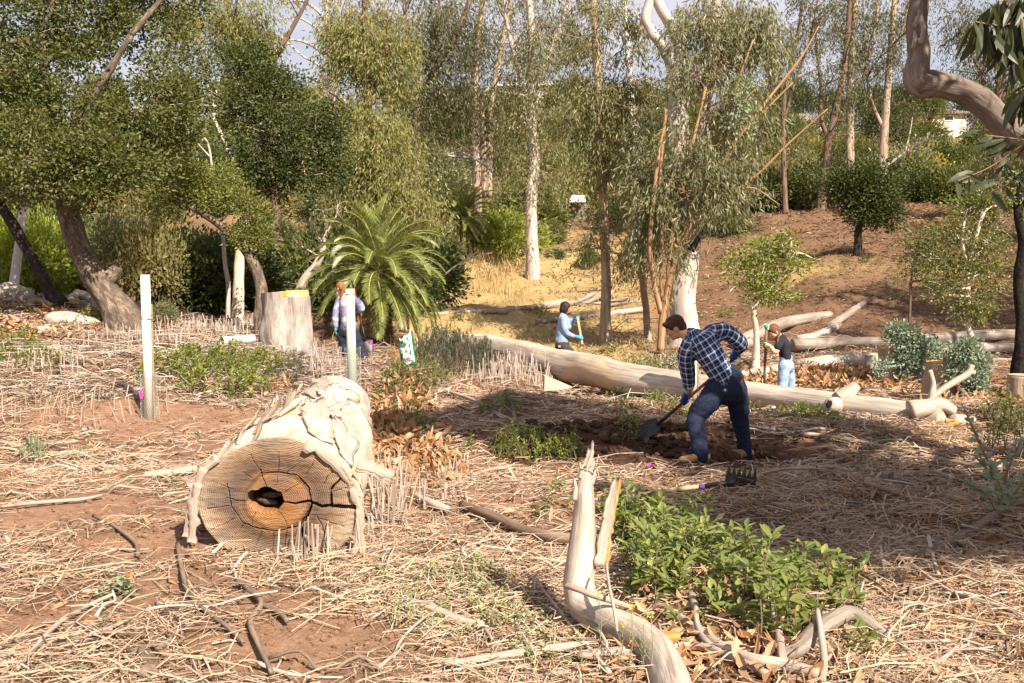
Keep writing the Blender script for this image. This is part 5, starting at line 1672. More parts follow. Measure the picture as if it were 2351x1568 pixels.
stump('brown stump with an orange sawn top, left of the pair at right', 2046, 800, 868, 29, 36, 16.8, 'stumptan', 'sawfresh', None, 5)
s2 = stump('larger brown stump with a splintered orange top, nearer of the pair at right', 2158, 830, 910, 34, 46, 14.7, 'stumptan', 'sawfresh', None, 6)
for k_ in range(11):
    c = P(2172 + prng.uniform(-12, 24), 829 + prng.uniform(-2, 8), 14.7)
    slab('splinter', [c, c + [.02 * prng.normal(), 0, .06 + .10 * prng.random()]], [.03, .008], .012, 'splinter', s2, .2, 300 + k_, (0, -1, .2))
stump('small grey cut stub standing left of the brown stump', 1997, 815, 852, 12, 15, 17.6, 'stumpside', 'sawold', None, 8)
stump('low sawn stub in the soil below the big cut face', 474, 1288, 1322, 36, 38, 6.3, 'stumpside', 'sawold', None, 9)
sec = px_tube('cut_log', 'upright section of sawn trunk at the right edge', [(2345, 930, 30, 13.3), (2345, 895, 29, 13.3), (2346, 862, 29, 13.3)], 'stumptan', [(1, 'sawold')], n=24, seed=33, rough=.1)
# ------------------------------------------------------------------ dead limb standing and lying in the front
DY = 5.4
p0 = P(1345, 1395, DY)
db = thing('dead_limb', 'pale dead limb with a splintered upright spike standing left of the toyon', 'dead limb', (p0[0], DY, h1(p0[0], DY)))
q, r = pxpath([(1350, 1050, 5), (1346, 1085, 15), (1343, 1130, 21), (1342, 1180, 25), (1340, 1235, 31), (1335, 1290, 37), (1330, 1345, 40), (1345, 1390, 41, -.06), (1395, 1425, 40, -.28), (1450, 1455, 41, -.46), (1500, 1485, 43, -.65), (1530, 1530, 46, -.88), (1550, 1585, 48, -1.14), (1565, 1640, 46, -1.35)], DY)
MB().tube(q, r, n=40, res=14, rough=.16, rs=7, seed=4).build('limb', M['deadwood'], db)
for k, (a, bq, w) in enumerate([((1348, 1075), (1362, 1012), .035), ((1340, 1080), (1352, 1030), .04), ((1355, 1085), (1362, 1050), .03), ((1335, 1100), (1330, 1060), .03), ((1352, 1120), (1368, 1075), .03), ((1322, 1150), (1318, 1095), .03)]):
    A, B = P(*a, DY - .03), P(*bq, DY - .03)
    slab('splinter', [A, A * .5 + B * .5 + [.008, 0, 0], B], [w, w * .7, .006], .018, 'deadwood', db, .2, 400 + k, (.2, -1, .2))
A = [P(1378, 1300, DY - .04), P(1384, 1250, DY - .02), P(1394, 1200, DY), P(1402, 1150, DY), P(1416, 1098, DY)]
slab('torn_side', A, [.10, .085, .075, .06, .012], .022, 'deadwood', db, .12, 410, (.9, -1, .3))
A = [p_ + [.018, .028, 0] for p_ in A]
slab('torn_heartwood', A, [.07, .06, .05, .04, .01], .02, 'splinter', db, .2, 411, (-.9, -1, .3))
q, r = pxpath([(1522, 1470, 22, -.6), (1545, 1462, 15, -.62), (1560, 1460, 12, -.62)], DY)
MB().tube(q, r, n=12, res=4, rough=.2, rs=9).build('limb_stub', M['splinter'], db)
q, r = pxpath([(1300, 1345, 8, -.25), (1320, 1350, 9, -.3), (1360, 1365, 9, -.35), (1400, 1378, 8, -.35), (1450, 1395, 5, -.3)], DY)
MB().tube(q, r, n=9, res=6, rough=.12, rs=12).build('side_branch', M['stick'], db)
q, r = pxpath([(1392, 1290, 3.5, -.2), (1398, 1340, 4, -.36), (1410, 1400, 4, -.5), (1418, 1450, 4, -.6)], DY)
MB().tube(q, r, n=7, res=5, rough=.12, rs=12).build('side_branch', M['stick'], db)


def ground_stick(name, label, pts, mat, cat='branch', lift=.4, n=9, rough=.12, group=None, subs=()):
    """pts (u, v, r_px[, height]) lying on (or lifted above) the terrain."""
    def w(lst):
        Q, Rr = [], []
        for t in lst:
            g = G(t[0], t[1] + t[2] * .4)
            rr = t[2] * g[1] / FPX
            hh = t[3] if len(t) > 3 else 0
            if hh:
                y = g[1] - hh * 1.2
                a = P(t[0], t[1], max(y, 2))
                Q.append(a)
            else:
                Q.append(g + [0, 0, rr * lift + .032])
            Rr.append(rr)
        return np.array(Q), np.array(Rr)
    q, r = w(pts)
    t = thing(name, label, cat, tuple(q[len(q) // 2]), group)
    MB().tube(q, r, n=n, res=7, rough=rough, rs=14, seed=len(label)).build('stem', M[mat], t)
    for s_ in subs:
        q, r = w(s_)
        MB().tube(q, r, n=7, res=5, rough=rough, rs=14, seed=len(s_)).build('side_branch', M[mat], t)
    return t


BR = [('thick grey branch hooking over at the lower end of the toyon', [(1790, 1530, 17), (1835, 1490, 19, .10), (1870, 1450, 20, .22), (1910, 1425, 20, .26), (1950, 1408, 17, .28), (1990, 1425, 14, .22), (2035, 1458, 9, .1)], 'greylimb', [[(1948, 1408, 12, .28), (1938, 1396, 9, .32)]]),
      ('long bare branch under the toyon running to the bottom edge', [(1500, 1405, 9), (1570, 1440, 11), (1640, 1500, 14), (1720, 1530, 15), (1800, 1550, 16), (1880, 1572, 15)], 'stick', [[(1660, 1512, 9), (1620, 1470, 8, .1), (1600, 1430, 7, .15), (1598, 1390, 6, .2)]]),
      ('pale crooked pole crossing the dead limb at the bottom', [(1330, 1528, 12), (1420, 1515, 11), (1500, 1505, 9), (1600, 1502, 9), (1680, 1530, 9), (1760, 1572, 9)], 'stick', ()),
      ('thick pale stick along the bottom edge left of the dead limb', [(1020, 1545, 7), (1110, 1530, 10), (1200, 1517, 12), (1300, 1503, 10), (1352, 1496, 7)], 'stick', ()),
      ('upright forked dead twig right of the toyon', [(1888, 1580, 8), (1893, 1520, 8, .15), (1886, 1460, 8, .3), (1876, 1400, 5, .45)], 'stick', [[(1893, 1520, 5, .15), (1912, 1500, 3, .2)]]),
      ('grey branch rising through the toyon leaves', [(1800, 1550, 11), (1795, 1500, 11, .1), (1785, 1440, 10, .2), (1760, 1380, 8, .3), (1720, 1330, 7, .3), (1690, 1300, 5, .3)], 'stick', ()),
      ('bent grey stem at the left of the toyon', [(1605, 1420, 9, .05), (1590, 1370, 9, .15), (1575, 1300, 8, .25), (1590, 1260, 6, .3), (1570, 1220, 5, .3)], 'stick', ()),
      ('dry stem arching over the top of the toyon', [(1510, 1222, 5, .3), (1560, 1210, 6, .35), (1610, 1208, 6, .35), (1660, 1225, 5, .33), (1690, 1260, 4, .3)], 'stickd', ()),
      ('long thin stick slanting down to the dead limb', [(1100, 1200, 2.5), (1180, 1290, 3), (1260, 1390, 3.5), (1340, 1490, 4.5), (1400, 1560, 5)], 'twigpale', ()),
      ('smooth pale stick below the long slanting one', [(1140, 1225, 2.5), (1110, 1255, 3), (1060, 1285, 3)], 'stick', ()),
      ('forked brown branch with a short fork in the lower middle', [(625, 1568, 6), (590, 1490, 7), (575, 1440, 8), (600, 1400, 8), (572, 1370, 9), (545, 1345, 7)], 'stickd', [[(600, 1400, 6), (640, 1425, 7), (660, 1440, 6)]]),
      ('crooked dark stick below the low sawn stub', [(408, 1260, 6), (418, 1320, 6), (432, 1370, 6), (470, 1420, 5), (520, 1460, 5), (560, 1500, 4)], 'stickd', ()),
      ('dark curved stick on the bare soil at lower left', [(175, 1445, 4), (230, 1465, 5), (290, 1478, 5), (350, 1478, 4)], 'stickd', ()),
      ('thick dark root end poking up at the bottom edge', [(340, 1568, 22), (345, 1530, 21, .05), (330, 1495, 16, .05)], 'stickd', ()),
      ('long curving grey stick at the far lower left', [(40, 1560, 5), (85, 1500, 6), (130, 1450, 6), (200, 1405, 5), (260, 1380, 4)], 'stick', ()),
      ('brown stick bending through the soil left of the big log', [(215, 1115 + 80, 4), (270, 1225, 4.5), (310, 1260, 5), (318, 1290, 5)], 'stickd', ()),
      ('straight grey stick lying at the left edge', [(0, 1175, 4), (90, 1165, 5), (190, 1155, 4), (235, 1148, 3)], 'stick', ()),
      ('smooth grey branch lying beside the left flank of the big log', [(330, 1100, 7), (370, 1095, 10), (420, 1090, 11), (450, 1085, 9)], 'stick', ()),
      ('pale splintered stick leaning on the bottom of the cut face', [(490, 1280, 4), (508, 1250, 5, .1), (530, 1215, 5, .2)], 'twigpale', ()),
      ('curled strip of bark lying right of the big log', [(945, 1095, 5, .12), (955, 1135, 8, .05), (985, 1165, 9), (1030, 1180, 8)], 'strip', ()),
      ('long dark board of bark reaching to the dead limb', [(1060, 1170, 9), (1130, 1195, 13), (1200, 1230, 14), (1270, 1245, 14), (1330, 1250, 12)], 'stickd', ()),
      ('grey bark strip in the weeds at the bottom middle', [(920, 1392, 5), (980, 1410, 11), (1050, 1440, 12), (1110, 1450, 6)], 'strip', ()),
      ('short grey forked stick in the weeds at the bottom middle', [(1030, 1395, 4), (1075, 1430, 6), (1110, 1460, 5), (1130, 1485, 4)], 'stick', ()),
      ('grey brown hose like branch snaking between the tools and the fallen trunk', [(1595, 970, 3.5), (1720, 985, 3.8), (1810, 1000, 4), (1900, 1010, 4.4), (2000, 1030, 5), (2130, 1055, 5.5), (2220, 1075, 6), (2300, 1085, 6)], 'stick', ()),
      ('looped brown vine stem in the cleared middle ground', [(985, 905, 3.5), (962, 880, 3.6, .1), (975, 862, 3.6, .15), (1010, 855, 3.6, .12)], 'stickd', ()),
      ('long arching vine stem behind the looped one', [(1130, 858, 3), (1200, 850, 3.2, .1), (1260, 862, 3.4, .08), (1310, 900, 3.6), (1340, 925, 3.4)], 'stickd', ()),
      ('grey stick crossing the shade in the middle ground', [(1000, 895, 3), (1090, 925, 4), (1140, 955, 4), (1200, 985, 3.5)], 'stick', ()),
      ('dark snag sticking up from the green clump in the middle ground', [(1185, 980, 4), (1178, 945, 5, .1), (1165, 905, 5, .25), (1140, 895, 4, .25)], 'stickd', ()),
      ('heavy grey branch lying in the shade at right', [(2060, 1300, 8), (2130, 1280, 11), (2200, 1250, 11), (2290, 1190, 10)], 'stickd', ()),
      ('long thin stick at the right edge', [(2090, 1310, 4), (2180, 1370, 5), (2260, 1400, 5), (2351, 1430, 4)], 'stick', ()),
      ('pale cane standing in the litter at right', [(2155, 1330, 4), (2145, 1290, 4.5, .12), (2132, 1232, 5, .3)], 'twigpale', ()),
      ('slim forked twig standing left of the pale cane', [(2030, 1325, 3), (2026, 1290, 3, .12), (2022, 1250, 3, .22)], 'twigpale', [[(2026, 1290, 2.5, .12), (2045, 1270, 2, .2)]]),
      ('pair of weathered sticks in the shade beyond the toyon', [(1870, 1105, 4), (1950, 1115, 5), (2020, 1130, 5), (2060, 1145, 4)], 'stickd', ()),
      ('curved pale stick at the bottom right', [(2040, 1545, 5), (2100, 1548, 6), (2160, 1530, 6), (2200, 1505, 5)], 'stick', ()),
      ('long slender stick crossing the litter at lower right', [(1880, 1290, 2.5), (1990, 1340, 3), (2090, 1420, 3.5), (2170, 1480, 4)], 'stickd', ()),
      ('stick lying along the foot of the cover plants at left', [(120, 905, 3), (210, 915, 3.5), (320, 925, 3)], 'stickd', ()),
      ('grey limb across the stubble left of the white tube', [(180, 790, 3.5), (260, 800, 5), (330, 803, 4)], 'stickd', ())]
for lab, pts, mat, subs in BR:
    ground_stick('fallen_branch', lab, pts, mat, subs=subs)
# smaller sticks strewn over the near ground, each its own object on shared meshes
srng = np.random.default_rng(91)
SM = []
for k in range(10):
    L = 1.0
    n = 5
    pts = np.c_[np.linspace(-.5, .5, n), srng.normal(size=n) * .03, np.abs(srng.normal(size=n)) * .012]
    mb = MB().tube(pts, np.linspace(.012, .007, n) * srng.uniform(.8, 1.3), n=6, res=3, rough=.2, rs=20, seed=k)
    SM.append(mb.data('stick', M[['stick', 'stickd', 'twigpale'][k % 3]]))
SLAB = ['weathered grey stick lying among the straw', 'dark brown stick lying among the straw', 'pale bleached stick lying among the straw']
cnt = 0
while cnt < 260:
    y = 4.6 + 9.5 * srng.random() ** 1.3
    x = srng.uniform(-.54, .54) * y
    if bare(np.array([[x, y]]))[0] > srng.uniform(.35, 1.1):
        continue
    k = srng.integers(10)
    o = link('stick', SM[k])
    L = srng.uniform(.18, .75) * (1 if y < 8 else 1.3)
    o.location = (x, y, h1(x, y) + srng.uniform(.015, .045))
    o.scale = (L, srng.uniform(.5, 1.1) * (1 if y < 8 else 1.4), srng.uniform(.5, 1.1) * (1 if y < 8 else 1.4))
    o.rotation_euler = (srng.uniform(0, 6), srng.normal() * .10, srng.uniform(0, 6.28))
    tag(o, SLAB[k % 3], 'stick', ['grey', 'brown', 'bleached'][k % 3] + ' sticks strewn over the straw')
    cnt += 1
# ------------------------------------------------------------------ straw, dead leaves, chips: what nobody could count
lrng = np.random.default_rng(123)
EDGE = .60


def scatter(n, y0, y1, power=1.0, edge=EDGE, bare_w=1.0, cond=None):
    y = y0 + (y1 - y0) * lrng.random(n) ** power
    x = lrng.uniform(-edge, edge, n) * (y + .8)
    xy = np.c_[x, y]
    k = np.ones(n, bool)
    if bare_w:
        k &= bare(xy) * bare_w < lrng.uniform(.12, 1.0, n)
    if cond is not None:
        k &= cond(xy) > lrng.random(n)
    return xy[k]


def lying(mb, xy, L, W, up=.03, tilt=.12, curve=0.0, heading=None):
    n = len(xy)
    z = H(xy)
    a = lrng.uniform(0, 2 * PI, n) if heading is None else heading + lrng.normal(size=n) * .9
    ax = np.c_[np.cos(a), np.sin(a), lrng.normal(size=n) * tilt]
    nr = norm(np.c_[lrng.normal(size=(n, 2)) * .45, np.ones(n)])
    c = np.c_[xy, z + .004 + np.abs(lrng.normal(size=n)) * up] - norm(ax) * (L / 2)[:, None]
    return c, norm(ax), nr


def ribbons(mb, xy, L, W, up=.02, tilt=.10, heading=None):
    """Bent flat straws: two quads each."""
    c, ax, nr = lying(mb, xy, L, W, up, tilt, heading=heading)
    sd = norm(np.cross(ax, nr))
    bend = lrng.normal(size=(len(xy), 1)) * .10
    mid = c + ax * (L / 2)[:, None] + sd * bend * L[:, None] + np.array([0, 0, 1]) * np.abs(lrng.normal(size=(len(xy), 1))) * .05 * L[:, None]
    end = c + ax * L[:, None]
    w = sd * (W / 2)[:, None]
    v = np.stack([c - w * .8, c + w * .8, mid - w, mid + w, end - w * .5, end + w * .5], 1).reshape(-1, 3)
    b = np.arange(len(xy))[:, None] * 6
    mb.add(v, f4=np.concatenate([b + [0, 1, 3, 2], b + [2, 3, 5, 4]]))


def patchy(f, s, lo=-.2):
    return lambda xy: np.clip((fbm(np.c_[xy * f, 0 * xy[:, 0] + s], s, 3) - lo) * 1.6, 0, 1)


def stuff(name, mb, mat, label):
    o = mb.build(name, M[mat], smooth=False)
    o['kind'] = 'stuff'
    o['label'] = label
    return o


not_dug = lambda xy: 1 - .93 * fields(xy)[2]
near_right = lambda xy: np.clip(.35 + .5 * xy[:, 0], .2, 1) * not_dug(xy)
mb = MB()
xy = scatter(60000, 3.8, 9.5, .9, cond=lambda q: not_dug(q) * (.25 + .75 * patchy(.9, 3)(q)))
n = len(xy)
ribbons(mb, xy, lrng.gamma(3.2, .045, n), lrng.uniform(.0022, .0065, n), .018, .09)
xy = scatter(24000, 3.8, 9.5, .9, cond=lambda q: patchy(1.1, 7)(q) * not_dug(q))
n = len(xy)
ribbons(mb, xy, lrng.gamma(4, .08, n), lrng.uniform(.003, .009, n), .03, .13, heading=.5)
xy = scatter(70000, 9, 16, .9, bare_w=.9, cond=lambda q: not_dug(q) * (.3 + .7 * patchy(.8, 3)(q)))
n = len(xy)
ribbons(mb, xy, lrng.gamma(3.2, .06, n), lrng.uniform(.005, .012, n), .025, .10)
stuff('dry_straw', mb, 'straw', 'dry straw and stems littering the clearing')
mb = MB()
xy = scatter(40000, 3.8, 15, .8, cond=lambda q: near_right(q) * (.4 + .6 * patchy(.8, 4)(q)))
n = len(xy)
c, ax, nr = lying(mb, xy, lrng.uniform(.05, .14, n), 0, .02, .25)
leaf8(mb, c, ax, nr, lrng.uniform(.05, .15, n), lrng.uniform(.012, .034, n), .25, lrng.normal(size=n) * .35)
xy = scatter(9000, 14, 24, 1.0, bare_w=0)
n = len(xy)
c, ax, nr = lying(mb, xy, np.full(n, .1), 0, .02, .3)
leaf4(mb, c, ax, nr, lrng.uniform(.08, .18, n), lrng.uniform(.03, .07, n))
# drifts of broad orange leaves on the left bank, round the big log and under the toyon
for (u, v, ru, rv, k) in [(60, 760, 90, 25, 1500), (160, 740, 80, 14, 900), (260, 745, 60, 12, 500), (395, 775, 40, 10, 160), (880, 1000, 50, 50, 2000), (905, 940, 40, 50, 1100), (960, 1080, 60, 40, 700), (1700, 1480, 120, 50, 320), (1650, 1400, 120, 60, 380), (1450, 1470, 60, 50, 60), (450, 770, 30, 8, 120), (1800, 880, 120, 14, 2600), (1900, 880, 60, 12, 800), (2230, 925, 60, 20, 900), (640, 900, 30, 20, 120)]:
    g = G(u, v)
    a, bb = G(u, v + rv), G(u, v - rv)
    sy = abs(bb[1] - a[1]) / 2.4
    sx = ru * g[1] / FPX * .8
    q = np.c_[lrng.normal(g[0], sx, k), lrng.normal(g[1], sy, k)]
    sc = 1.0 if g[1] < 9 else 1.5
    c, ax, nr = lying(mb, q, np.full(k, .08), 0, .03 * sc, .5)
    leaf8(mb, c, ax, nr, lrng.uniform(.06, .13, k) * sc, lrng.uniform(.025, .06, k) * sc, .3, lrng.normal(size=k) * .5)
stuff('dead_leaves', mb, 'deadleaf', 'curled brown and orange dead leaves lying on the ground')
# bigger straws, twigs and grey litter
mb = MB()
xy = scatter(9000, 3.9, 13, .9, cond=not_dug)
z = H(xy)
for (x, y), zz in zip(xy, z):
    L = lrng.gamma(3, .07)
    a = lrng.uniform(0, 6.28)
    d = np.array([math.cos(a), math.sin(a), lrng.normal() * .12]) * L
    p = np.array([x, y, zz + .006 + abs(lrng.normal()) * .025])
    bnd = np.array([lrng.normal(), lrng.normal(), abs(lrng.normal())]) * .07 * L
    r_ = lrng.uniform(.002, .0055) * (1 if y < 8 else 1.4)
    mb.tube([p - d / 2, p + bnd, p + d / 2], [r_, r_, r_ * .6], n=4, cap=False)
stuff('fallen_twigs', mb, 'twig', 'thin dry twigs scattered through the straw')
mb = MB()
xy = scatter(40000, 13, 25, .9, bare_w=0, cond=lambda q: np.clip((CX + q[:, 0] / q[:, 1] * FPX < 900) * 1.0 + .30, 0, 1))
n = len(xy)
ribbons(mb, xy, lrng.gamma(3.2, .10, n), lrng.uniform(.008, .020, n), .05, .14)
# reed stubble standing up from the cut patches
for (u, v, ru, rv, k, hh) in [(520, 760, 130, 18, 210, .22), (320, 790, 110, 22, 120, .24), (100, 850, 120, 30, 60, .22), (430, 770, 60, 10, 60, .2), (1190, 862, 70, 16, 120, .34), (1265, 880, 60, 14, 70, .25), (1130, 870, 40, 18, 30, .25), (880, 1180, 40, 60, 60, .30), (980, 1120, 90, 60, 60, .2), (200, 950, 160, 40, 50, .2), (720, 1290, 60, 14, 26, .2), (740, 860, 30, 14, 30, .4), (1000, 800, 40, 12, 20, .3)]:
    for _ in range(k):
        g = G(u + lrng.normal() * ru * .6, v + lrng.normal() * rv * .6)
        h_ = hh * lrng.uniform(.4, 1.4)
        d = np.array([lrng.normal() * .16, lrng.normal() * .16, 1]) * h_
        r_ = lrng.uniform(.004, .008) * max(1, g[1] / 12)
        mb.tube([g - [0, 0, .04], g + d], [r_, r_ * .85], n=5)
# brush: a tangle of grey stems over the left middle ground
xy = scatter(2600, 15, 22.5, 1.0, bare_w=0, cond=lambda q: (CX + q[:, 0] / q[:, 1] * FPX < 760) * 1.0)
z = H(xy)
for (x, y), zz in zip(xy, z):
    L = lrng.gamma(3, .16)
    a = lrng.normal() * .5 + (0 if lrng.random() < .7 else 1.2)
    d = np.array([math.cos(a), math.sin(a), lrng.normal() * .10]) * L
    p = np.array([x, y, zz + .02 + abs(lrng.normal()) * .06])
    r_ = lrng.uniform(.005, .012)
    mb.tube([p - d / 2, p + [0, 0, .04 * L], p + d / 2], [r_, r_, r_ * .6], n=4, cap=False)
stuff('brush_litter', mb, 'greylit', 'grey cut stems and stubble covering the bank')
# mulch chips on the shaded slope and dry grass in the sunny middle
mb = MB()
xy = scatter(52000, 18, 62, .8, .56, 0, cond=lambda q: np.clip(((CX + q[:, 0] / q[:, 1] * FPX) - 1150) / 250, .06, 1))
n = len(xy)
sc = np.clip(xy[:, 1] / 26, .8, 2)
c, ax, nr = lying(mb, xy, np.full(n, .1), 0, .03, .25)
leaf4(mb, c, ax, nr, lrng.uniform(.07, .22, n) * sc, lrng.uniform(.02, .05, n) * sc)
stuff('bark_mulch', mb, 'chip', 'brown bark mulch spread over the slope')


def tuft(mb, xy, hmin, hmax, w, lean=.35):
    n = len(xy)
    z = H(xy)
    c = np.c_[xy, z - .02]
    ax = norm(np.c_[lrng.normal(size=(n, 2)) * lean, np.ones(n)])
    nr = norm(np.c_[lrng.normal(size=(n, 2)), lrng.normal(size=n) * .2])
    leaf4(mb, c, ax, nr, lrng.uniform(hmin, hmax, n), w * lrng.uniform(.7, 1.3, n), .1)


mb = MB()
dryc = lambda q: fields(q)[1] * (.25 + .75 * patchy(.5, 12)(q))
tuft(mb, scatter(60000, 20, 48, .9, .5, 0, cond=dryc), .07, .24, .020, .7)
tuft(mb, scatter(16000, 36, 50, 1.0, .3, 0, cond=lambda q: np.exp(-((CX + q[:, 0] / q[:, 1] * FPX - 1110) / 80) ** 2)), .35, .8, .03, .35)
tuft(mb, scatter(9000, 18, 27, 1.0, .3, 0, cond=lambda q: np.exp(-((CX + q[:, 0] / q[:, 1] * FPX - 1450) / 130) ** 2) + np.exp(-((CX + q[:, 0] / q[:, 1] * FPX - 1000) / 110) ** 2)), .08, .3, .016, .6)
stuff('dry_grass', mb, 'drygrass', 'dry golden grass on the sunny middle slope')
# clods of dug soil
CL = MB()
k = 0
while k < 900:
    x, y = lrng.normal(1.4, .85), lrng.normal(10.9, .55)
    w_ = fields(np.array([[x, y]]))[2][0]
    if w_ < lrng.random():
        continue
    s_ = lrng.gamma(2, .010) + .006
    CL.sphere((x, y, h1(x, y) + s_ * .4), (s_, s_ * .9, s_ * .7), 6, 5, .3, k)
    k += 1
o = CL.build('soil_clods', M['soil'], smooth=False, attrs={'moist': np.ones(CL.n)})
o['kind'] = 'stuff'
o['label'] = 'dark moist clods of freshly dug soil'
CL = MB()
for (a_, b_, sx_, sy_, nn) in [(-4.4, 12.2, .6, .4, 260), (-3.0, 7.4, .8, .6, 500), (-2.3, 6.6, .6, .35, 380), (-.95, 5.0, .5, .3, 420), (-2.9, 5.6, .4, .3, 240), (2.3, 5.8, .5, .4, 200), (-4.4, 8.8, 1, .5, 260)]:
    for _ in range(nn):
        x, y = lrng.normal(a_, sx_), lrng.normal(b_, sy_)
        s_ = lrng.gamma(1.6, .006) + .003
        CL.sphere((x, y, h1(x, y) + s_ * .3), (s_, s_ * .9, s_ * .7), 5, 4, .3, _)
o = CL.build('dry_soil_clods', M['soil'], smooth=False)
o['kind'] = 'stuff'
o['label'] = 'small crumbs of dry red soil on the raked ground'
# ------------------------------------------------------------------ ground plants
grng = np.random.default_rng(404)


def cover_plant(name, label, blobs, mat, leaf, wid, dens, hgt, seed, cat='plant', whorl=7, stem='twigdark', big=False, outw=.8, upw=.55):
    """Low leafy plant: whorled shoots over one or more ground ellipses (u, v, ru, rv)."""
    rng = np.random.default_rng(seed)
    tips = []
    for (u, v, ru, rv) in blobs:
        g = G(u, v)
        ya, yb = G(u, v + rv)[1], G(u, v - rv)[1]
        sx, sy = ru * g[1] / FPX, max((yb - ya) / 2, .1)
        n = max(4, int(PI * sx * sy * dens))
        a, q = rng.uniform(0, 2 * PI, n), np.sqrt(rng.random(n))
        x, y = g[0] + sx * q * np.cos(a), g[1] + sy * q * np.sin(a)
        k = fbm(np.c_[x * 3, y * 3, 0 * x + seed], seed, 3)
        ok = k > -.45
        h = hgt * (1 - .75 * q ** 3) * (1 + .45 * k) * rng.uniform(.35, 1.1, n)
        z = H(np.c_[x, y])
        tips.append(np.c_[x, y, z + np.maximum(h, .02), h][ok])
    tips = np.concatenate(tips)
    c0 = tips[:, :3].mean(0)
    t = thing(name, label, cat, (c0[0], c0[1], h1(c0[0], c0[1])))
    sm = MB()
    for p in tips[::2]:
        f = p[:3] - [rng.normal() * .08, rng.normal() * .08, p[3] + .02]
        sm.tube([f, p[:3] * .5 + f * .5 + [.01, 0, .01], p[:3]], [.005, .004, .003], n=4, cap=False)
    o = sm.build('stems', M[stem], t)
    o['kind'] = 'stuff'
    k = len(tips) * whorl
    b = np.repeat(tips, whorl, 0)
    az = rng.uniform(0, 2 * PI, k)
    lv = rng.random(k)
    c = b[:, :3] - np.c_[0 * az, 0 * az, np.minimum(b[:, 3], leaf * 1.6) * (1 - lv)] + rng.normal(size=(k, 3)) * leaf * .10
    ax = norm(np.c_[np.cos(az) * outw, np.sin(az) * outw, upw * (.2 + 1.3 * lv) + rng.normal(size=k) * .25])
    nr = norm(np.c_[-np.cos(az) * .5, -np.sin(az) * .5, np.ones(k)] + rng.normal(size=(k, 3)) * .35)
    L = leaf * rng.uniform(.6, 1.25, k)
    W = wid * rng.uniform(.75, 1.2, k)
    if not big:
        mb = MB()
        (leaf8 if b[:, 1].mean() < 9 else leaf4)(mb, c, ax, nr, L, W)
        o = mb.build('leaves', M[mat], t, smooth=False)
        o['kind'] = 'stuff'
        return t
    # the largest leaves as parts of their own on shared leaf meshes, the rest joined
    order = np.argsort(-(L * .6 + .05 * (c[:, 2] - h1(c0[0], c0[1])) - .02 * (c[:, 1] - c[:, 1].min())) + rng.random(k) * .01)
    own, rest = order[:300], order[300:]
    prot = []
    for i_ in range(6):
        m_ = MB()
        leaf8(m_, np.zeros((1, 3)), np.array([[1., 0, 0]]), np.array([[0, 0, 1.]]), 1.0, .30 + .02 * i_, .12, .10 + .05 * i_)
        lm_ = m_.data('leaf', M[mat], smooth=False)
        prot.append(lm_)
    inv = Matrix.Translation(-t.location)
    for i_ in own:
        X = Vector(ax[i_])
        Yv = Vector(nr[i_]).cross(X).normalized()
        Z = X.cross(Yv)
        o = link('leaf', prot[int(rng.integers(6))], t)
        o.matrix_parent_inverse = inv
        mt = Matrix((X, Yv, Z)).transposed().to_4x4()
        mt.translation = Vector(c[i_])
        o.matrix_basis = mt @ Matrix.Diagonal((L[i_], L[i_], L[i_], 1))
    mb = MB()
    leaf8(mb, c[rest], ax[rest], nr[rest], L[rest], W[rest])
    o = mb.build('leaves', M[mat], t, smooth=False)
    o['kind'] = 'stuff'
    return t


cover_plant('toyon_shrub', 'large glossy green toyon with toothed leaves spreading over the bare branches in front', [(1560, 1270, 150, 70), (1640, 1330, 170, 90), (1480, 1230, 70, 50), (1740, 1400, 120, 70), (1500, 1350, 70, 60), (1880, 1370, 90, 34), (1960, 1340, 50, 16), (1620, 1430, 100, 30), (1740, 1470, 50, 24), (1420, 1210, 40, 50)], 'toyon', .092, .034, 120, .30, 501, 'shrub', 9, 'twigdark', True)
cover_plant('toyon_seedling', 'small sprig of long green leaves near the bottom right', [(1975, 1510, 36, 18)], 'toyon', .12, .034, 40, .16, 502, 'plant', 7)
cover_plant('toyon_seedling', 'grey green sprig just left of the splintered spike', [(1280, 1185, 50, 40)], 'covergreen', .075, .028, 60, .22, 503, 'plant', 8)
cover_plant('cover_shrub', 'low bright green shrub between the big log and the digger', [(1130, 1040, 70, 26), (1200, 1040, 90, 30), (1270, 1055, 60, 26), (1080, 1015, 40, 14), (1310, 1050, 30, 20)], 'cover', .05, .022, 200, .24, 504, 'shrub', 9)
cover_plant('cover_shrub', 'yellow green low shrub right of the white tube in front of the big stump', [(430, 855, 75, 28), (520, 865, 80, 34), (600, 860, 70, 26), (480, 900, 80, 20), (560, 895, 60, 22), (400, 840, 40, 20)], 'cover', .075, .034, 90, .38, 505, 'shrub', 9)
cover_plant('cover_shrub', 'dark needle leaved bush at the left shoulder of the big log', [(650, 880, 50, 24), (680, 862, 34, 16)], 'darkscrub', .05, .010, 160, .38, 506, 'shrub', 14)
cover_plant('cover_shrub', 'yellow green shrub at the left edge behind the raked soil', [(30, 825, 60, 24), (90, 838, 50, 14), (150, 842, 30, 10), (10, 800, 40, 20)], 'cover', .085, .034, 80, .36, 507, 'shrub', 9)
cover_plant('rosemary_bush', 'dark grey rosemary like bush beside the left end of the fallen trunk', [(1020, 832, 60, 22), (1070, 845, 50, 20), (985, 825, 30, 14), (1110, 845, 26, 14)], 'darkscrub', .06, .012, 170, .62, 508, 'shrub', 16, upw=1.3)
cover_plant('cover_shrub', 'leafy green clump in front of the soil bag', [(960, 868, 60, 14), (1000, 880, 40, 12), (910, 868, 30, 10)], 'covergreen', .06, .026, 110, .26, 509, 'shrub', 9)
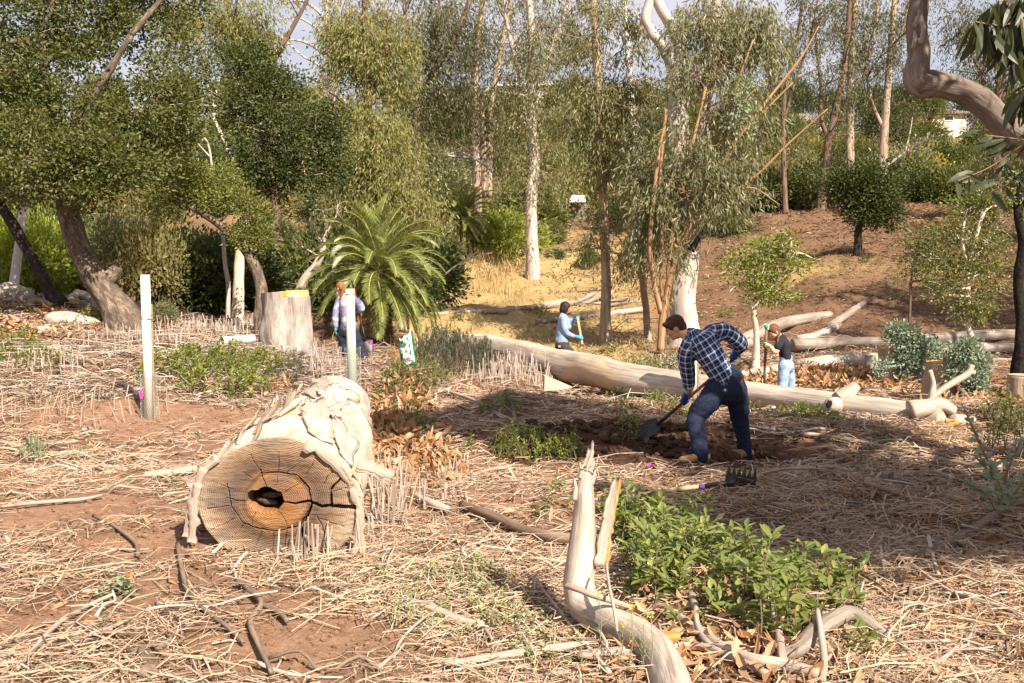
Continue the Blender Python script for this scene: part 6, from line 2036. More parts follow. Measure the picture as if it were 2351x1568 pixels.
cover_plant('cover_shrub', 'green shoots along the right flank of the big log', [(880, 915, 30, 24), (925, 955, 50, 24), (960, 985, 50, 22)], 'covergreen', .06, .022, 110, .20, 510, 'plant', 9)
cover_plant('cover_shrub', 'dark green clump under the snag in the middle ground', [(1150, 945, 55, 18)], 'toyon', .06, .022, 120, .22, 511, 'plant', 9)
cover_plant('cover_shrub', 'green and red tinged shrub in front of the fallen trunk left of the digger', [(1430, 905, 50, 20), (1480, 915, 60, 20), (1530, 935, 40, 14), (1420, 950, 36, 16), (1450, 975, 34, 12)], 'covergreen', .055, .022, 110, .26, 512, 'shrub', 9)
cover_plant('cover_shrub', 'yellow green weeds along the foot of the fallen trunk right of the digger', [(1800, 955, 50, 12), (1860, 960, 50, 10), (1740, 950, 30, 8)], 'cover', .05, .014, 120, .16, 513, 'plant', 9)
cover_plant('cover_shrub', 'small broad leaved plant under the knot of the fallen trunk', [(1890, 965, 24, 10)], 'toyon', .07, .035, 120, .16, 514, 'plant', 7)
cover_plant('cover_shrub', 'tuft of green sprouts on the litter right of the digger', [(2010, 1005, 26, 10)], 'covergreen', .06, .02, 110, .18, 515, 'plant', 8)
cover_plant('cover_shrub', 'round leafy bush at the right edge beyond the broken limb', [(2310, 985, 60, 22), (2351, 1000, 50, 20)], 'covergreen', .05, .02, 170, .4, 516, 'shrub', 9)
cover_plant('low_weeds', 'mat of grey green weeds at the bottom middle', [(1000, 1350, 80, 40), (1080, 1330, 60, 40), (960, 1420, 80, 40), (1060, 1440, 90, 50), (1180, 1430, 90, 50), (1120, 1360, 60, 40), (1250, 1500, 90, 40), (850, 1340, 50, 30)], 'weed', .034, .014, 260, .11, 517, 'weeds', 8, 'twigpale')
cover_plant('low_weeds', 'pale upright rosette of leaves on the raked soil at left', [(80, 1050, 26, 14)], 'sage', .09, .014, 300, .20, 518, 'weeds', 9, upw=1.4)
cover_plant('low_weeds', 'pale grey rosette with lobed leaves on the soil at lower left', [(270, 1375, 44, 20)], 'sage', .065, .030, 160, .10, 519, 'weeds', 7)
for (u, v, lab) in [(330, 1312, 'ferny green weed above the pale grey rosette'), (190, 1045, 'tiny green weed right of the upright rosette'), (380, 1120, 'little ferny weed beside the grey branch at the big log'), (200, 1325, 'small green weed on the soil at lower left'), (250, 1440, 'patch of ferny weed at the lower left')]:
    cover_plant('low_weeds', lab, [(u, v, 22, 9)], 'covergreen', .03, .010, 320, .09, 600 + u, 'weeds', 8)
for (u, v, ru, rv, h_, mat, lab) in [(1665, 728, 22, 8, .28, 'cover', 'small bright green shrub on the slope left of the young oak'), (1720, 870, 40, 10, .3, 'darkscrub', 'feathery dark green plant at the foot of the young oak'), (1835, 860, 34, 8, .24, 'darkscrub', 'feathery green plant right of the young woman digging'), (1460, 840, 60, 12, .2, 'weed', 'grey green weeds in front of the straight eucalyptus'), (1400, 815, 40, 10, .2, 'cover', 'yellow green weeds at the foot of the straight eucalyptus'), (1540, 850, 40, 14, .3, 'glauc', 'blue green sprouts at the foot of the big eucalyptus'), (1240, 715, 26, 7, .2, 'cover', 'yellow green grass clump on the dry slope'), (1060, 735, 30, 8, .2, 'cover', 'green grass clump right of the palm'), (1430, 742, 22, 7, .22, 'sage', 'grey green bush behind the straight eucalyptus'), (2070, 690, 26, 7, .25, 'covergreen', 'small green plant on the shaded slope'), (1990, 600, 20, 6, .2, 'covergreen', 'tuft on the slope by the round oak'), (1895, 800, 80, 8, .22, 'covergreen', 'leafy weeds along the long brown log'), (2170, 905, 30, 16, .4, 'glauc', 'blue green sprouts at the foot of the splintered stump'), (200, 748, 26, 12, .35, 'toyon', 'dark leafy shoots in front of the rubble at left'), (60, 720, 22, 8, .22, 'toyon', 'small dark plant between the rocks at left')]:
    cover_plant('low_plant', lab, [(u, v, ru, rv)], mat, .07, .03, 70, h_, 700 + u, 'plant', 9)


# blue green eucalyptus sprouts on the stumps
def sprouts(label, zones, Y, seed, n_shoot, leaf, base, mat='glauc', parts=False):
    rng = np.random.default_rng(seed)
    k = Y / FPX
    b = P(base[0], base[1], Y)
    t = thing('stump_sprouts', label, 'sprouts', b)
    sm, mb = MB(), MB()
    for (u, v, ru, rv) in zones:
        c = P(u, v, Y - .1)
        n = int(n_shoot * ru * rv / 900)
        d = norm(rng.normal(size=(n, 3))) * (rng.random(n) ** .4)[:, None]
        tip = c + d * np.array([ru * k, ru * k * .8, rv * k])
        for p in tip[::2]:
            s = b * .3 + c * .7
            sm.tube([s, s * .4 + p * .6 + [0, 0, .05], p], [.007, .005, .003], n=4, cap=False)
        m_ = 12
        q = np.repeat(tip, m_, 0)
        dd = np.repeat(d, m_, 0)
        off = rng.normal(size=q.shape) * leaf * .75
        leaf4(mb, q + off, norm(off + dd * leaf + rng.normal(size=q.shape) * leaf * .4), norm(dd + rng.normal(size=q.shape) * .6 + [0, 0, .3]), leaf * rng.uniform(.7, 1.2, len(q)), leaf * .62 * rng.uniform(.8, 1.2, len(q)), .12)
    o = sm.build('stems', M['twigpale'], t)
    o['kind'] = 'stuff'
    o = mb.build('leaves', M[mat], t, smooth=False)
    o['kind'] = 'stuff'
    return t


sprouts('tall mound of blue green eucalyptus sprouts growing behind the brown stump', [(2075, 775, 34, 28), (2110, 800, 30, 26), (2090, 850, 26, 22), (2085, 825, 34, 24), (2145, 805, 22, 20), (2060, 755, 18, 14)], 16.6, 31, 95, .06, (2080, 860))
sprouts('blue green eucalyptus sprouts hanging over the splintered stump', [(2220, 800, 26, 22), (2235, 860, 26, 30), (2205, 850, 30, 22), (2240, 890, 22, 24), (2200, 808, 24, 20), (2255, 830, 14, 16)], 14.5, 32, 95, .06, (2200, 890))
sprouts('small grey green shoot left of the brown stump', [(2012, 848, 12, 10), (2030, 835, 10, 10)], 16.0, 33, 90, .05, (2020, 870))
sprouts('silvery round leaved sprouts on the skirt of the big eucalyptus', [(1710, 195, 22, 18), (1700, 250, 26, 22), (1680, 285, 20, 20), (1720, 290, 14, 12), (1695, 225, 14, 12)], 22.8, 34, 22, .10, (1660, 330), 'sage')


# the sapling with round grey leaves at the right edge: each leaf a part
def sapling(label, stems, Y, leaf, seed, mat):
    rng = np.random.default_rng(seed)
    b = P(stems[0][0][0], stems[0][0][1], Y)
    t = thing('eucalyptus_sapling', label, 'sapling', b)
    inv = Matrix.Translation(-t.location)
    ms = []
    for i_ in range(3):
        m_ = MB()
        leaf8(m_, np.zeros((1, 3)), np.array([[1., 0, 0]]), np.array([[0, 0, 1.]]), 1.0, .55 + .08 * i_, .08, .15, wt=1.15)
        ms.append(m_.data('leaf', M[mat], smooth=False))
    for st in stems:
        q, r = pxpath(st, Y)
        MB().tube(q, r, n=7, res=6, rough=.1, rs=15).build('stem', M['sprout'], t)
        sp, _ = smooth_path(q, r, 5)
        for i_ in range(2, len(sp)):
            for sgn in (1, -1):
                a = i_ * 1.3 + (PI if sgn > 0 else 0) + rng.normal() * .4
                X = Vector((math.cos(a), math.sin(a) * .8, .35 + rng.normal() * .3)).normalized()
                Z0 = Vector((rng.normal() * .4, -.7 + rng.normal() * .4, .8))
                Yv = Z0.cross(X).normalized()
                Z = X.cross(Yv)
                o = link('leaf', ms[int(rng.integers(3))], t)
                o.matrix_parent_inverse = inv
                mt = Matrix((X, Yv, Z)).transposed().to_4x4()
                mt.translation = Vector(sp[i_])
                L = leaf * rng.uniform(.7, 1.15) * (1 - .4 * i_ / len(sp))
                o.matrix_basis = mt @ Matrix.Diagonal((L, L, L, 1))
    return t


sapling('grey leaved eucalyptus sapling at the right edge, dark in the shade', [[(2300, 1180, 5), (2285, 1100, 4), (2255, 1030, 3), (2235, 985, 2.5), (2215, 940, 2)], [(2300, 1150, 4), (2310, 1090, 3), (2330, 1040, 2.5), (2345, 1010, 2)], [(2290, 1110, 3), (2270, 1080, 2.5), (2240, 1050, 2)], [(2305, 1160, 4), (2340, 1120, 3), (2360, 1080, 2)]], 8.0, .095, 61, 'glauc')
sapling('pale leaved eucalyptus shoots low at the right edge in the sun', [[(2290, 1180, 4), (2270, 1140, 3), (2240, 1120, 2.5), (2215, 1105, 2)], [(2300, 1185, 4), (2330, 1150, 3), (2355, 1130, 2.5)], [(2295, 1170, 3), (2300, 1130, 2.5), (2290, 1100, 2)]], 7.7, .075, 62, 'sage')
cover_plant('cover_shrub', 'leafy bush behind the eucalyptus sapling at the right edge', [(2330, 1040, 50, 26)], 'covergreen', .045, .018, 200, .5, 520, 'shrub', 9)

# little yellow flowering mustard stalks at the bottom
M['petal'] = plain('petal', (.75, .60, .05), .6, .2, .1)
for (u, v, h_) in [(1440, 1560, .34), (1470, 1555, .26), (1415, 1540, .22), (1375, 1500, .3), (1490, 1570, .3), (1330, 1560, .2)]:
    g = G(u, v)
    t = thing('mustard_stalk', 'thin mustard stalk with tiny yellow flowers at the bottom by the dead limb', 'weed', g, 'mustard stalks')
    top = g + [grng.normal() * .04, grng.normal() * .04, h_]
    sm = MB().tube([g - [0, 0, .02], (g + top) / 2 + [.015, 0, 0], top], [.003, .0025, .0015], n=4, cap=False)
    for _ in range(5):
        f = grng.uniform(.3, .9)
        p = g * (1 - f) + top * f
        e = p + [grng.normal() * .05, grng.normal() * .05, .06]
        sm.tube([p, e], [.0018, .001], n=3, cap=False)
    sm.build('stem', M['weed'], t)
    fl_ = MB()
    for _ in range(9):
        c = top + grng.normal(size=3) * .010
        leaf4(fl_, c[None], rdir(grng, 1), rdir(grng, 1), .012, .010)
    fl_.build('flower', M['petal'], t, smooth=False)

# ------------------------------------------------------------------ the tree at the right edge with its bent branch overhead
og = np.array([6.2, 8.2, h1(6.2, 8.2)])
ov = thing('overhanging_eucalyptus', 'near eucalyptus outside the right edge with a bent grey branch and big hanging leaves', 'tree', og)
MB().tube([og + [.1, 0, -.3], og + [0, 0, .6], og + [-.15, 0, 1.8], og + [-.2, .05, 3.0], og + [.3, .3, 4.6], og + [.5, .2, 6.5]], [.30, .25, .22, .20, .15, .09], n=18, res=8, rough=.14, rs=6).build('trunk', M['eucbark'], ov)
q, r = pxpath([(2700, 420, 40), (2540, 400, 37), (2440, 370, 35), (2351, 316, 33), (2290, 268, 32), (2225, 215, 30), (2160, 192, 29), (2118, 190, 31), (2104, 172, 28), (2108, 130, 24), (2103, 70, 23), (2108, 10, 22), (2112, -60, 20), (2100, -160, 15)], 7.6)
MB().tube(q, r, n=28, res=14, rough=.17, rs=12, seed=3).build('limb', M['limbgrey'], ov)
q, r = pxpath([(2118, 190, 28), (2108, 203, 20), (2102, 208, 14)], 7.58)
MB().tube(q, r, n=14, res=4, rough=.1).build('limb_knee', M['limbgrey'], ov)
MB().sphere(P(2120, 167, 7.53), (.022, .012, .022), 12, 8).build('knot_hole', M['burnt'], ov)
for k, (a, bq) in enumerate([((2098, 60), (2112, 20)), ((2112, 100), (2118, 50)), ((2096, 110), (2100, 70))]):
    A, B = P(*a, 7.50), P(*bq, 7.49)
    slab('peeling_strip', [A, (A + B) / 2 + [.01, 0, 0], B], [.03, .035, .01], .01, 'deadwood', ov, .2, 800 + k, (.1, -1, .1))
LM = []
for i_ in range(4):
    m_ = MB()
    leaf8(m_, np.zeros((1, 3)), np.array([[1., 0, 0]]), np.array([[0, 0, 1.]]), 1.0, .20 + .03 * i_, .10, .12 + .06 * i_, wt=1.15)
    LM.append(m_.data('leaf', M['eucd'], smooth=False))
rng = np.random.default_rng(17)
inv = Matrix.Translation(-ov.location)
tw = MB()
for st in ([(2420, 20, 3), (2360, 40, 2.4), (2300, 58, 2), (2240, 50, 1.4)], [(2430, 90, 3), (2370, 100, 2.4), (2320, 110, 1.6)], [(2420, -30, 3), (2350, -10, 2.4), (2290, 5, 1.6)], [(2440, 170, 3), (2380, 190, 2.4), (2330, 215, 1.6)], [(2400, 300, 3), (2330, 345, 2), (2270, 385, 1.4), (2200, 415, 1)], [(2420, 340, 3), (2350, 400, 2), (2280, 440, 1.4)], [(2400, 330, 3), (2340, 320, 2), (2262, 310, 1.2)]):
    q, r = pxpath(st, 5.6 if st[0][1] < 250 else 6.6)
    tw.tube(q, r, n=5, res=6, cap=False)
    sp, _ = smooth_path(q, r, 6)
    for i_ in range(3, len(sp)):
        for _ in range(3 if st[0][1] < 250 else 1):
            X = Vector((rng.normal() * .35, rng.normal() * .35, -1)).normalized()
            if st[0][1] > 290:
                X = Vector((rng.normal() * .8 - .4, rng.normal() * .6, -.35)).normalized()
            Z0 = Vector((rng.normal(), -.8 + rng.normal() * .6, .3))
            Yv = Z0.cross(X).normalized()
            o = link('leaf', LM[int(rng.integers(4))], ov)
            o.matrix_parent_inverse = inv
            mt = Matrix((X, Yv, X.cross(Yv))).transposed().to_4x4()
            mt.translation = Vector(sp[i_]) + Vector(rng.normal(size=3) * .02)
            L = rng.uniform(.16, .27) if st[0][1] < 250 else rng.uniform(.12, .2)
            o.matrix_basis = mt @ Matrix.Diagonal((L, L, L, 1))
o = tw.build('twigs', M['sprout'], ov)
o['kind'] = 'stuff'
# its crown, mostly out of the picture, shades the ground in front of the digger
fm, lm = MB(), MB()
anch, outs = [], []
for (x, y, z, rx, ry, rz, n) in [(5.0, 4.6, 3.6, .9, .9, .7, 300), (5.6, 5.6, 4.4, 1.0, 1.0, .8, 260), (6.4, 7.2, 5.2, 1.1, 1.2, .9, 160), (4.6, 3.6, 4.2, .9, .8, .7, 200), (5.2, 6.6, 6.2, .9, 1.0, .9, 140), (5.9, 4.2, 5.4, 1.1, 1.0, .9, 120), (5.2, 4.9, 2.9, .8, .7, .5, 240), (6.3, 5.4, 3.2, .9, .9, .6, 260), (4.4, 5.2, 6.6, .7, .8, .7, 90), (3.4, 6.6, 6.4, .9, .7, .5, 230), (4.3, 7.0, 6.9, .9, .8, .5, 200), (2.6, 6.0, 6.6, .7, .6, .4, 180), (5.0, 7.4, 7.3, .9, .8, .5, 120), (3.9, 5.6, 6.8, .7, .6, .4, 180)]:
    c = np.array([x, y, z])
    d = norm(rng.normal(size=(n, 3))) * (rng.random(n) ** .45)[:, None]
    a = c + d * [rx, ry, rz]
    a = a[(a[:, 0] > .56 * a[:, 1] + .5) | (a[:, 2] > 2.9 + .30 * a[:, 1])]
    anch.append(a)
    outs.append(np.c_[rng.normal(size=(len(a), 2)), 0 * a[:, 0]])
    s_ = og + [0, 0, min(z - .6, 4.0)]
    lm.tube([s_, (s_ + c) / 2 + [0, 0, .25], c], [.07, .045, .02], n=7, res=5, rough=.1)
strands(rng, np.concatenate(anch), np.concatenate(outs), .5, 26, .18, .045, mb=fm, spread=.06)
lm.build('limb', M['eucbark'], ov)
o = fm.build('crown', M['eucd'], ov, smooth=False)
o['kind'] = 'stuff'
# blackened trunk at the right edge behind the cut section
oak_tree('burnt_trunk', 'blackened trunk hung with peeling bark at the right edge', [(2345, 905, 16), (2338, 830, 14), (2346, 740, 12), (2338, 640, 11), (2349, 560, 12), (2335, 480, 10), (2350, 400, 8)], 15.0, [(2400, 330, 70, 60), (2360, 440, 40, 30), (2440, 430, 60, 60)], 'covergreen', 'burnt', 12, .06, 1.0, 88, ntwig=30, rough=.35)
# shade trees of the same stand on the right, beyond the frame
for (x, y, s_) in [(19, 22, 1.0), (25, 27, 1.1), (17, 14.5, .9), (30, 34, 1.2)]:
    t = thing('tall_eucalyptus', 'tall eucalyptus of the same stand beyond the right edge', 'tree', (x, y, h1(x, y)), 'eucalypts beyond the right edge')
    src = [o for o in bpy.data.objects if o.name.startswith('shaggy_eucalyptus')][0]
    for ch in kids(src):
        if ch.name.startswith(('trunk', 'limb', 'crown')):
            c = ch.copy()
            COL.objects.link(c)
            c.parent = t
            c.matrix_parent_inverse = Matrix.Translation(-src.location)
    t.scale = (s_ * 1.5, s_ * 1.5, s_)
    t.rotation_euler = (0, 0, x)
# ------------------------------------------------------------------ people
M['skin'] = plain('skin', (.52, .28, .19), .5, .35, .08, 30)
M['skinf'] = plain('skinf', (.58, .34, .25), .5, .35, .08, 30)
M['skint'] = plain('skint', (.42, .22, .14), .5, .35, .08, 30)
M['hairbrown'] = bark_mat('hairbrown', (.028, .012, .007), (.07, .03, .015), (.14, .065, .03), 60, .3, .5, .004, rough=.45)
M['hairdark'] = bark_mat('hairdark', (.012, .008, .006), (.03, .018, .013), (.07, .04, .03), 60, .3, .5, .004, rough=.4)
M['hairred'] = bark_mat('hairred', (.12, .045, .018), (.24, .10, .04), (.38, .19, .08), 60, .3, .5, .004, rough=.45)
M['hairauburn'] = bark_mat('hairauburn', (.07, .028, .013), (.15, .065, .03), (.26, .13, .06), 60, .3, .5, .004, rough=.45)
M['denimdark'] = plain('denimdark', (.016, .022, .045), .8, .2, .5, 60, .003)
M['denimlight'] = plain('denimlight', (.24, .32, .44), .85, .15, .28, 14, .004)
M['navy'] = plain('navy', (.022, .026, .045), .85, .15, .35, 20, .004)
M['charcoal'] = plain('charcoal', (.045, .040, .038), .85, .15, .35, 20, .004)
M['blacktee'] = plain('blacktee', (.022, .024, .030), .85, .15, .3, 14, .004)
M['bluetee'] = plain('bluetee', (.23, .30, .46), .85, .15, .15, 9, .004)
M['suede'] = plain('suede', (.33, .19, .095), .85, .15, .25, 25, .004)
M['sole'] = plain('sole', (.06, .045, .035), .8, .2, .2)
M['gloveblue'] = plain('gloveblue', (.02, .10, .42), .6, .3, .3, 40, .002)
M['glovegrey'] = plain('glovegrey', (.50, .53, .58), .8, .2, .2, 40, .002)
M['gloveteal'] = plain('gloveteal', (.06, .26, .40), .6, .3, .3, 40, .002)
M['glovegreen'] = plain('glovegreen', (.02, .34, .22), .6, .3, .3, 40, .002)
M['glovecream'] = plain('glovecream', (.62, .57, .34), .8, .2, .15, 40, .002)
M['eyed'] = plain('eyed', (.02, .015, .012), .2, .6)
M['redtab'] = plain('redtab', (.45, .03, .03), .7, .2)
M['tanpatch'] = plain('tanpatch', (.50, .27, .12), .7, .2)
M['print'] = plain('print', (.05, .08, .16), .8, .2)
M['elastic'] = plain('elastic', (.45, .30, .16), .7, .2)

# plaid woven in blue, navy and white
m, N, L, b, o = nt('plaid')
sep = N.new('ShaderNodeSeparateXYZ')
L.new(attr(N, 'tuv').outputs['Vector'], sep.inputs[0])


def _stripe(src, per, off):
    f = math_n(N, L, 'FRACT', math_n(N, L, 'ADD', math_n(N, L, 'DIVIDE', src, per), off))
    r = ramp(N, [(0.0, .0), (.24, .0), (.25, .30), (.42, .30), (.43, 1.0), (.53, 1.0), (.54, .30), (.70, .30), (.71, .0), (.86, .0), (.865, .62), (.90, .62), (.905, 0.0)], 'CONSTANT')
    L.new(f, r.inputs[0])
    return r.outputs[0]


val = math_n(N, L, 'MULTIPLY', math_n(N, L, 'ADD', _stripe(sep.outputs[0], .066, .1), _stripe(sep.outputs[2], .072, .3)), .5)
pr = ramp(N, [(0, (.010, .017, .05)), (.16, (.03, .05, .13)), (.31, (.12, .17, .32)), (.5, (.36, .40, .50)), (.66, (.62, .62, .64)), (1, (.80, .78, .74))])
L.new(val, pr.inputs[0])
L.new(pr.outputs[0], b.inputs['Base Color'])
b.inputs['Roughness'].default_value = .9
b.inputs['Specular IOR Level'].default_value = .1
M['plaid'] = m
# sweater: heathered lilac with pale blue bands across chest and arms
m, N, L, b, o = nt('sweater')
sep = N.new('ShaderNodeSeparateXYZ')
L.new(attr(N, 'tuv').outputs['Vector'], sep.inputs[0])
r = ramp(N, [(0, (.13, .13, .22)), (.05, (.26, .24, .36)), (.20, (.26, .24, .36)), (.21, (.40, .52, .62)), (.27, (.48, .50, .58)), (.31, (.34, .46, .60)), (.34, (.26, .24, .36)), (.66, (.27, .25, .37)), (.67, (.50, .52, .60)), (.72, (.44, .50, .62)), (.78, (.27, .26, .37)), (1, (.30, .28, .38))], 'CONSTANT')
L.new(sep.outputs[1], r.inputs[0])
nz = noise(N, L, N.new('ShaderNodeTexCoord').outputs['Object'], 90, 3)
L.new(mixc(N, L, .35, r.outputs[0], nz.outputs[0], 'OVERLAY'), b.inputs['Base Color'])
b.inputs['Roughness'].default_value = .95
b.inputs['Specular IOR Level'].default_value = .1
M['sweater'] = m


class Body:
    """Shapes that are grown together into one skin."""

    def __init__(self):
        self.mb = MB()
        self.seg = []

    def limb(self, pts, rad, squash=None, n=16, res=5, ends=True):
        pts, rad = np.asarray(pts, float), np.broadcast_to(np.asarray(rad, float), (len(pts),)).copy()
        self.mb.tube(pts, rad, n=n, res=res, squash=squash)
        if ends:
            for p, r in ((pts[0], rad[0]), (pts[-1], rad[-1])):
                self.mb.sphere(p, r * .99, 12, 8)
        self.seg.append(smooth_path(pts, rad, res))
        return self

    def ball(self, c, r, rot=None):
        self.mb.sphere(c, r, 18, 12, rot=rot)
        return self

    def grow(self, name, mat, parent, voxel=.012, smooth=4, wrinkle=0.0, wscale=12, seed=0, bands=None, sub=None):
        o = bpy.data.objects.new('tmp', self.mb.data('tmp', M[mat] if isinstance(mat, str) else mat))
        COL.objects.link(o)
        md = o.modifiers.new('r', 'REMESH')
        md.mode = 'VOXEL'
        md.voxel_size = voxel
        md.use_smooth_shade = True
        if smooth:
            ms = o.modifiers.new('s', 'SMOOTH')
            ms.factor = .5
            ms.iterations = smooth
        me = bpy.data.meshes.new_from_object(o.evaluated_get(bpy.context.evaluated_depsgraph_get()))
        bpy.data.objects.remove(o)
        n = len(me.vertices)
        co = np.zeros(n * 3, np.float32)
        me.vertices.foreach_get('co', co)
        co = co.reshape(-1, 3).astype(float)
        no = np.zeros(n * 3, np.float32)
        me.vertices.foreach_get('normal', no)
        no = no.reshape(-1, 3)
        # cloth coordinates round and along the nearest limb
        best = np.full(n, 1e9)
        uv = np.zeros((n, 3))
        for si, (sp, sr) in enumerate(self.seg):
            cum = np.concatenate([[0], np.cumsum(np.linalg.norm(np.diff(sp, axis=0), axis=1))])
            d = np.linalg.norm(co[:, None] - sp[None], axis=2) / np.maximum(sr[None], .01)
            i = d.argmin(1)
            dm = d[np.arange(n), i]
            ax = norm(sp[-1] - sp[0])
            ref = np.array([0, -1., 0])
            x = norm(ref - ax * ref.dot(ax))
            y = np.cross(ax, x)
            rel = co - sp[i]
            along = ((co - sp[0]) @ ax)
            ang = np.arctan2(rel @ y, rel @ x)
            k = dm < best
            best[k] = dm[k]
            uv[k] = np.c_[ang * np.median(sr) * 1.0, along / cum[-1], along][k]
        if wrinkle:
            w = fbm(np.c_[uv[:, 0] * wscale * .6 + co[:, 0] * 3, uv[:, 2] * wscale, co[:, 1] * 4], seed, 3)
            co = co + no * (wrinkle * w)[:, None]
            me.vertices.foreach_set('co', co.ravel().astype(np.float32))
        at = me.attributes.new('tuv', 'FLOAT_VECTOR', 'POINT')
        at.data.foreach_set('vector', uv.ravel().astype(np.float32))
        me.polygons.foreach_set('use_smooth', np.ones(len(me.polygons), bool))
        me.update()
        ob = link(name, me, parent)
        if parent is not None:
            ob.matrix_parent_inverse = Matrix.Translation(-parent.matrix_basis.translation if parent.type == 'EMPTY' else Vector((0, 0, 0)))
        return ob


def frame(fwd, up):
    f = norm(np.asarray(fwd, float))
    u = np.asarray(up, float)
    u = norm(u - f * u.dot(f))
    return np.stack([np.cross(f, u), f, u], 1)          # columns: right, forward, up


def head(B, c, fwd, up, s=1.0):
    """Skull, jaw, nose, brow, lips and ears round the head centre c."""
    F = frame(fwd, up)

    def at(x, y, z):
        return np.asarray(c, float) + F @ (np.array([x, y, z]) * s)
    B.ball(at(0, -.012, .022), np.array([.074, .094, .092]) * s, F)
    B.ball(at(0, .028, -.045), np.array([.056, .062, .068]) * s, F)
    B.ball(at(0, .070, -.088), np.array([.026, .020, .020]) * s, F)
    B.mb.tube([at(0, .086, .012), at(0, .104, -.018), at(0, .108, -.030)], np.array([.010, .013, .013]) * s, n=10, res=3)
    B.ball(at(0, .078, .022), np.array([.046, .016, .012]) * s, F)
    B.ball(at(0, .086, -.056), np.array([.022, .010, .006]) * s, F)
    B.ball(at(0, .083, -.066), np.array([.020, .010, .007]) * s, F)
    for sx in (-1, 1):
        B.ball(at(sx * .040, .062, -.022), np.array([.024, .024, .026]) * s, F)
        B.ball(at(sx * .077, -.004, -.012), np.array([.010, .020, .032]) * s, F)
    return F, at


def eyes(at, F, s, parent):
    for sx in (-1, 1):
        MB().sphere(at(sx * .032, .080, .004), np.array([.013, .007, .007]) * s, 10, 6, rot=F).build('eye', M['eyed'], parent)
        MB().sphere(at(sx * .032, .086, .020), np.array([.018, .006, .004]) * s, 8, 6, rot=F).build('eyebrow', M['hairdark'], parent)


def grip(B, wrist, S, D, rs, s=1.0, side=1):
    """A hand closed round a shaft through S along D: four unequal fingers curl one way, the thumb the other."""
    D = norm(np.asarray(D, float))
    w = np.asarray(wrist, float) - S
    w = w - D * w.dot(D)
    e1 = norm(w)
    e2 = np.cross(D, e1) * side
    palm = S + e1 * (rs + .016 * s)
    B.limb([wrist, (np.asarray(wrist) + palm) / 2, palm], [.027 * s, .034 * s, .036 * s], n=12)
    B.ball(palm, np.array([.040, .040, .030]) * s)
    for k, ln in enumerate((.92, 1.0, .95, .78)):
        off = D * ((k - 1.5) * .0205 * s)
        ph = np.array([.15, 1.0, 1.9, 2.75]) * ln
        rr = rs + np.array([.014, .015, .013, .010]) * s
        B.mb.tube([S + off + (e1 * math.cos(p) + e2 * math.sin(p)) * r_ for p, r_ in zip(ph, rr)], np.array([.0100, .0098, .0090, .0080]) * s, n=8, res=3)
    off = D * (.046 * s)
    B.mb.tube([palm + D * .02 * s, S + off + (e1 * math.cos(.6) - e2 * math.sin(.6)) * (rs + .016 * s), S + off * .9 + (e1 * math.cos(1.5) - e2 * math.sin(1.5)) * (rs + .012 * s), S + off * .7 + (e1 * math.cos(2.2) - e2 * math.sin(2.2)) * (rs + .010 * s)], np.array([.014, .0115, .0105, .009]) * s, n=8, res=3)


def open_hand(B, wrist, d, across, s=1.0):
    d, across = norm(np.asarray(d, float)), norm(np.asarray(across, float))
    nrm = np.cross(d, across)
    palm = np.asarray(wrist) + d * .055 * s
    B.limb([wrist, palm], [.026 * s, .036 * s], squash=.6, n=12)
    for k, ln in enumerate((.070, .078, .074, .058)):
        b0 = palm + d * .03 * s + across * (k - 1.5) * .019 * s
        B.mb.tube([b0 - d * .02 * s, b0, b0 + (d * .55 + nrm * .12) * ln * s, b0 + (d * .9 + nrm * .40) * ln * s], np.array([.010, .010, .0092, .008]) * s, n=8, res=3)
    t0 = np.asarray(wrist) + d * .02 * s - across * .022 * s
    B.mb.tube([t0, t0 + (d * .5 - across * .6) * .045 * s, t0 + (d * .9 - across * .6 + nrm * .2) * .075 * s], np.array([.014, .011, .009]) * s, n=8, res=3)


def boot(B, heel, toe, ankle, s=1.0):
    heel, toe, ankle = (np.asarray(q, float) for q in (heel, toe, ankle))
    B.limb([heel + [0, 0, .045 * s], heel * .5 + toe * .5 + [0, 0, .045 * s], toe + [0, 0, .036 * s]], [.040 * s, .045 * s, .036 * s], n=14)
    B.limb([ankle, heel * .75 + toe * .25 + [0, 0, .06 * s]], [.048 * s, .046 * s], n=14)


def sole(heel, toe, parent, s=1.0):
    heel, toe = np.asarray(heel, float), np.asarray(toe, float)
    d = norm((toe - heel) * [1, 1, 0])
    sd = np.array([-d[1], d[0], 0])
    prof = [(-.055, .026), (-.03, .040), (.06, .036), (.13, .043), (.20, .040)]
    L_ = np.linalg.norm(toe - heel)
    up = [heel + d * a * L_ / .20 + sd * w * s + [0, 0, .022] for a, w in prof] + [toe + d * .048 * s + [0, 0, .026]] + [heel + d * a * L_ / .20 - sd * w * s + [0, 0, .022] for a, w in prof[::-1]]
    up = np.array(up)
    n = len(up)
    lo = up - [0, 0, .03]
    f4 = [[i, n + i, n + (i + 1) % n, (i + 1) % n] for i in range(n)]
    c = len(up) * 2
    v = np.concatenate([up, lo, [up.mean(0)], [lo.mean(0)]])
    f3 = [[i, (i + 1) % n, c] for i in range(n)] + [[n + (i + 1) % n, n + i, c + 1] for i in range(n)]
    return MB().add(v, f3=f3, f4=f4).build('sole', M['sole'], parent, smooth=False)


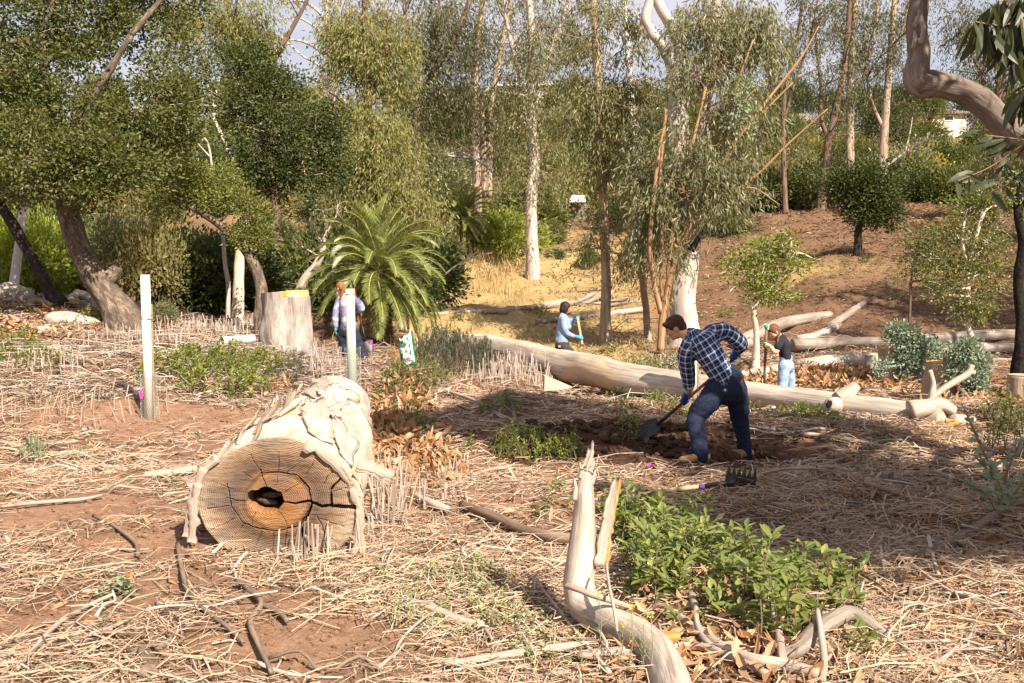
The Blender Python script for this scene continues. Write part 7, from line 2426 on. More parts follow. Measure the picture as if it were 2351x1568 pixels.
# ---- the young man digging
DYm = 10.0
J = lambda u, v, d=0.0: P(u, v, DYm + d)
fL = G(1590, 1066)
fy = fL[1]
heelL, toeL = G(1622, 1062), G(1566, 1064)
heelR, toeR = G(1722, 1056), G(1684, 1052)
toeL[1] += .0
gm = (heelL + heelR) / 2
man = thing('person', 'young man in a blue plaid shirt and dark jeans bending over his shovel', 'person', (gm[0], gm[1], gm[2]))
dL, dR = heelL[1] - DYm, heelR[1] - DYm
hipL, hipR = J(1648, 898, .0), J(1688, 888, .05)
kneeL, kneeR = J(1598, 960, dL * .5 + .12), J(1700, 972, dR * .6 + .06)
ankL, ankR = J(1608, 1040, dL), J(1712, 1036, dR)
chest, waist = J(1612, 800, .10), J(1656, 862, .05)
shL, shR = J(1576, 800, .06), J(1652, 762, .12)
elL, wrL = J(1579, 856, .22), J(1583, 893, .33)
elR, wrR = J(1699, 787, .24), J(1693, 806, .36)
neck, hd = J(1585, 775, .12), J(1550, 752, .16)
u_ = 10.0 / FPX
shaftA, shaftB = J(1706, 808, .42), J(1497, 983, .40)
g = G(1484, 1003)
blade = g + [0, 0, .02]
shaftB = P(1509, 975, max(g[1] - .10, 9.5))
shaftA = P(1698, 812, DYm + .42)
sd_ = norm(shaftA - shaftB)


def on_shaft(u):
    t = np.linspace(0, 1, 400)[:, None]
    q = shaftB + (shaftA - shaftB) * t
    uu = CX + q[:, 0] / q[:, 1] * FPX
    return q[np.abs(uu - u).argmin()]


hL, hR = on_shaft(1576), on_shaft(1690)
B = Body()
B.limb([J(1668, 890, .05), waist, chest, neck], [.13, .12, .15, .05], .7)
B.limb([hipL, kneeL, ankL, heelL + [0, 0, .06]], [.09, .065, .045, .045])
B.limb([hipR, kneeR, ankR, heelR + [0, 0, .06]], [.09, .065, .045, .045])
B.limb([shL, elL, wrL, hL], [.055, .042, .030, .03])
B.limb([shR, elR, wrR, hR], [.055, .042, .030, .03])
fw, upv = np.array([-.93, .22, -.52]), np.array([-.50, .05, .86])
B.limb([chest, neck, hd + [.02, -.01, -.02]], [.07, .058, .055])
F, at = head(B, hd, fw, upv, 1.02)
bo = B.grow('body', 'skin', man, .010, 3)
eyes(at, F, 1.02, bo)
Hh = Body()
Hh.ball(at(0, -.022, .042), np.array([.084, .098, .088]), F)
Hh.ball(at(0, -.055, -.005), np.array([.076, .062, .085]), F)
for sx in (-1, 1):
    Hh.ball(at(sx * .064, .012, .03), np.array([.022, .050, .042]), F)
    Hh.ball(at(sx * .05, .058, .07), np.array([.034, .036, .026]), F)
Hh.ball(at(0, .075, .075), np.array([.05, .030, .024]), F)
for k in range(70):
    a = np.random.default_rng(k)
    th_, ph_ = a.uniform(-2.6, 2.6), a.uniform(.1, 1.1)
    d = np.array([math.sin(th_) * math.cos(ph_) * .082, math.cos(th_) * math.cos(ph_) * .095 - .02, math.sin(ph_) * .085 + .04])
    Hh.mb.tube([at(*(d * .9)), at(*(d * 1.06 + [0, .006, -.006])), at(*(d * 1.05 + [.008 * math.sin(th_), .012, -.035]))], [.012, .010, .005], n=6, res=2)
Hh.seg = [smooth_path(np.array([at(0, 0, .13), at(0, 0, -.1)]), np.array([.09, .09]), 4)]
Hh.grow('hair', 'hairbrown', bo, .007, 1)
S_ = Body()
S_.limb([J(1668, 886, .05), J(1660, 866, .05), J(1645, 840, .06), J(1626, 808, .08), J(1612, 786, .10), J(1598, 778, .11)], np.array([40, 40, 42, 46, 42, 24]) * u_, .72, n=26)
S_.limb([J(1588, 790, .08), J(1576, 812, .10), elL, J(1582, 884, .30)], np.array([24, 20, 18, 15]) * u_)
S_.limb([J(1636, 766, .10), J(1664, 762, .14), elR, J(1696, 800, .32)], np.array([24, 21, 18, 15]) * u_)
S_.limb([J(1598, 776, .12), J(1588, 770, .13)], np.array([20, 19]) * u_, n=18)
S_.limb([J(1634, 884, .04), J(1640, 893, .03)], np.array([14, 10]) * u_)
S_.limb([J(1664, 888, .0), J(1666, 896, .0)], np.array([30, 28]) * u_, .8)
S_.grow('shirt', 'plaid', man, .011, 3, .007, 13, 3)
for el_, h_ in ((J(1582, 884, .30), wrL), (J(1696, 800, .32), wrR)):
    pass
T_ = Body()
T_.limb([J(1672, 872, .05), J(1670, 892, .04)], np.array([38, 41]) * u_, .78, n=22)
T_.limb([J(1652, 890, .02), J(1626, 922, dL * .3 + .04), kneeL, J(1603, 1000, dL * .8 + .03), J(1608, 1050, dL)], np.array([31, 28, 22.5, 19, 18.5]) * u_)
T_.limb([J(1686, 886, .06), J(1694, 925, dR * .3 + .05), kneeR, J(1707, 1005, dR * .8 + .03), J(1713, 1045, dR)], np.array([29, 25, 20.5, 17.5, 17]) * u_)
jn = T_.grow('jeans', 'denimdark', man, .011, 3, .008, 16, 9)
MB().box(J(1703, 874, -.06), (.012, .012, .035)).build('red_tab', M['redtab'], jn, smooth=False)
for hl, to, an in ((heelL, toeL, ankL), (heelR, toeR, ankR)):
    K = Body()
    boot(K, hl, to, an + [0, 0, -.02], 1.0)
    bt = K.grow('boot', 'suede', man, .009, 3)
    sole(hl, to, bt, 1.0)
for wr, hp, sd2, mt, cf in ((J(1583, 890, .31), hL, 1, 'gloveblue', 'glovegrey'), (J(1694, 803, .34), hR, -1, 'gloveblue', 'gloveblue')):
    K = Body()
    grip(K, wr, hp, sd_, .017, 1.12, sd2)
    K.seg = [smooth_path(np.array([wr, hp]), np.array([.03, .03]), 3)]
    gl = K.grow('glove', mt, man, .0055, 2)
    MB().tube([wr + (wr - hp) * .15, wr * .6 + hp * .4], [.040, .040], n=14, res=2).build('cuff', M[cf], gl)

M['shaftred'] = plain('shaftred', (.30, .035, .03), .45, .4, .25, 30)
M['steeldark'] = plain('steeldark', (.045, .04, .038), .5, .5, .4, 20, .002, .6)
M['gripblack'] = plain('gripblack', (.02, .02, .02), .7, .3)
M['ashwood'] = bark_mat('ashwood', (.50, .36, .20), (.64, .49, .30), (.74, .60, .40), 12, .05, .3, .002, rough=.55)


def shovel(label, top, bot, blade_tip, bw, rs, grip_len, loc, redfrom=.22):
    """Round point shovel: shaft, grip, socket and a dished blade with shoulders."""
    t = thing('shovel', label, 'shovel', loc)
    top, bot, tip = (np.asarray(q, float) for q in (top, bot, blade_tip))
    d = norm(top - bot)
    MB().tube([bot + (top - bot) * .24, top - d * grip_len * .96], rs, n=14, res=2).build('shaft', M['shaftred'], t)
    MB().tube([top - d * grip_len, top - d * .01, top], [rs * 1.12, rs * 1.12, rs * .8], n=14, res=2).build('grip', M['gripblack'], t)
    MB().tube([bot, bot + (top - bot) * .25], [rs * 1.25, rs * 1.12], n=14, res=2).build('socket', M['steeldark'], t)
    # blade
    ax = norm(tip - bot)
    Lb = np.linalg.norm(tip - bot)
    sdv = norm(np.cross(ax, np.array([0.25, -.6, .75])))
    nr = np.cross(sdv, ax)
    nu, nv = 15, 11
    rows = []
    for i in range(nu):
        f = i / (nu - 1)
        w = bw * .5 * (1.0 if f < .55 else math.sqrt(max(1 - ((f - .55) / .45) ** 2, 0)) * 1.0)
        w *= .92 + .08 * min(f / .2, 1)
        for j in range(nv):
            c = -1 + 2 * j / (nv - 1)
            rows.append(bot + ax * (Lb * f) + sdv * (w * c) - nr * (.045 * (1 - c * c) * (1 - .6 * f) - .02 * f))
    v = np.array(rows)
    v2 = v - nr * .004
    n = nu * nv
    f4 = []
    for i in range(nu - 1):
        for j in range(nv - 1):
            a = i * nv + j
            f4 += [[a, a + 1, a + nv + 1, a + nv], [n + a, n + a + nv, n + a + nv + 1, n + a + 1]]
    for i in range(nu - 1):
        a = i * nv
        f4 += [[a, a + nv, n + a + nv, n + a], [a + nv - 1, n + a + nv - 1, n + a + 2 * nv - 1, a + 2 * nv - 1]]
    for j in range(nv - 1):
        f4 += [[j, n + j, n + j + 1, j + 1]]
    bl = MB().add(np.concatenate([v, v2]), f4=f4).build('blade', M['steeldark'], t)
    MB().tube([bot - sdv * bw * .46, bot - sdv * bw * .1], .007, n=8).build('foot_step', M['steeldark'], bl)
    MB().tube([bot + sdv * bw * .1, bot + sdv * bw * .46], .007, n=8).build('foot_step', M['steeldark'], bl)
    return t


tipm = G(1470, 1008) + [-.02, .03, -.03]
shovel('red handled shovel pushed by the young man in plaid, its blade on the dark soil', shaftA, shaftB, P(1461, 1004, tipm[1]), .235, .0165, .12, tuple(tipm))

# ---- the woman in the striped sweater at left
Y1 = 20.6
J = lambda u, v, d=0.0: P(u, v, Y1 + d)
k1 = Y1 / FPX
g1 = h1(P(805, 830, Y1)[0], Y1)
p1 = thing('person', 'woman in a lilac striped sweater seen from behind beside the palm', 'person', (P(805, 830, Y1)[0], Y1, g1))
B = Body()
nk, hc_ = J(783, 676, .05), J(781, 661, .0)
B.limb([J(801, 762), J(798, 720), J(793, 690), nk], np.array([17, 17, 19, 6]) * k1, .7)
aL, aR = J(797, 828), J(838, 826)
aL[2], aR[2] = max(aL[2], g1 + .08), max(aR[2], g1 + .08)
B.limb([J(794, 765), J(788, 795), aL], np.array([11, 8, 6]) * k1)
B.limb([J(809, 765), J(824, 795), aR], np.array([11, 8, 6]) * k1)
B.limb([J(776, 692), J(771, 720), J(771, 750)], np.array([6.5, 5.5, 4]) * k1)
B.limb([J(815, 690), J(829, 708, .05), J(818, 716, -.30 + .6)], np.array([6.5, 5.5, 4]) * k1)
B.limb([J(791, 688), nk, hc_ + [0, 0, -.03]], [.06, .05, .05])
F, at = head(B, hc_, (-.75, .6, -.45), (-.25, .1, .9), .98)
bo = B.grow('body', 'skinf', p1, .013, 2)
eyes(at, F, .98, bo)
Hh = Body()
Hh.ball(at(0, -.02, .035), np.array([.084, .100, .092]), F)
Hh.ball(at(0, -.05, -.01), np.array([.078, .065, .075]), F)
tail = at(0, -.125, -.01)
Hh.mb.tube([at(0, -.09, .01), tail, J(784, 680, -.10), J(777, 690, -.08)], [.03, .034, .028, .012], n=10, res=5)
Hh.seg = [smooth_path(np.array([at(0, 0, .13), at(0, 0, -.1)]), np.array([.09, .09]), 4)]
hr = Hh.grow('hair', 'hairred', bo, .009, 1)
Hh = MB().tube([at(0, -.105, .004), at(0, -.118, -.002)], .036, n=14)
Hh.build('hair_tie', M['elastic'], hr)
S_ = Body()
S_.limb([J(801, 751), J(800, 742), J(798, 720), J(795, 696), J(792, 684), J(787, 679)], np.array([21, 22.5, 22, 23, 16, 8]) * k1, .72, n=24)
S_.limb([J(779, 690), J(772, 716), J(770, 735), J(771, 748)], np.array([9.5, 8.5, 7.5, 6]) * k1)
S_.limb([J(812, 688), J(826, 698, .02), J(830, 710, .06), J(818, 714, .25)], np.array([9.5, 8.5, 7.5, 6]) * k1)
S_.grow('sweater', 'sweater', p1, .014, 3, .008, 9, 3)
T_ = Body()
T_.limb([J(801, 748), J(802, 765)], np.array([19, 21]) * k1, .75, n=20)
T_.limb([J(793, 762), J(789, 795), J(797, 826)], np.array([14, 12, 11]) * k1)
T_.limb([J(811, 762), J(824, 795), J(839, 823)], np.array([14, 12, 11]) * k1)
T_.grow('trousers', 'navy', p1, .014, 3, .008, 12, 4)
for a_, dx in ((aL, -.02), (aR, .10)):
    K = Body()
    h_ = np.array([a_[0], a_[1] + .02, h1(a_[0], a_[1])])
    t_ = h_ + [dx * 1.2, .20 if dx < 0 else .12, .0]
    boot(K, h_, t_, a_, .95)
    sole(h_, t_, K.grow('shoe', 'suede', p1, .012, 2), .95)
K = Body()
open_hand(K, J(771, 749), (-.08, .1, -1), (0, 1, .05), 1.1)
K.seg = [smooth_path(np.array([J(771, 749), J(770, 762)]), np.array([.03, .03]), 3)]
K.grow('glove', 'gloveteal', p1, .007, 1)
sa, sb = J(808, 644, .30), J(838.6, 781, .22)
K = Body()
hp = sa + (sb - sa) * .5
grip(K, J(820, 714, .24), hp, norm(sa - sb), .017, 1.1, -1)
K.seg = [smooth_path(np.array([J(818, 714, .25), hp]), np.array([.03, .03]), 3)]
K.grow('glove', 'gloveteal', p1, .007, 1)
shovel('red handled shovel held upright by the woman in the striped sweater', sa, sb, J(850, 808, .16), .22, .019, .16, tuple(J(850, 808, .16)))

# ---- the woman holding a wooden stake
Y2 = 20.0
J = lambda u, v, d=0.0: P(u, v, Y2 + d)
k2 = Y2 / FPX
p2_ = J(1305, 860)
g2 = h1(p2_[0], Y2)
pw_ = thing('person', 'dark haired woman in a light blue long sleeved top stepping behind the fallen trunk', 'person', (p2_[0], Y2, g2))
B = Body()
nk, hc_ = J(1293, 720), J(1298.5, 707)
aL, aR = np.array([J(1312, 855)[0], Y2 - .05, g2 + .09]), np.array([J(1300, 855)[0], Y2 + .15, g2 + .09])
B.limb([J(1292, 792), J(1290, 770), J(1293, 738), nk], np.array([13, 12, 14, 6]) * k2, .75)
B.limb([J(1293, 797, -.06), J(1316, 816, -.08), aL], np.array([9, 7, 5]) * k2)
B.limb([J(1292, 797, .08), J(1306, 818, .12), aR], np.array([9, 7, 5]) * k2)
el1, wr1 = J(1301, 764, -.14), J(1319, 771.5, -.12)
el2, wr2 = J(1311, 741, .16), J(1316.5, 733.5, .10)
B.limb([J(1294, 732, -.12), el1, wr1], np.array([6, 5, 3.6]) * k2)
B.limb([J(1297, 732, .12), el2, wr2], np.array([6, 5, 3.6]) * k2)
B.limb([J(1292, 726), nk, hc_ + [0, 0, -.03]], [.06, .05, .05])
F, at = head(B, hc_, (.93, .05, -.30), (.25, 0, .95), .98)
bo = B.grow('body', 'skint', pw_, .013, 2)
eyes(at, F, .98, bo)
Hh = Body()
Hh.ball(at(0, -.022, .038), np.array([.088, .102, .092]), F)
Hh.ball(at(0, -.055, -.03), np.array([.086, .062, .105]), F)
for sx in (-1, 1):
    Hh.ball(at(sx * .074, .012, -.02), np.array([.020, .048, .085]), F)
Hh.limb([at(0, -.03, -.10), at(.02, .0, -.17)], [.05, .025])
Hh.seg = [smooth_path(np.array([at(0, 0, .13), at(0, 0, -.1)]), np.array([.09, .09]), 4)]
Hh.grow('hair', 'hairdark', bo, .009, 1)
S_ = Body()
S_.limb([J(1290, 781), J(1290, 772), J(1291.5, 755), J(1294, 740), J(1293, 728), J(1292.5, 721)], np.array([16.5, 16, 16.5, 17, 13, 7]) * k2, .85, n=24)
S_.ball(J(1304, 750, 0), np.array([9, 13, 9.5]) * k2)
S_.limb([J(1294, 733, -.12), J(1296, 750, -.15), el1, J(1316, 771, -.12)], np.array([8.5, 7.6, 7.2, 5]) * k2)
S_.limb([J(1297, 732, .12), el2, J(1314, 735, .11)], np.array([8, 7, 5]) * k2)
st_ = S_.grow('top', 'bluetee', pw_, .013, 3, .006, 11, 5)
T_ = Body()
T_.limb([J(1290, 778), J(1291, 794)], np.array([15.5, 17.5]) * k2, .85, n=20)
T_.limb([J(1293, 795, -.06), J(1315, 815, -.08), aL + [0, 0, .03]], np.array([12.5, 9.5, 8.5]) * k2)
T_.limb([J(1292, 795, .08), J(1306, 817, .12), aR + [0, 0, .03]], np.array([12.5, 9.5, 8.5]) * k2)
tr_ = T_.grow('trousers', 'charcoal', pw_, .014, 3, .007, 12, 4)
MB().box(J(1284.5, 795, -.155), (.045, .010, .04)).build('patch', M['tanpatch'], tr_, smooth=False)
for a_ in (aL, aR):
    K = Body()
    h_ = a_ + [0, 0, -.09]
    boot(K, h_, h_ + [.22, 0, 0], a_, .95)
    sole(h_, h_ + [.22, 0, 0], K.grow('shoe', 'suede', pw_, .012, 2), .95)
sa, sb = J(1326, 727, .0), J(1337, 790, -.06)
for wr, hp, sd2 in ((wr1, sa + (sb - sa) * .76, 1), (wr2, sa + (sb - sa) * .06, -1)):
    K = Body()
    grip(K, wr, hp, norm(sa - sb), .022, 1.1, sd2)
    K.seg = [smooth_path(np.array([wr, hp]), np.array([.03, .03]), 3)]
    K.grow('glove', 'gloveteal', pw_, .007, 1)
stk = MB()
d = norm(sb - sa)
x = norm(np.cross(d, [0, 1., 0]))
y = np.cross(d, x)
stk.box((sa + sb) / 2, (.042, .030, np.linalg.norm(sb - sa)), np.stack([x, y, d], 1))
M['stakewood'] = plain('stakewood', (.58, .33, .16), .75, .2, .22, 12, .003)
tag(stk.build('wooden_stake', M['stakewood'], smooth=False, loc=tuple(sb)), 'short wooden stake held by the woman in light blue', 'stake')

# ---- the young woman with the digging bar
Y3 = 16.5
J = lambda u, v, d=0.0: P(u, v, Y3 + d)
k3 = Y3 / FPX
p3_ = J(1806, 933)
g3 = h1(p3_[0], Y3)
pg = thing('person', 'young woman in a black T-shirt and light jeans leaning over a digging bar', 'person', (p3_[0], Y3, g3))
B = Body()
nk, hc_ = J(1788, 768), J(1777, 761)
aL, aR = np.array([J(1797, 930)[0], Y3 - .1, g3 + .09]), np.array([J(1815, 930)[0], Y3 + .12, g3 + .09])
B.limb([J(1806, 838), J(1802, 812), J(1797, 786), nk], np.array([14, 13, 14, 6]) * k3, .8)
B.limb([J(1803, 842, -.07), J(1797, 885, -.1), aL], np.array([11, 8.5, 6]) * k3)
B.limb([J(1808, 842, .08), J(1813, 885, .1), aR], np.array([11, 8.5, 6]) * k3)
el1, wr1 = J(1781, 808, -.20), J(1767, 794, -.14)
el2, wr2 = J(1764, 775, .06), J(1760.5, 757, .02)
B.limb([J(1790, 786, -.14), el1, J(1772, 799, -.17), wr1], np.array([7, 6.2, 5, 3.8]) * k3)
B.limb([J(1794, 778, .14), el2, wr2], np.array([7, 5.5, 3.8]) * k3)
B.limb([J(1795, 776), nk, hc_ + [.01, 0, -.02]], [.06, .05, .05])
F, at = head(B, hc_, (-.80, -.25, -.62), (-.55, -.1, .80), .95)
bo = B.grow('body', 'skinf', pg, .010, 2)
eyes(at, F, .95, bo)
Hh = Body()
Hh.ball(at(0, -.022, .040), np.array([.082, .098, .088]), F)
Hh.ball(at(0, -.055, -.01), np.array([.076, .060, .070]), F)
for sx in (-1, 1):
    Hh.ball(at(sx * .066, .000, .02), np.array([.018, .05, .045]), F)
Hh.seg = [smooth_path(np.array([at(0, 0, .13), at(0, 0, -.1)]), np.array([.09, .09]), 4)]
br = [at(-.04 if True else 0, -.09, -.04), J(1787, 776, -.15), J(1785, 788, -.19), J(1780, 800, -.20)]
pth, _ = smooth_path(np.array(br), np.zeros(4), 6)
for i_, q_ in enumerate(pth):
    Hh.ball(q_ + np.array([.008 * (-1) ** i_, 0, 0]), np.array([.020, .020, .016]) * (1 - .5 * i_ / len(pth)))
Hh.grow('hair', 'hairauburn', bo, .008, 1)
S_ = Body()
S_.limb([J(1805, 829), J(1804, 818), J(1801, 800), J(1797, 785), J(1794, 775), J(1790, 769)], np.array([16, 16, 16.5, 16, 12, 7.5]) * k3, .85, n=24)
S_.limb([J(1793, 782, -.12), J(1786, 797, -.19)], np.array([9.5, 9]) * k3)
S_.limb([J(1796, 776, .12), J(1784, 778, .14)], np.array([9, 8]) * k3)
S_.grow('t_shirt', 'blacktee', pg, .011, 3, .006, 11, 6)
T_ = Body()
T_.limb([J(1805, 824), J(1806, 840)], np.array([16, 18]) * k3, .85, n=20)
T_.limb([J(1801, 840, -.07), J(1797, 885, -.1), aL], np.array([14, 12, 11]) * k3)
T_.limb([J(1810, 840, .08), J(1814, 885, .1), aR], np.array([14, 12, 11]) * k3)
T_.grow('jeans', 'denimlight', pg, .012, 3, .007, 12, 4)
for a_ in (aL, aR):
    K = Body()
    h_ = a_ + [.03, 0, -.09]
    boot(K, h_, h_ + [-.22, -.03, 0], a_, .9)
    sole(h_, h_ + [-.22, -.03, 0], K.grow('shoe', 'suede', pg, .012, 2), .9)
sa, sb = J(1760, 748, -.02), J(1754, 880, -.06)
sb[2] = min(sb[2], h1(sb[0], sb[1]) - .06)
for wr, hp, sd2 in ((wr1, sa + (sb - sa) * .27, 1), (wr2, sa + (sb - sa) * .02, -1)):
    K = Body()
    grip(K, wr, hp, norm(sa - sb), .022, 1.05, sd2)
    K.seg = [smooth_path(np.array([wr, hp]), np.array([.03, .03]), 3)]
    gl = K.grow('glove', 'glovecream', pg, .006, 1)
    MB().sphere(hp + norm(hp - wr) * .02, (.038, .034, .042), 12, 8, .15, 2).build('rubber_palm', M['glovegreen'], gl)
M['barbrown'] = plain('barbrown', (.16, .09, .05), .7, .3, .3, 14, .003)
bar = thing('digging_bar', 'brown digging bar held upright by the young woman in black', 'digging bar', tuple(sb))
MB().tube([sa + (sa - sb) * .01, sa + (sb - sa) * .55], .024, n=10, res=2).build('handle', M['barbrown'], bar)
MB().tube([sa + (sb - sa) * .54, sb], [.023, .019], n=10, res=2).build('shank', M['steeldark'], bar)
# ------------------------------------------------------------------ planting tubes, bag, flags, tools
M['tubewhite'] = plain('tubewhite', (.74, .73, .62), .45, .35, .05, 4)
M['tubegreen'] = plain('tubegreen', (.40, .45, .34), .5, .3, .06, 4)
M['stakebrown'] = plain('stakebrown', (.30, .22, .14), .8, .2, .2)
M['wire'] = plain('wire', (.36, .36, .36), .4, .5, .1, 20, 0, .7)
M['pink'] = plain('pink', (.80, .05, .42), .6, .2, .05)
M['yellowflag'] = plain('yellowflag', (.80, .72, .12), .6, .2, .05)
M['tie'] = plain('tie', (.03, .03, .03), .5, .3)
M['tubein'] = plain('tubein', (.30, .30, .24), .6, .2)
M['bagwhite'] = plain('bagwhite', (.68, .68, .68), .35, .45, .06, 8)
M['baggreen'] = plain('baggreen', (.012, .17, .055), .3, .5, .3, 8)
M['bagink'] = plain('bagink', (.02, .03, .025), .5, .3)


def tube_pipe(pts_top, pts_bot, r, n=28, wall=.006, m=None):
    a, b = np.asarray(pts_bot, float), np.asarray(pts_top, float)
    d = norm(b - a)
    x = norm(np.cross(d, [0.3, 1., .2]))
    y = np.cross(d, x)
    th_ = np.arange(n) * 2 * PI / n
    ring = x * np.cos(th_)[:, None] + y * np.sin(th_)[:, None]
    v = np.concatenate([a + ring * r, b + ring * r, b + ring * (r - wall), a + ring * (r - wall)])
    f4 = []
    for k in range(4):
        for j in range(n):
            f4.append([k * n + j, k * n + (j + 1) % n, ((k + 1) % 4) * n + (j + 1) % n, ((k + 1) % 4) * n + j])
    return MB().add(v, f4=f4)


def planting_tube(label, u0, v0, u1, v1, r_px, Y, mat, stake=None, mesh=0.0, tie=None):
    base = P(u1, v1, Y)
    base[2] = h1(base[0], Y)
    top = P(u0, v0, Y)
    r = r_px * Y / FPX
    t = thing('planting_tube', label, 'planting tube', tuple(base))
    tb = tube_pipe(top, base - [0, 0, .05], r)
    tb.build('tube', M[mat], t)
    if stake:
        so = r + .016
        d = norm(top - base)
        s0 = base + [so, -.01, -.1]
        MB().box((s0 + s0 + d * stake) / 2, (.020, .020, stake), frame(d, (0, 1, 0))[:, [0, 2, 1]]).build('stake', M['stakebrown'], t, smooth=False)
    if tie is not None:
        for f, ln in tie:
            c = base + (top - base) * f
            th_ = np.arange(25) * 2 * PI / 24
            MB().tube(np.stack([c[0] + (r + .004 + (.02 if False else 0)) * np.cos(th_), c[1] + (r + .004) * np.sin(th_), np.full(25, c[2])], -1), .003, n=5, cap=False).build('tie', M['tie' if ln else 'wire'], t)
            if ln:
                MB().tube([c + [r * .3, -r, 0], c + [r + .01, -r * .8, -.012], c + [r + ln, -r * .6, -.01]], [.005, .005, .002], n=5).build('tie_tail', M['tie'], t)
    if mesh:
        wm = MB()
        rm = r + .045
        nn, mm = 22, max(4, int(mesh / .035))
        th_ = np.arange(nn) * 2 * PI / nn
        for k in range(mm):
            for j in range(nn):
                a0 = th_[j] + (k % 2) * PI / nn
                for s_ in (-1, 1):
                    a1 = a0 + s_ * PI / nn
                    q0 = base + [rm * math.cos(a0), rm * math.sin(a0), k * .035]
                    q1 = base + [rm * math.cos(a1), rm * math.sin(a1), (k + 1) * .035]
                    wm.tube([q0, q1], .0013, n=3, cap=False)
        o = wm.build('wire_mesh', M['wire'], t)
        o['kind'] = 'stuff'
    return t


wt = planting_tube('tall white planting tube with a stake and wire mesh standing at left', 333, 631, 343, 976, 10.5, 12.4, 'tubewhite', 1.55, .62, [(.70, .09), (.72, 0)])
bp = P(327, 905, 12.3)
MB().box(bp + [-.01, -.02, 0], (.03, .005, .10)).build('pink_tape', M['pink'], wt, smooth=False)
planting_tube('pale green planting tube standing behind the far end of the big log', 803, 663, 811, 866 + 60, 10.5, 13.4, 'tubegreen', 0, 1.0, [(.96, 0)])
planting_tube('pale planting tube half hidden behind the young man in plaid', 1590, 736, 1592, 924, 8.6, 14.9, 'tubewhite', 1.1, .5, [(.8, 0)])
g = G(508, 800)
a, b_ = P(509, 790, g[1]), P(582, 796, g[1] + .5)
rr_ = 10.5 * g[1] / FPX
a[2] = h1(a[0], a[1]) + rr_ + .05
b_[2] = h1(b_[0], b_[1]) + rr_ + .05
lt = thing('planting_tube', 'pale green planting tube lying on the ground beside the big grey stump', 'planting tube', tuple(a))
md_ = a * .42 + b_ * .58
tube_pipe(a, md_, rr_).build('tube', M['tubegreen'], lt)
tube_pipe(md_ - norm(b_ - a) * .03, b_, rr_ * .96).build('inner_tube', M['tubewhite'], lt)

# soil bag
YB = 19.4
kb = YB / FPX
gb = h1(P(937, 845, YB)[0], YB)
bag = thing('soil_bag', 'crumpled green and white bag of planting soil standing open by the palm', 'bag', (P(937, 845, YB)[0], YB, gb))


def bagpt(f, z, d):
    """f across 0..1, z up 0..1, d depth -1..1: a soft open sack pinched to a peak at its right shoulder."""
    zz = z
    left = 917 - 2 * math.sin(zz * 3) + 6 * (1 - zz) * .8
    right = 959 - 14 * zz
    u = left + (right - left) * f
    hgt = 838 - 63 * zz - (28 * max(0, (f - .62) / .38) * zz ** 2) + 5 * math.sin(f * 9) * zz ** 3
    dep = .16 * math.sqrt(max(0, 1 - abs(2 * f - 1) ** 2.6)) * (1 - .35 * zz) * d
    w = .012 * math.sin(f * 17 + zz * 9) + .010 * math.sin(zz * 21 + f * 5)
    return P(u, hgt, YB) + [0, dep + w * d, 0]


nf, nz = 25, 21
fv, zv = np.linspace(0, 1, nf), np.linspace(0, 1, nz)
for sgn, nm in ((-1, 'front'), (1, 'back')):
    v = np.array([bagpt(f, z, sgn) for z in zv for f in fv])
    i = np.arange(nz - 1)[:, None] * nf
    j = np.arange(nf - 1)[None]
    q = np.stack([i + j, i + j + 1, i + nf + j + 1, i + nf + j], -1).reshape(-1, 4)
    fz_ = np.array([[(fv[c % nf] + .02), zv[c // nf]] for c in q[:, 0]])
    white = ((fz_[:, 1] > .42) & (fz_[:, 1] < .64) & (fz_[:, 0] < .72)) | ((fz_[:, 0] > .80) & (fz_[:, 0] < .90) & (fz_[:, 1] > .15)) | (fz_[:, 1] > .95) | ((np.hypot((fz_[:, 0] - .5) / .3, (fz_[:, 1] - .22) / .2) < 1)) | ((np.hypot((fz_[:, 0] - .5) / .24, (fz_[:, 1] - .74) / .14) < 1))
    mb = MB()
    mb.add(v, f4=q[white], m=0)
    mb2 = MB().add(v, f4=q[~white], m=0)
    allq = np.concatenate([q[white], q[~white]])
    mm = MB()
    mm.add(v, f4=q[white], m=0)
    mm.f4.append(q[~white])
    mm.m4.append(np.full((~white).sum(), 1))
    o = mm.build('bag_' + nm if nm == 'back' else 'bag_front', [M['bagwhite'], M['baggreen']], bag)
    o.name = 'front_panel' if nm == 'front' else 'back_panel'


def flat_text(name, body, size, loc, parent, mat, rot=(PI / 2, 0, 0)):
    cu = bpy.data.curves.new(name, 'FONT')
    cu.body = body
    cu.size = size
    cu.align_x = 'CENTER'
    cu.align_y = 'CENTER'
    cu.extrude = .001
    o = bpy.data.objects.new(name, cu)
    COL.objects.link(o)
    o.rotation_euler = rot
    o.location = loc
    me = bpy.data.meshes.new_from_object(o.evaluated_get(bpy.context.evaluated_depsgraph_get()))
    me.transform(Matrix.Translation(Vector(loc)) @ Matrix.Rotation(rot[1], 4, 'Y') @ Matrix.Rotation(rot[0], 4, 'X'))
    bpy.data.objects.remove(o)
    me.materials.clear()
    me.materials.append(M[mat])
    ob = link(name, me, parent)
    ob.matrix_parent_inverse = Matrix.Translation(-parent.location)
    return ob


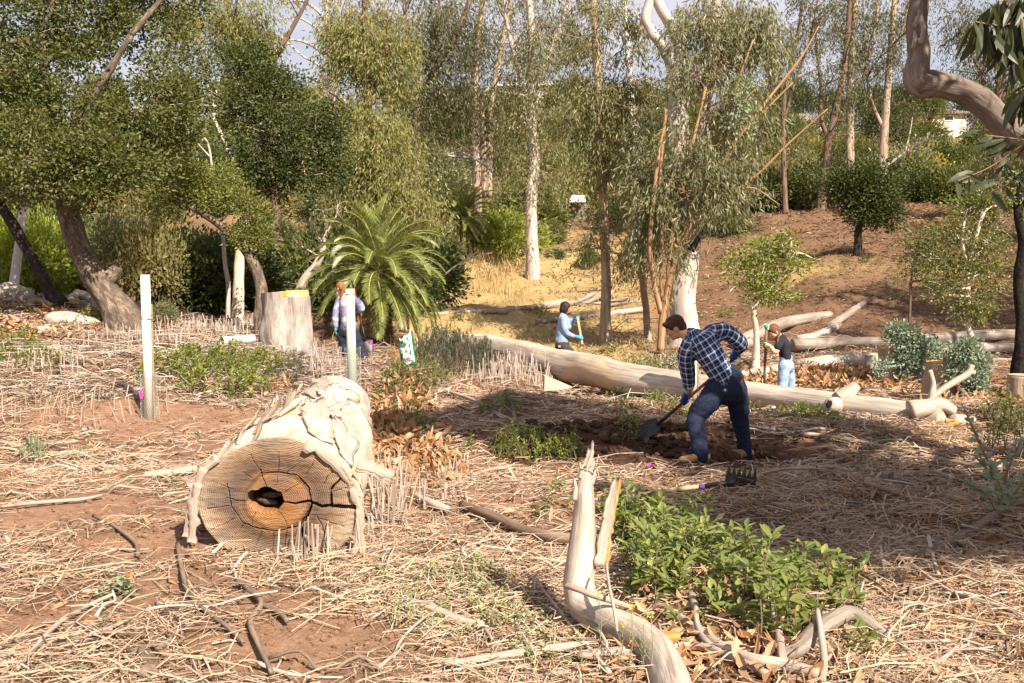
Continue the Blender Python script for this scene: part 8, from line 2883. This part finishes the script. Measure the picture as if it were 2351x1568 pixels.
c = bagpt(.38, .53, -1) + [.02, -.035, 0]
flat_text('lettering', 'SOIL PLUS', .062, c, bag, 'bagink', (PI / 2, -.05, 0))
for cf, cz, n_ in ((.5, .24, 7), (.46, .74, 6)):
    cen = bagpt(cf, cz, -1) + [0, -.02, 0]
    for k in range(n_):
        a = k * 2 * PI / n_
        r_ = .034
        pt = cen + [r_ * math.cos(a), 0, r_ * math.sin(a)]
        th_ = np.arange(13) * 2 * PI / 12
        MB().tube(np.stack([pt[0] + .026 * np.cos(th_), np.full(13, pt[1]), pt[2] + .026 * np.sin(th_)], -1), .0035, n=4, cap=False).build('printed_flower', M['bagink'], bag)


def flag(label, u, v, w, h, Y=None, wire=.0, tilt=0.0, flatlie=False, mat='pink'):
    g = G(u, v) if Y is None else P(u, v, Y)
    base = np.array([g[0], g[1], h1(g[0], g[1])])
    t = thing('marker_flag', label, 'flag', tuple(base))
    n = 7
    vv = []
    for j in range(n):
        f = j / (n - 1)
        for s_ in (0, 1):
            if flatlie:
                vv.append([g[0] + w * (f - .5), g[1] + h * (s_ - .5), base[2] + .05 + .03 * math.sin(f * 5 + s_)])
            else:
                vv.append([g[0] + w * f * math.cos(tilt), g[1] + .02 * math.sin(f * 6), base[2] + wire - h * s_ + w * f * math.sin(tilt)])
    vv = np.array(vv)
    off = np.array([0, .002, .002])
    k = len(vv)
    q = [[2 * j, 2 * j + 1, 2 * j + 3, 2 * j + 2] for j in range(n - 1)]
    MB().add(np.concatenate([vv, vv + off]), f4=q + [[k + a for a in r_[::-1]] for r_ in q]).build('cloth', M[mat], t)
    if wire:
        MB().tube([base - [0, 0, .05], base + [0, 0, wire]], .004 if base[1] < 14 else .006, n=5).build('wire', M['wire'], t)
    return t


flag('pink flag lying on the dark soil near the rake', 1500, 1086, .11, .06, flatlie=True)
flag('small square pink flag by the young woman with the digging bar', 1711, 870, .11, .09, wire=.18, Y=17.0)
flag('pink tipped pin flag between the striped woman and the soil bag', 852, 815, .03, .16, wire=.62, Y=18.8)
flag('pink ribbon at the foot of the tall grey stump', 722, 845, .05, .14, wire=.22, Y=19.4, tilt=.5)
flag('tiny yellow flag behind the fallen trunk below the woman in light blue', 1322, 838, .05, .09, wire=.16, Y=19.0, mat='yellowflag')

# fire rake lying by the digger's feet
gh = G(1712, 1128)
Yh = gh[1]
ht, hb = G(1458, 1148) + [0, 0, .03], P(1684, 1107, Yh + .02)
rk = thing('fire_rake', 'heavy six tined rake hoe with a pale wooden handle lying on the litter', 'rake', tuple(gh))
MB().tube([ht, ht * .7 + hb * .3 + [0, 0, .004], hb], [.021, .020, .018], n=14, res=5).build('handle', M['ashwood'], rk)
M['purple'] = plain('purple', (.13, .06, .28), .6, .2)
hd_ = norm(hb - ht)
MB().tube([hb - hd_ * .30, hb - hd_ * .25], .0212, n=14).build('tape', M['purple'], rk)
MB().tube([hb - hd_ * .249, hb + hd_ * .02], [.021, .022], n=14, res=2).build('socket', M['steeldark'], rk)
cb = P(1701, 1100, Yh + .04)
R_ = frame((.25, 1, .1), (.1, -.15, 1))
W_, H_ = .255, .15
plate = MB()
plate.box(cb + R_ @ np.array([0, 0, -.03]), (W_, .006, .13), R_)
plate.build('blade', M['steeldark'], rk, smooth=False)
for k in range(6):
    x = -W_ / 2 + .02 + k * (W_ - .04) / 5
    tn = MB()
    q0 = np.array([[x - .019, -.003, .035], [x + .019, -.003, .035], [x + .008, -.003, .08], [x + .002, -.003, .135], [x - .002, -.003, .135], [x - .008, -.003, .08]])
    q1 = q0 + [0, .006, 0]
    v = np.concatenate([q0, q1]) @ R_.T + cb
    f4 = [[i, (i + 1) % 6, 6 + (i + 1) % 6, 6 + i] for i in range(6)] + [[0, 5, 2, 1], [5, 4, 3, 2], [6, 7, 8, 11], [11, 8, 9, 10]]
    tn.add(v, f4=f4).build('tine', M['steeldark'], rk, smooth=False)
MB().box(cb + R_ @ np.array([0, -.012, -.02]), (.06, .02, .06), R_).build('bracket', M['steeldark'], rk, smooth=False)

# thin white stems and dead branchlets in the gully
for lab, st, Y, bk in [('dead white forked branch hanging in front of the dark oaks', [[(492, 430, 3), (486, 380, 3), (480, 340, 2.6), (470, 318, 2), (462, 325, 1.5)], [(482, 360, 2), (468, 345, 1.6), (455, 330, 1)]], 24, 'twigpale'),
                       ('pair of slim pale trunks left of the arching oak', [[(522, 740, 6), (524, 660, 5.5), (516, 600, 5), (512, 540, 4)], [(553, 745, 8), (553, 660, 7.5), (549, 600, 6.5), (545, 540, 5)]], 27, 'eucpale'),
                       ('leaning dead trunk with bare twigs left of the palm', [[(660, 705, 12), (690, 660, 11), (725, 610, 10), (740, 580, 7), (745, 540, 4)], [(740, 580, 4), (748, 520, 3), (735, 470, 2)], [(742, 560, 3), (715, 520, 2), (690, 500, 1.2)], [(745, 540, 3), (770, 500, 2), (775, 470, 1)], [(735, 590, 3), (700, 570, 2), (680, 560, 1)]], 27, 'deadwood'),
                       ('bare pale branch rising out of the grass right of the palm', [[(1010, 640, 2.5), (1050, 608, 2), (1090, 590, 1.5), (1130, 580, 1)], [(1060, 604, 1.5), (1100, 575, 1)]], 31, 'twigpale'),
                       ('white sunlit trunk standing behind the slim dark oak at left', [[(26, 680, 12), (36, 620, 11), (44, 560, 10), (52, 490, 9), (56, 430, 8), (62, 350, 7)]], 25.5, 'eucwhite'),
                       ('grey dead branch reaching left from the twin rough trunks', [[(1130, 390, 3.5), (1090, 365, 3), (1050, 360, 2.6), (1012, 355, 2)], [(1100, 370, 3), (1060, 350, 2), (1020, 356, 1.5)], [(1110, 375, 2.5), (1140, 410, 2), (1150, 460, 1)]], 47, 'twigpale'),
                       ('long bare branch sloping up to the right above the round dark oak', [[(1990, 410, 3.5), (2050, 370, 3), (2110, 330, 2.5), (2190, 300, 1.5)], [(2080, 350, 2), (2140, 340, 1)]], 53, 'twigpale'),
                       ('thin white upright branch in front of the yellow tree', [[(2068, 400, 2.5), (2078, 350, 2.2), (2088, 310, 1.6), (2095, 270, 1)]], 66, 'twigpale')]:
    q, r = pxpath(st[0], Y)
    t = thing('dead_branch', lab, 'dead wood', tuple(q[0]))
    for k, s_ in enumerate(st):
        q, r = pxpath(s_, Y)
        if k == 0 and s_[0][1] > 600 and Y < 28:
            q[0][2] = h1(q[0][0], q[0][1]) - .2
        MB().tube(q, r, n=8, res=6, rough=.12, rs=10, seed=k).build('stem' if k == 0 or 'pair' in lab else 'side_branch', M[bk], t)
    if 'bare twigs' in lab or 'grey dead' in lab:
        rg = np.random.default_rng(9)
        w = MB()
        e = np.concatenate([smooth_path(*pxpath(s_, Y), 5)[0][3:] for s_ in st])
        pk = e[rg.integers(0, len(e), 60)]
        twig_tubes(w, pk, pk + norm(rg.normal(size=(60, 3)) + [0, 0, .4]) * rg.uniform(.2, .7, (60, 1)), .008, .003, rg, n=3)
        o = w.build('twigs', M[bk], t)
        o['kind'] = 'stuff'
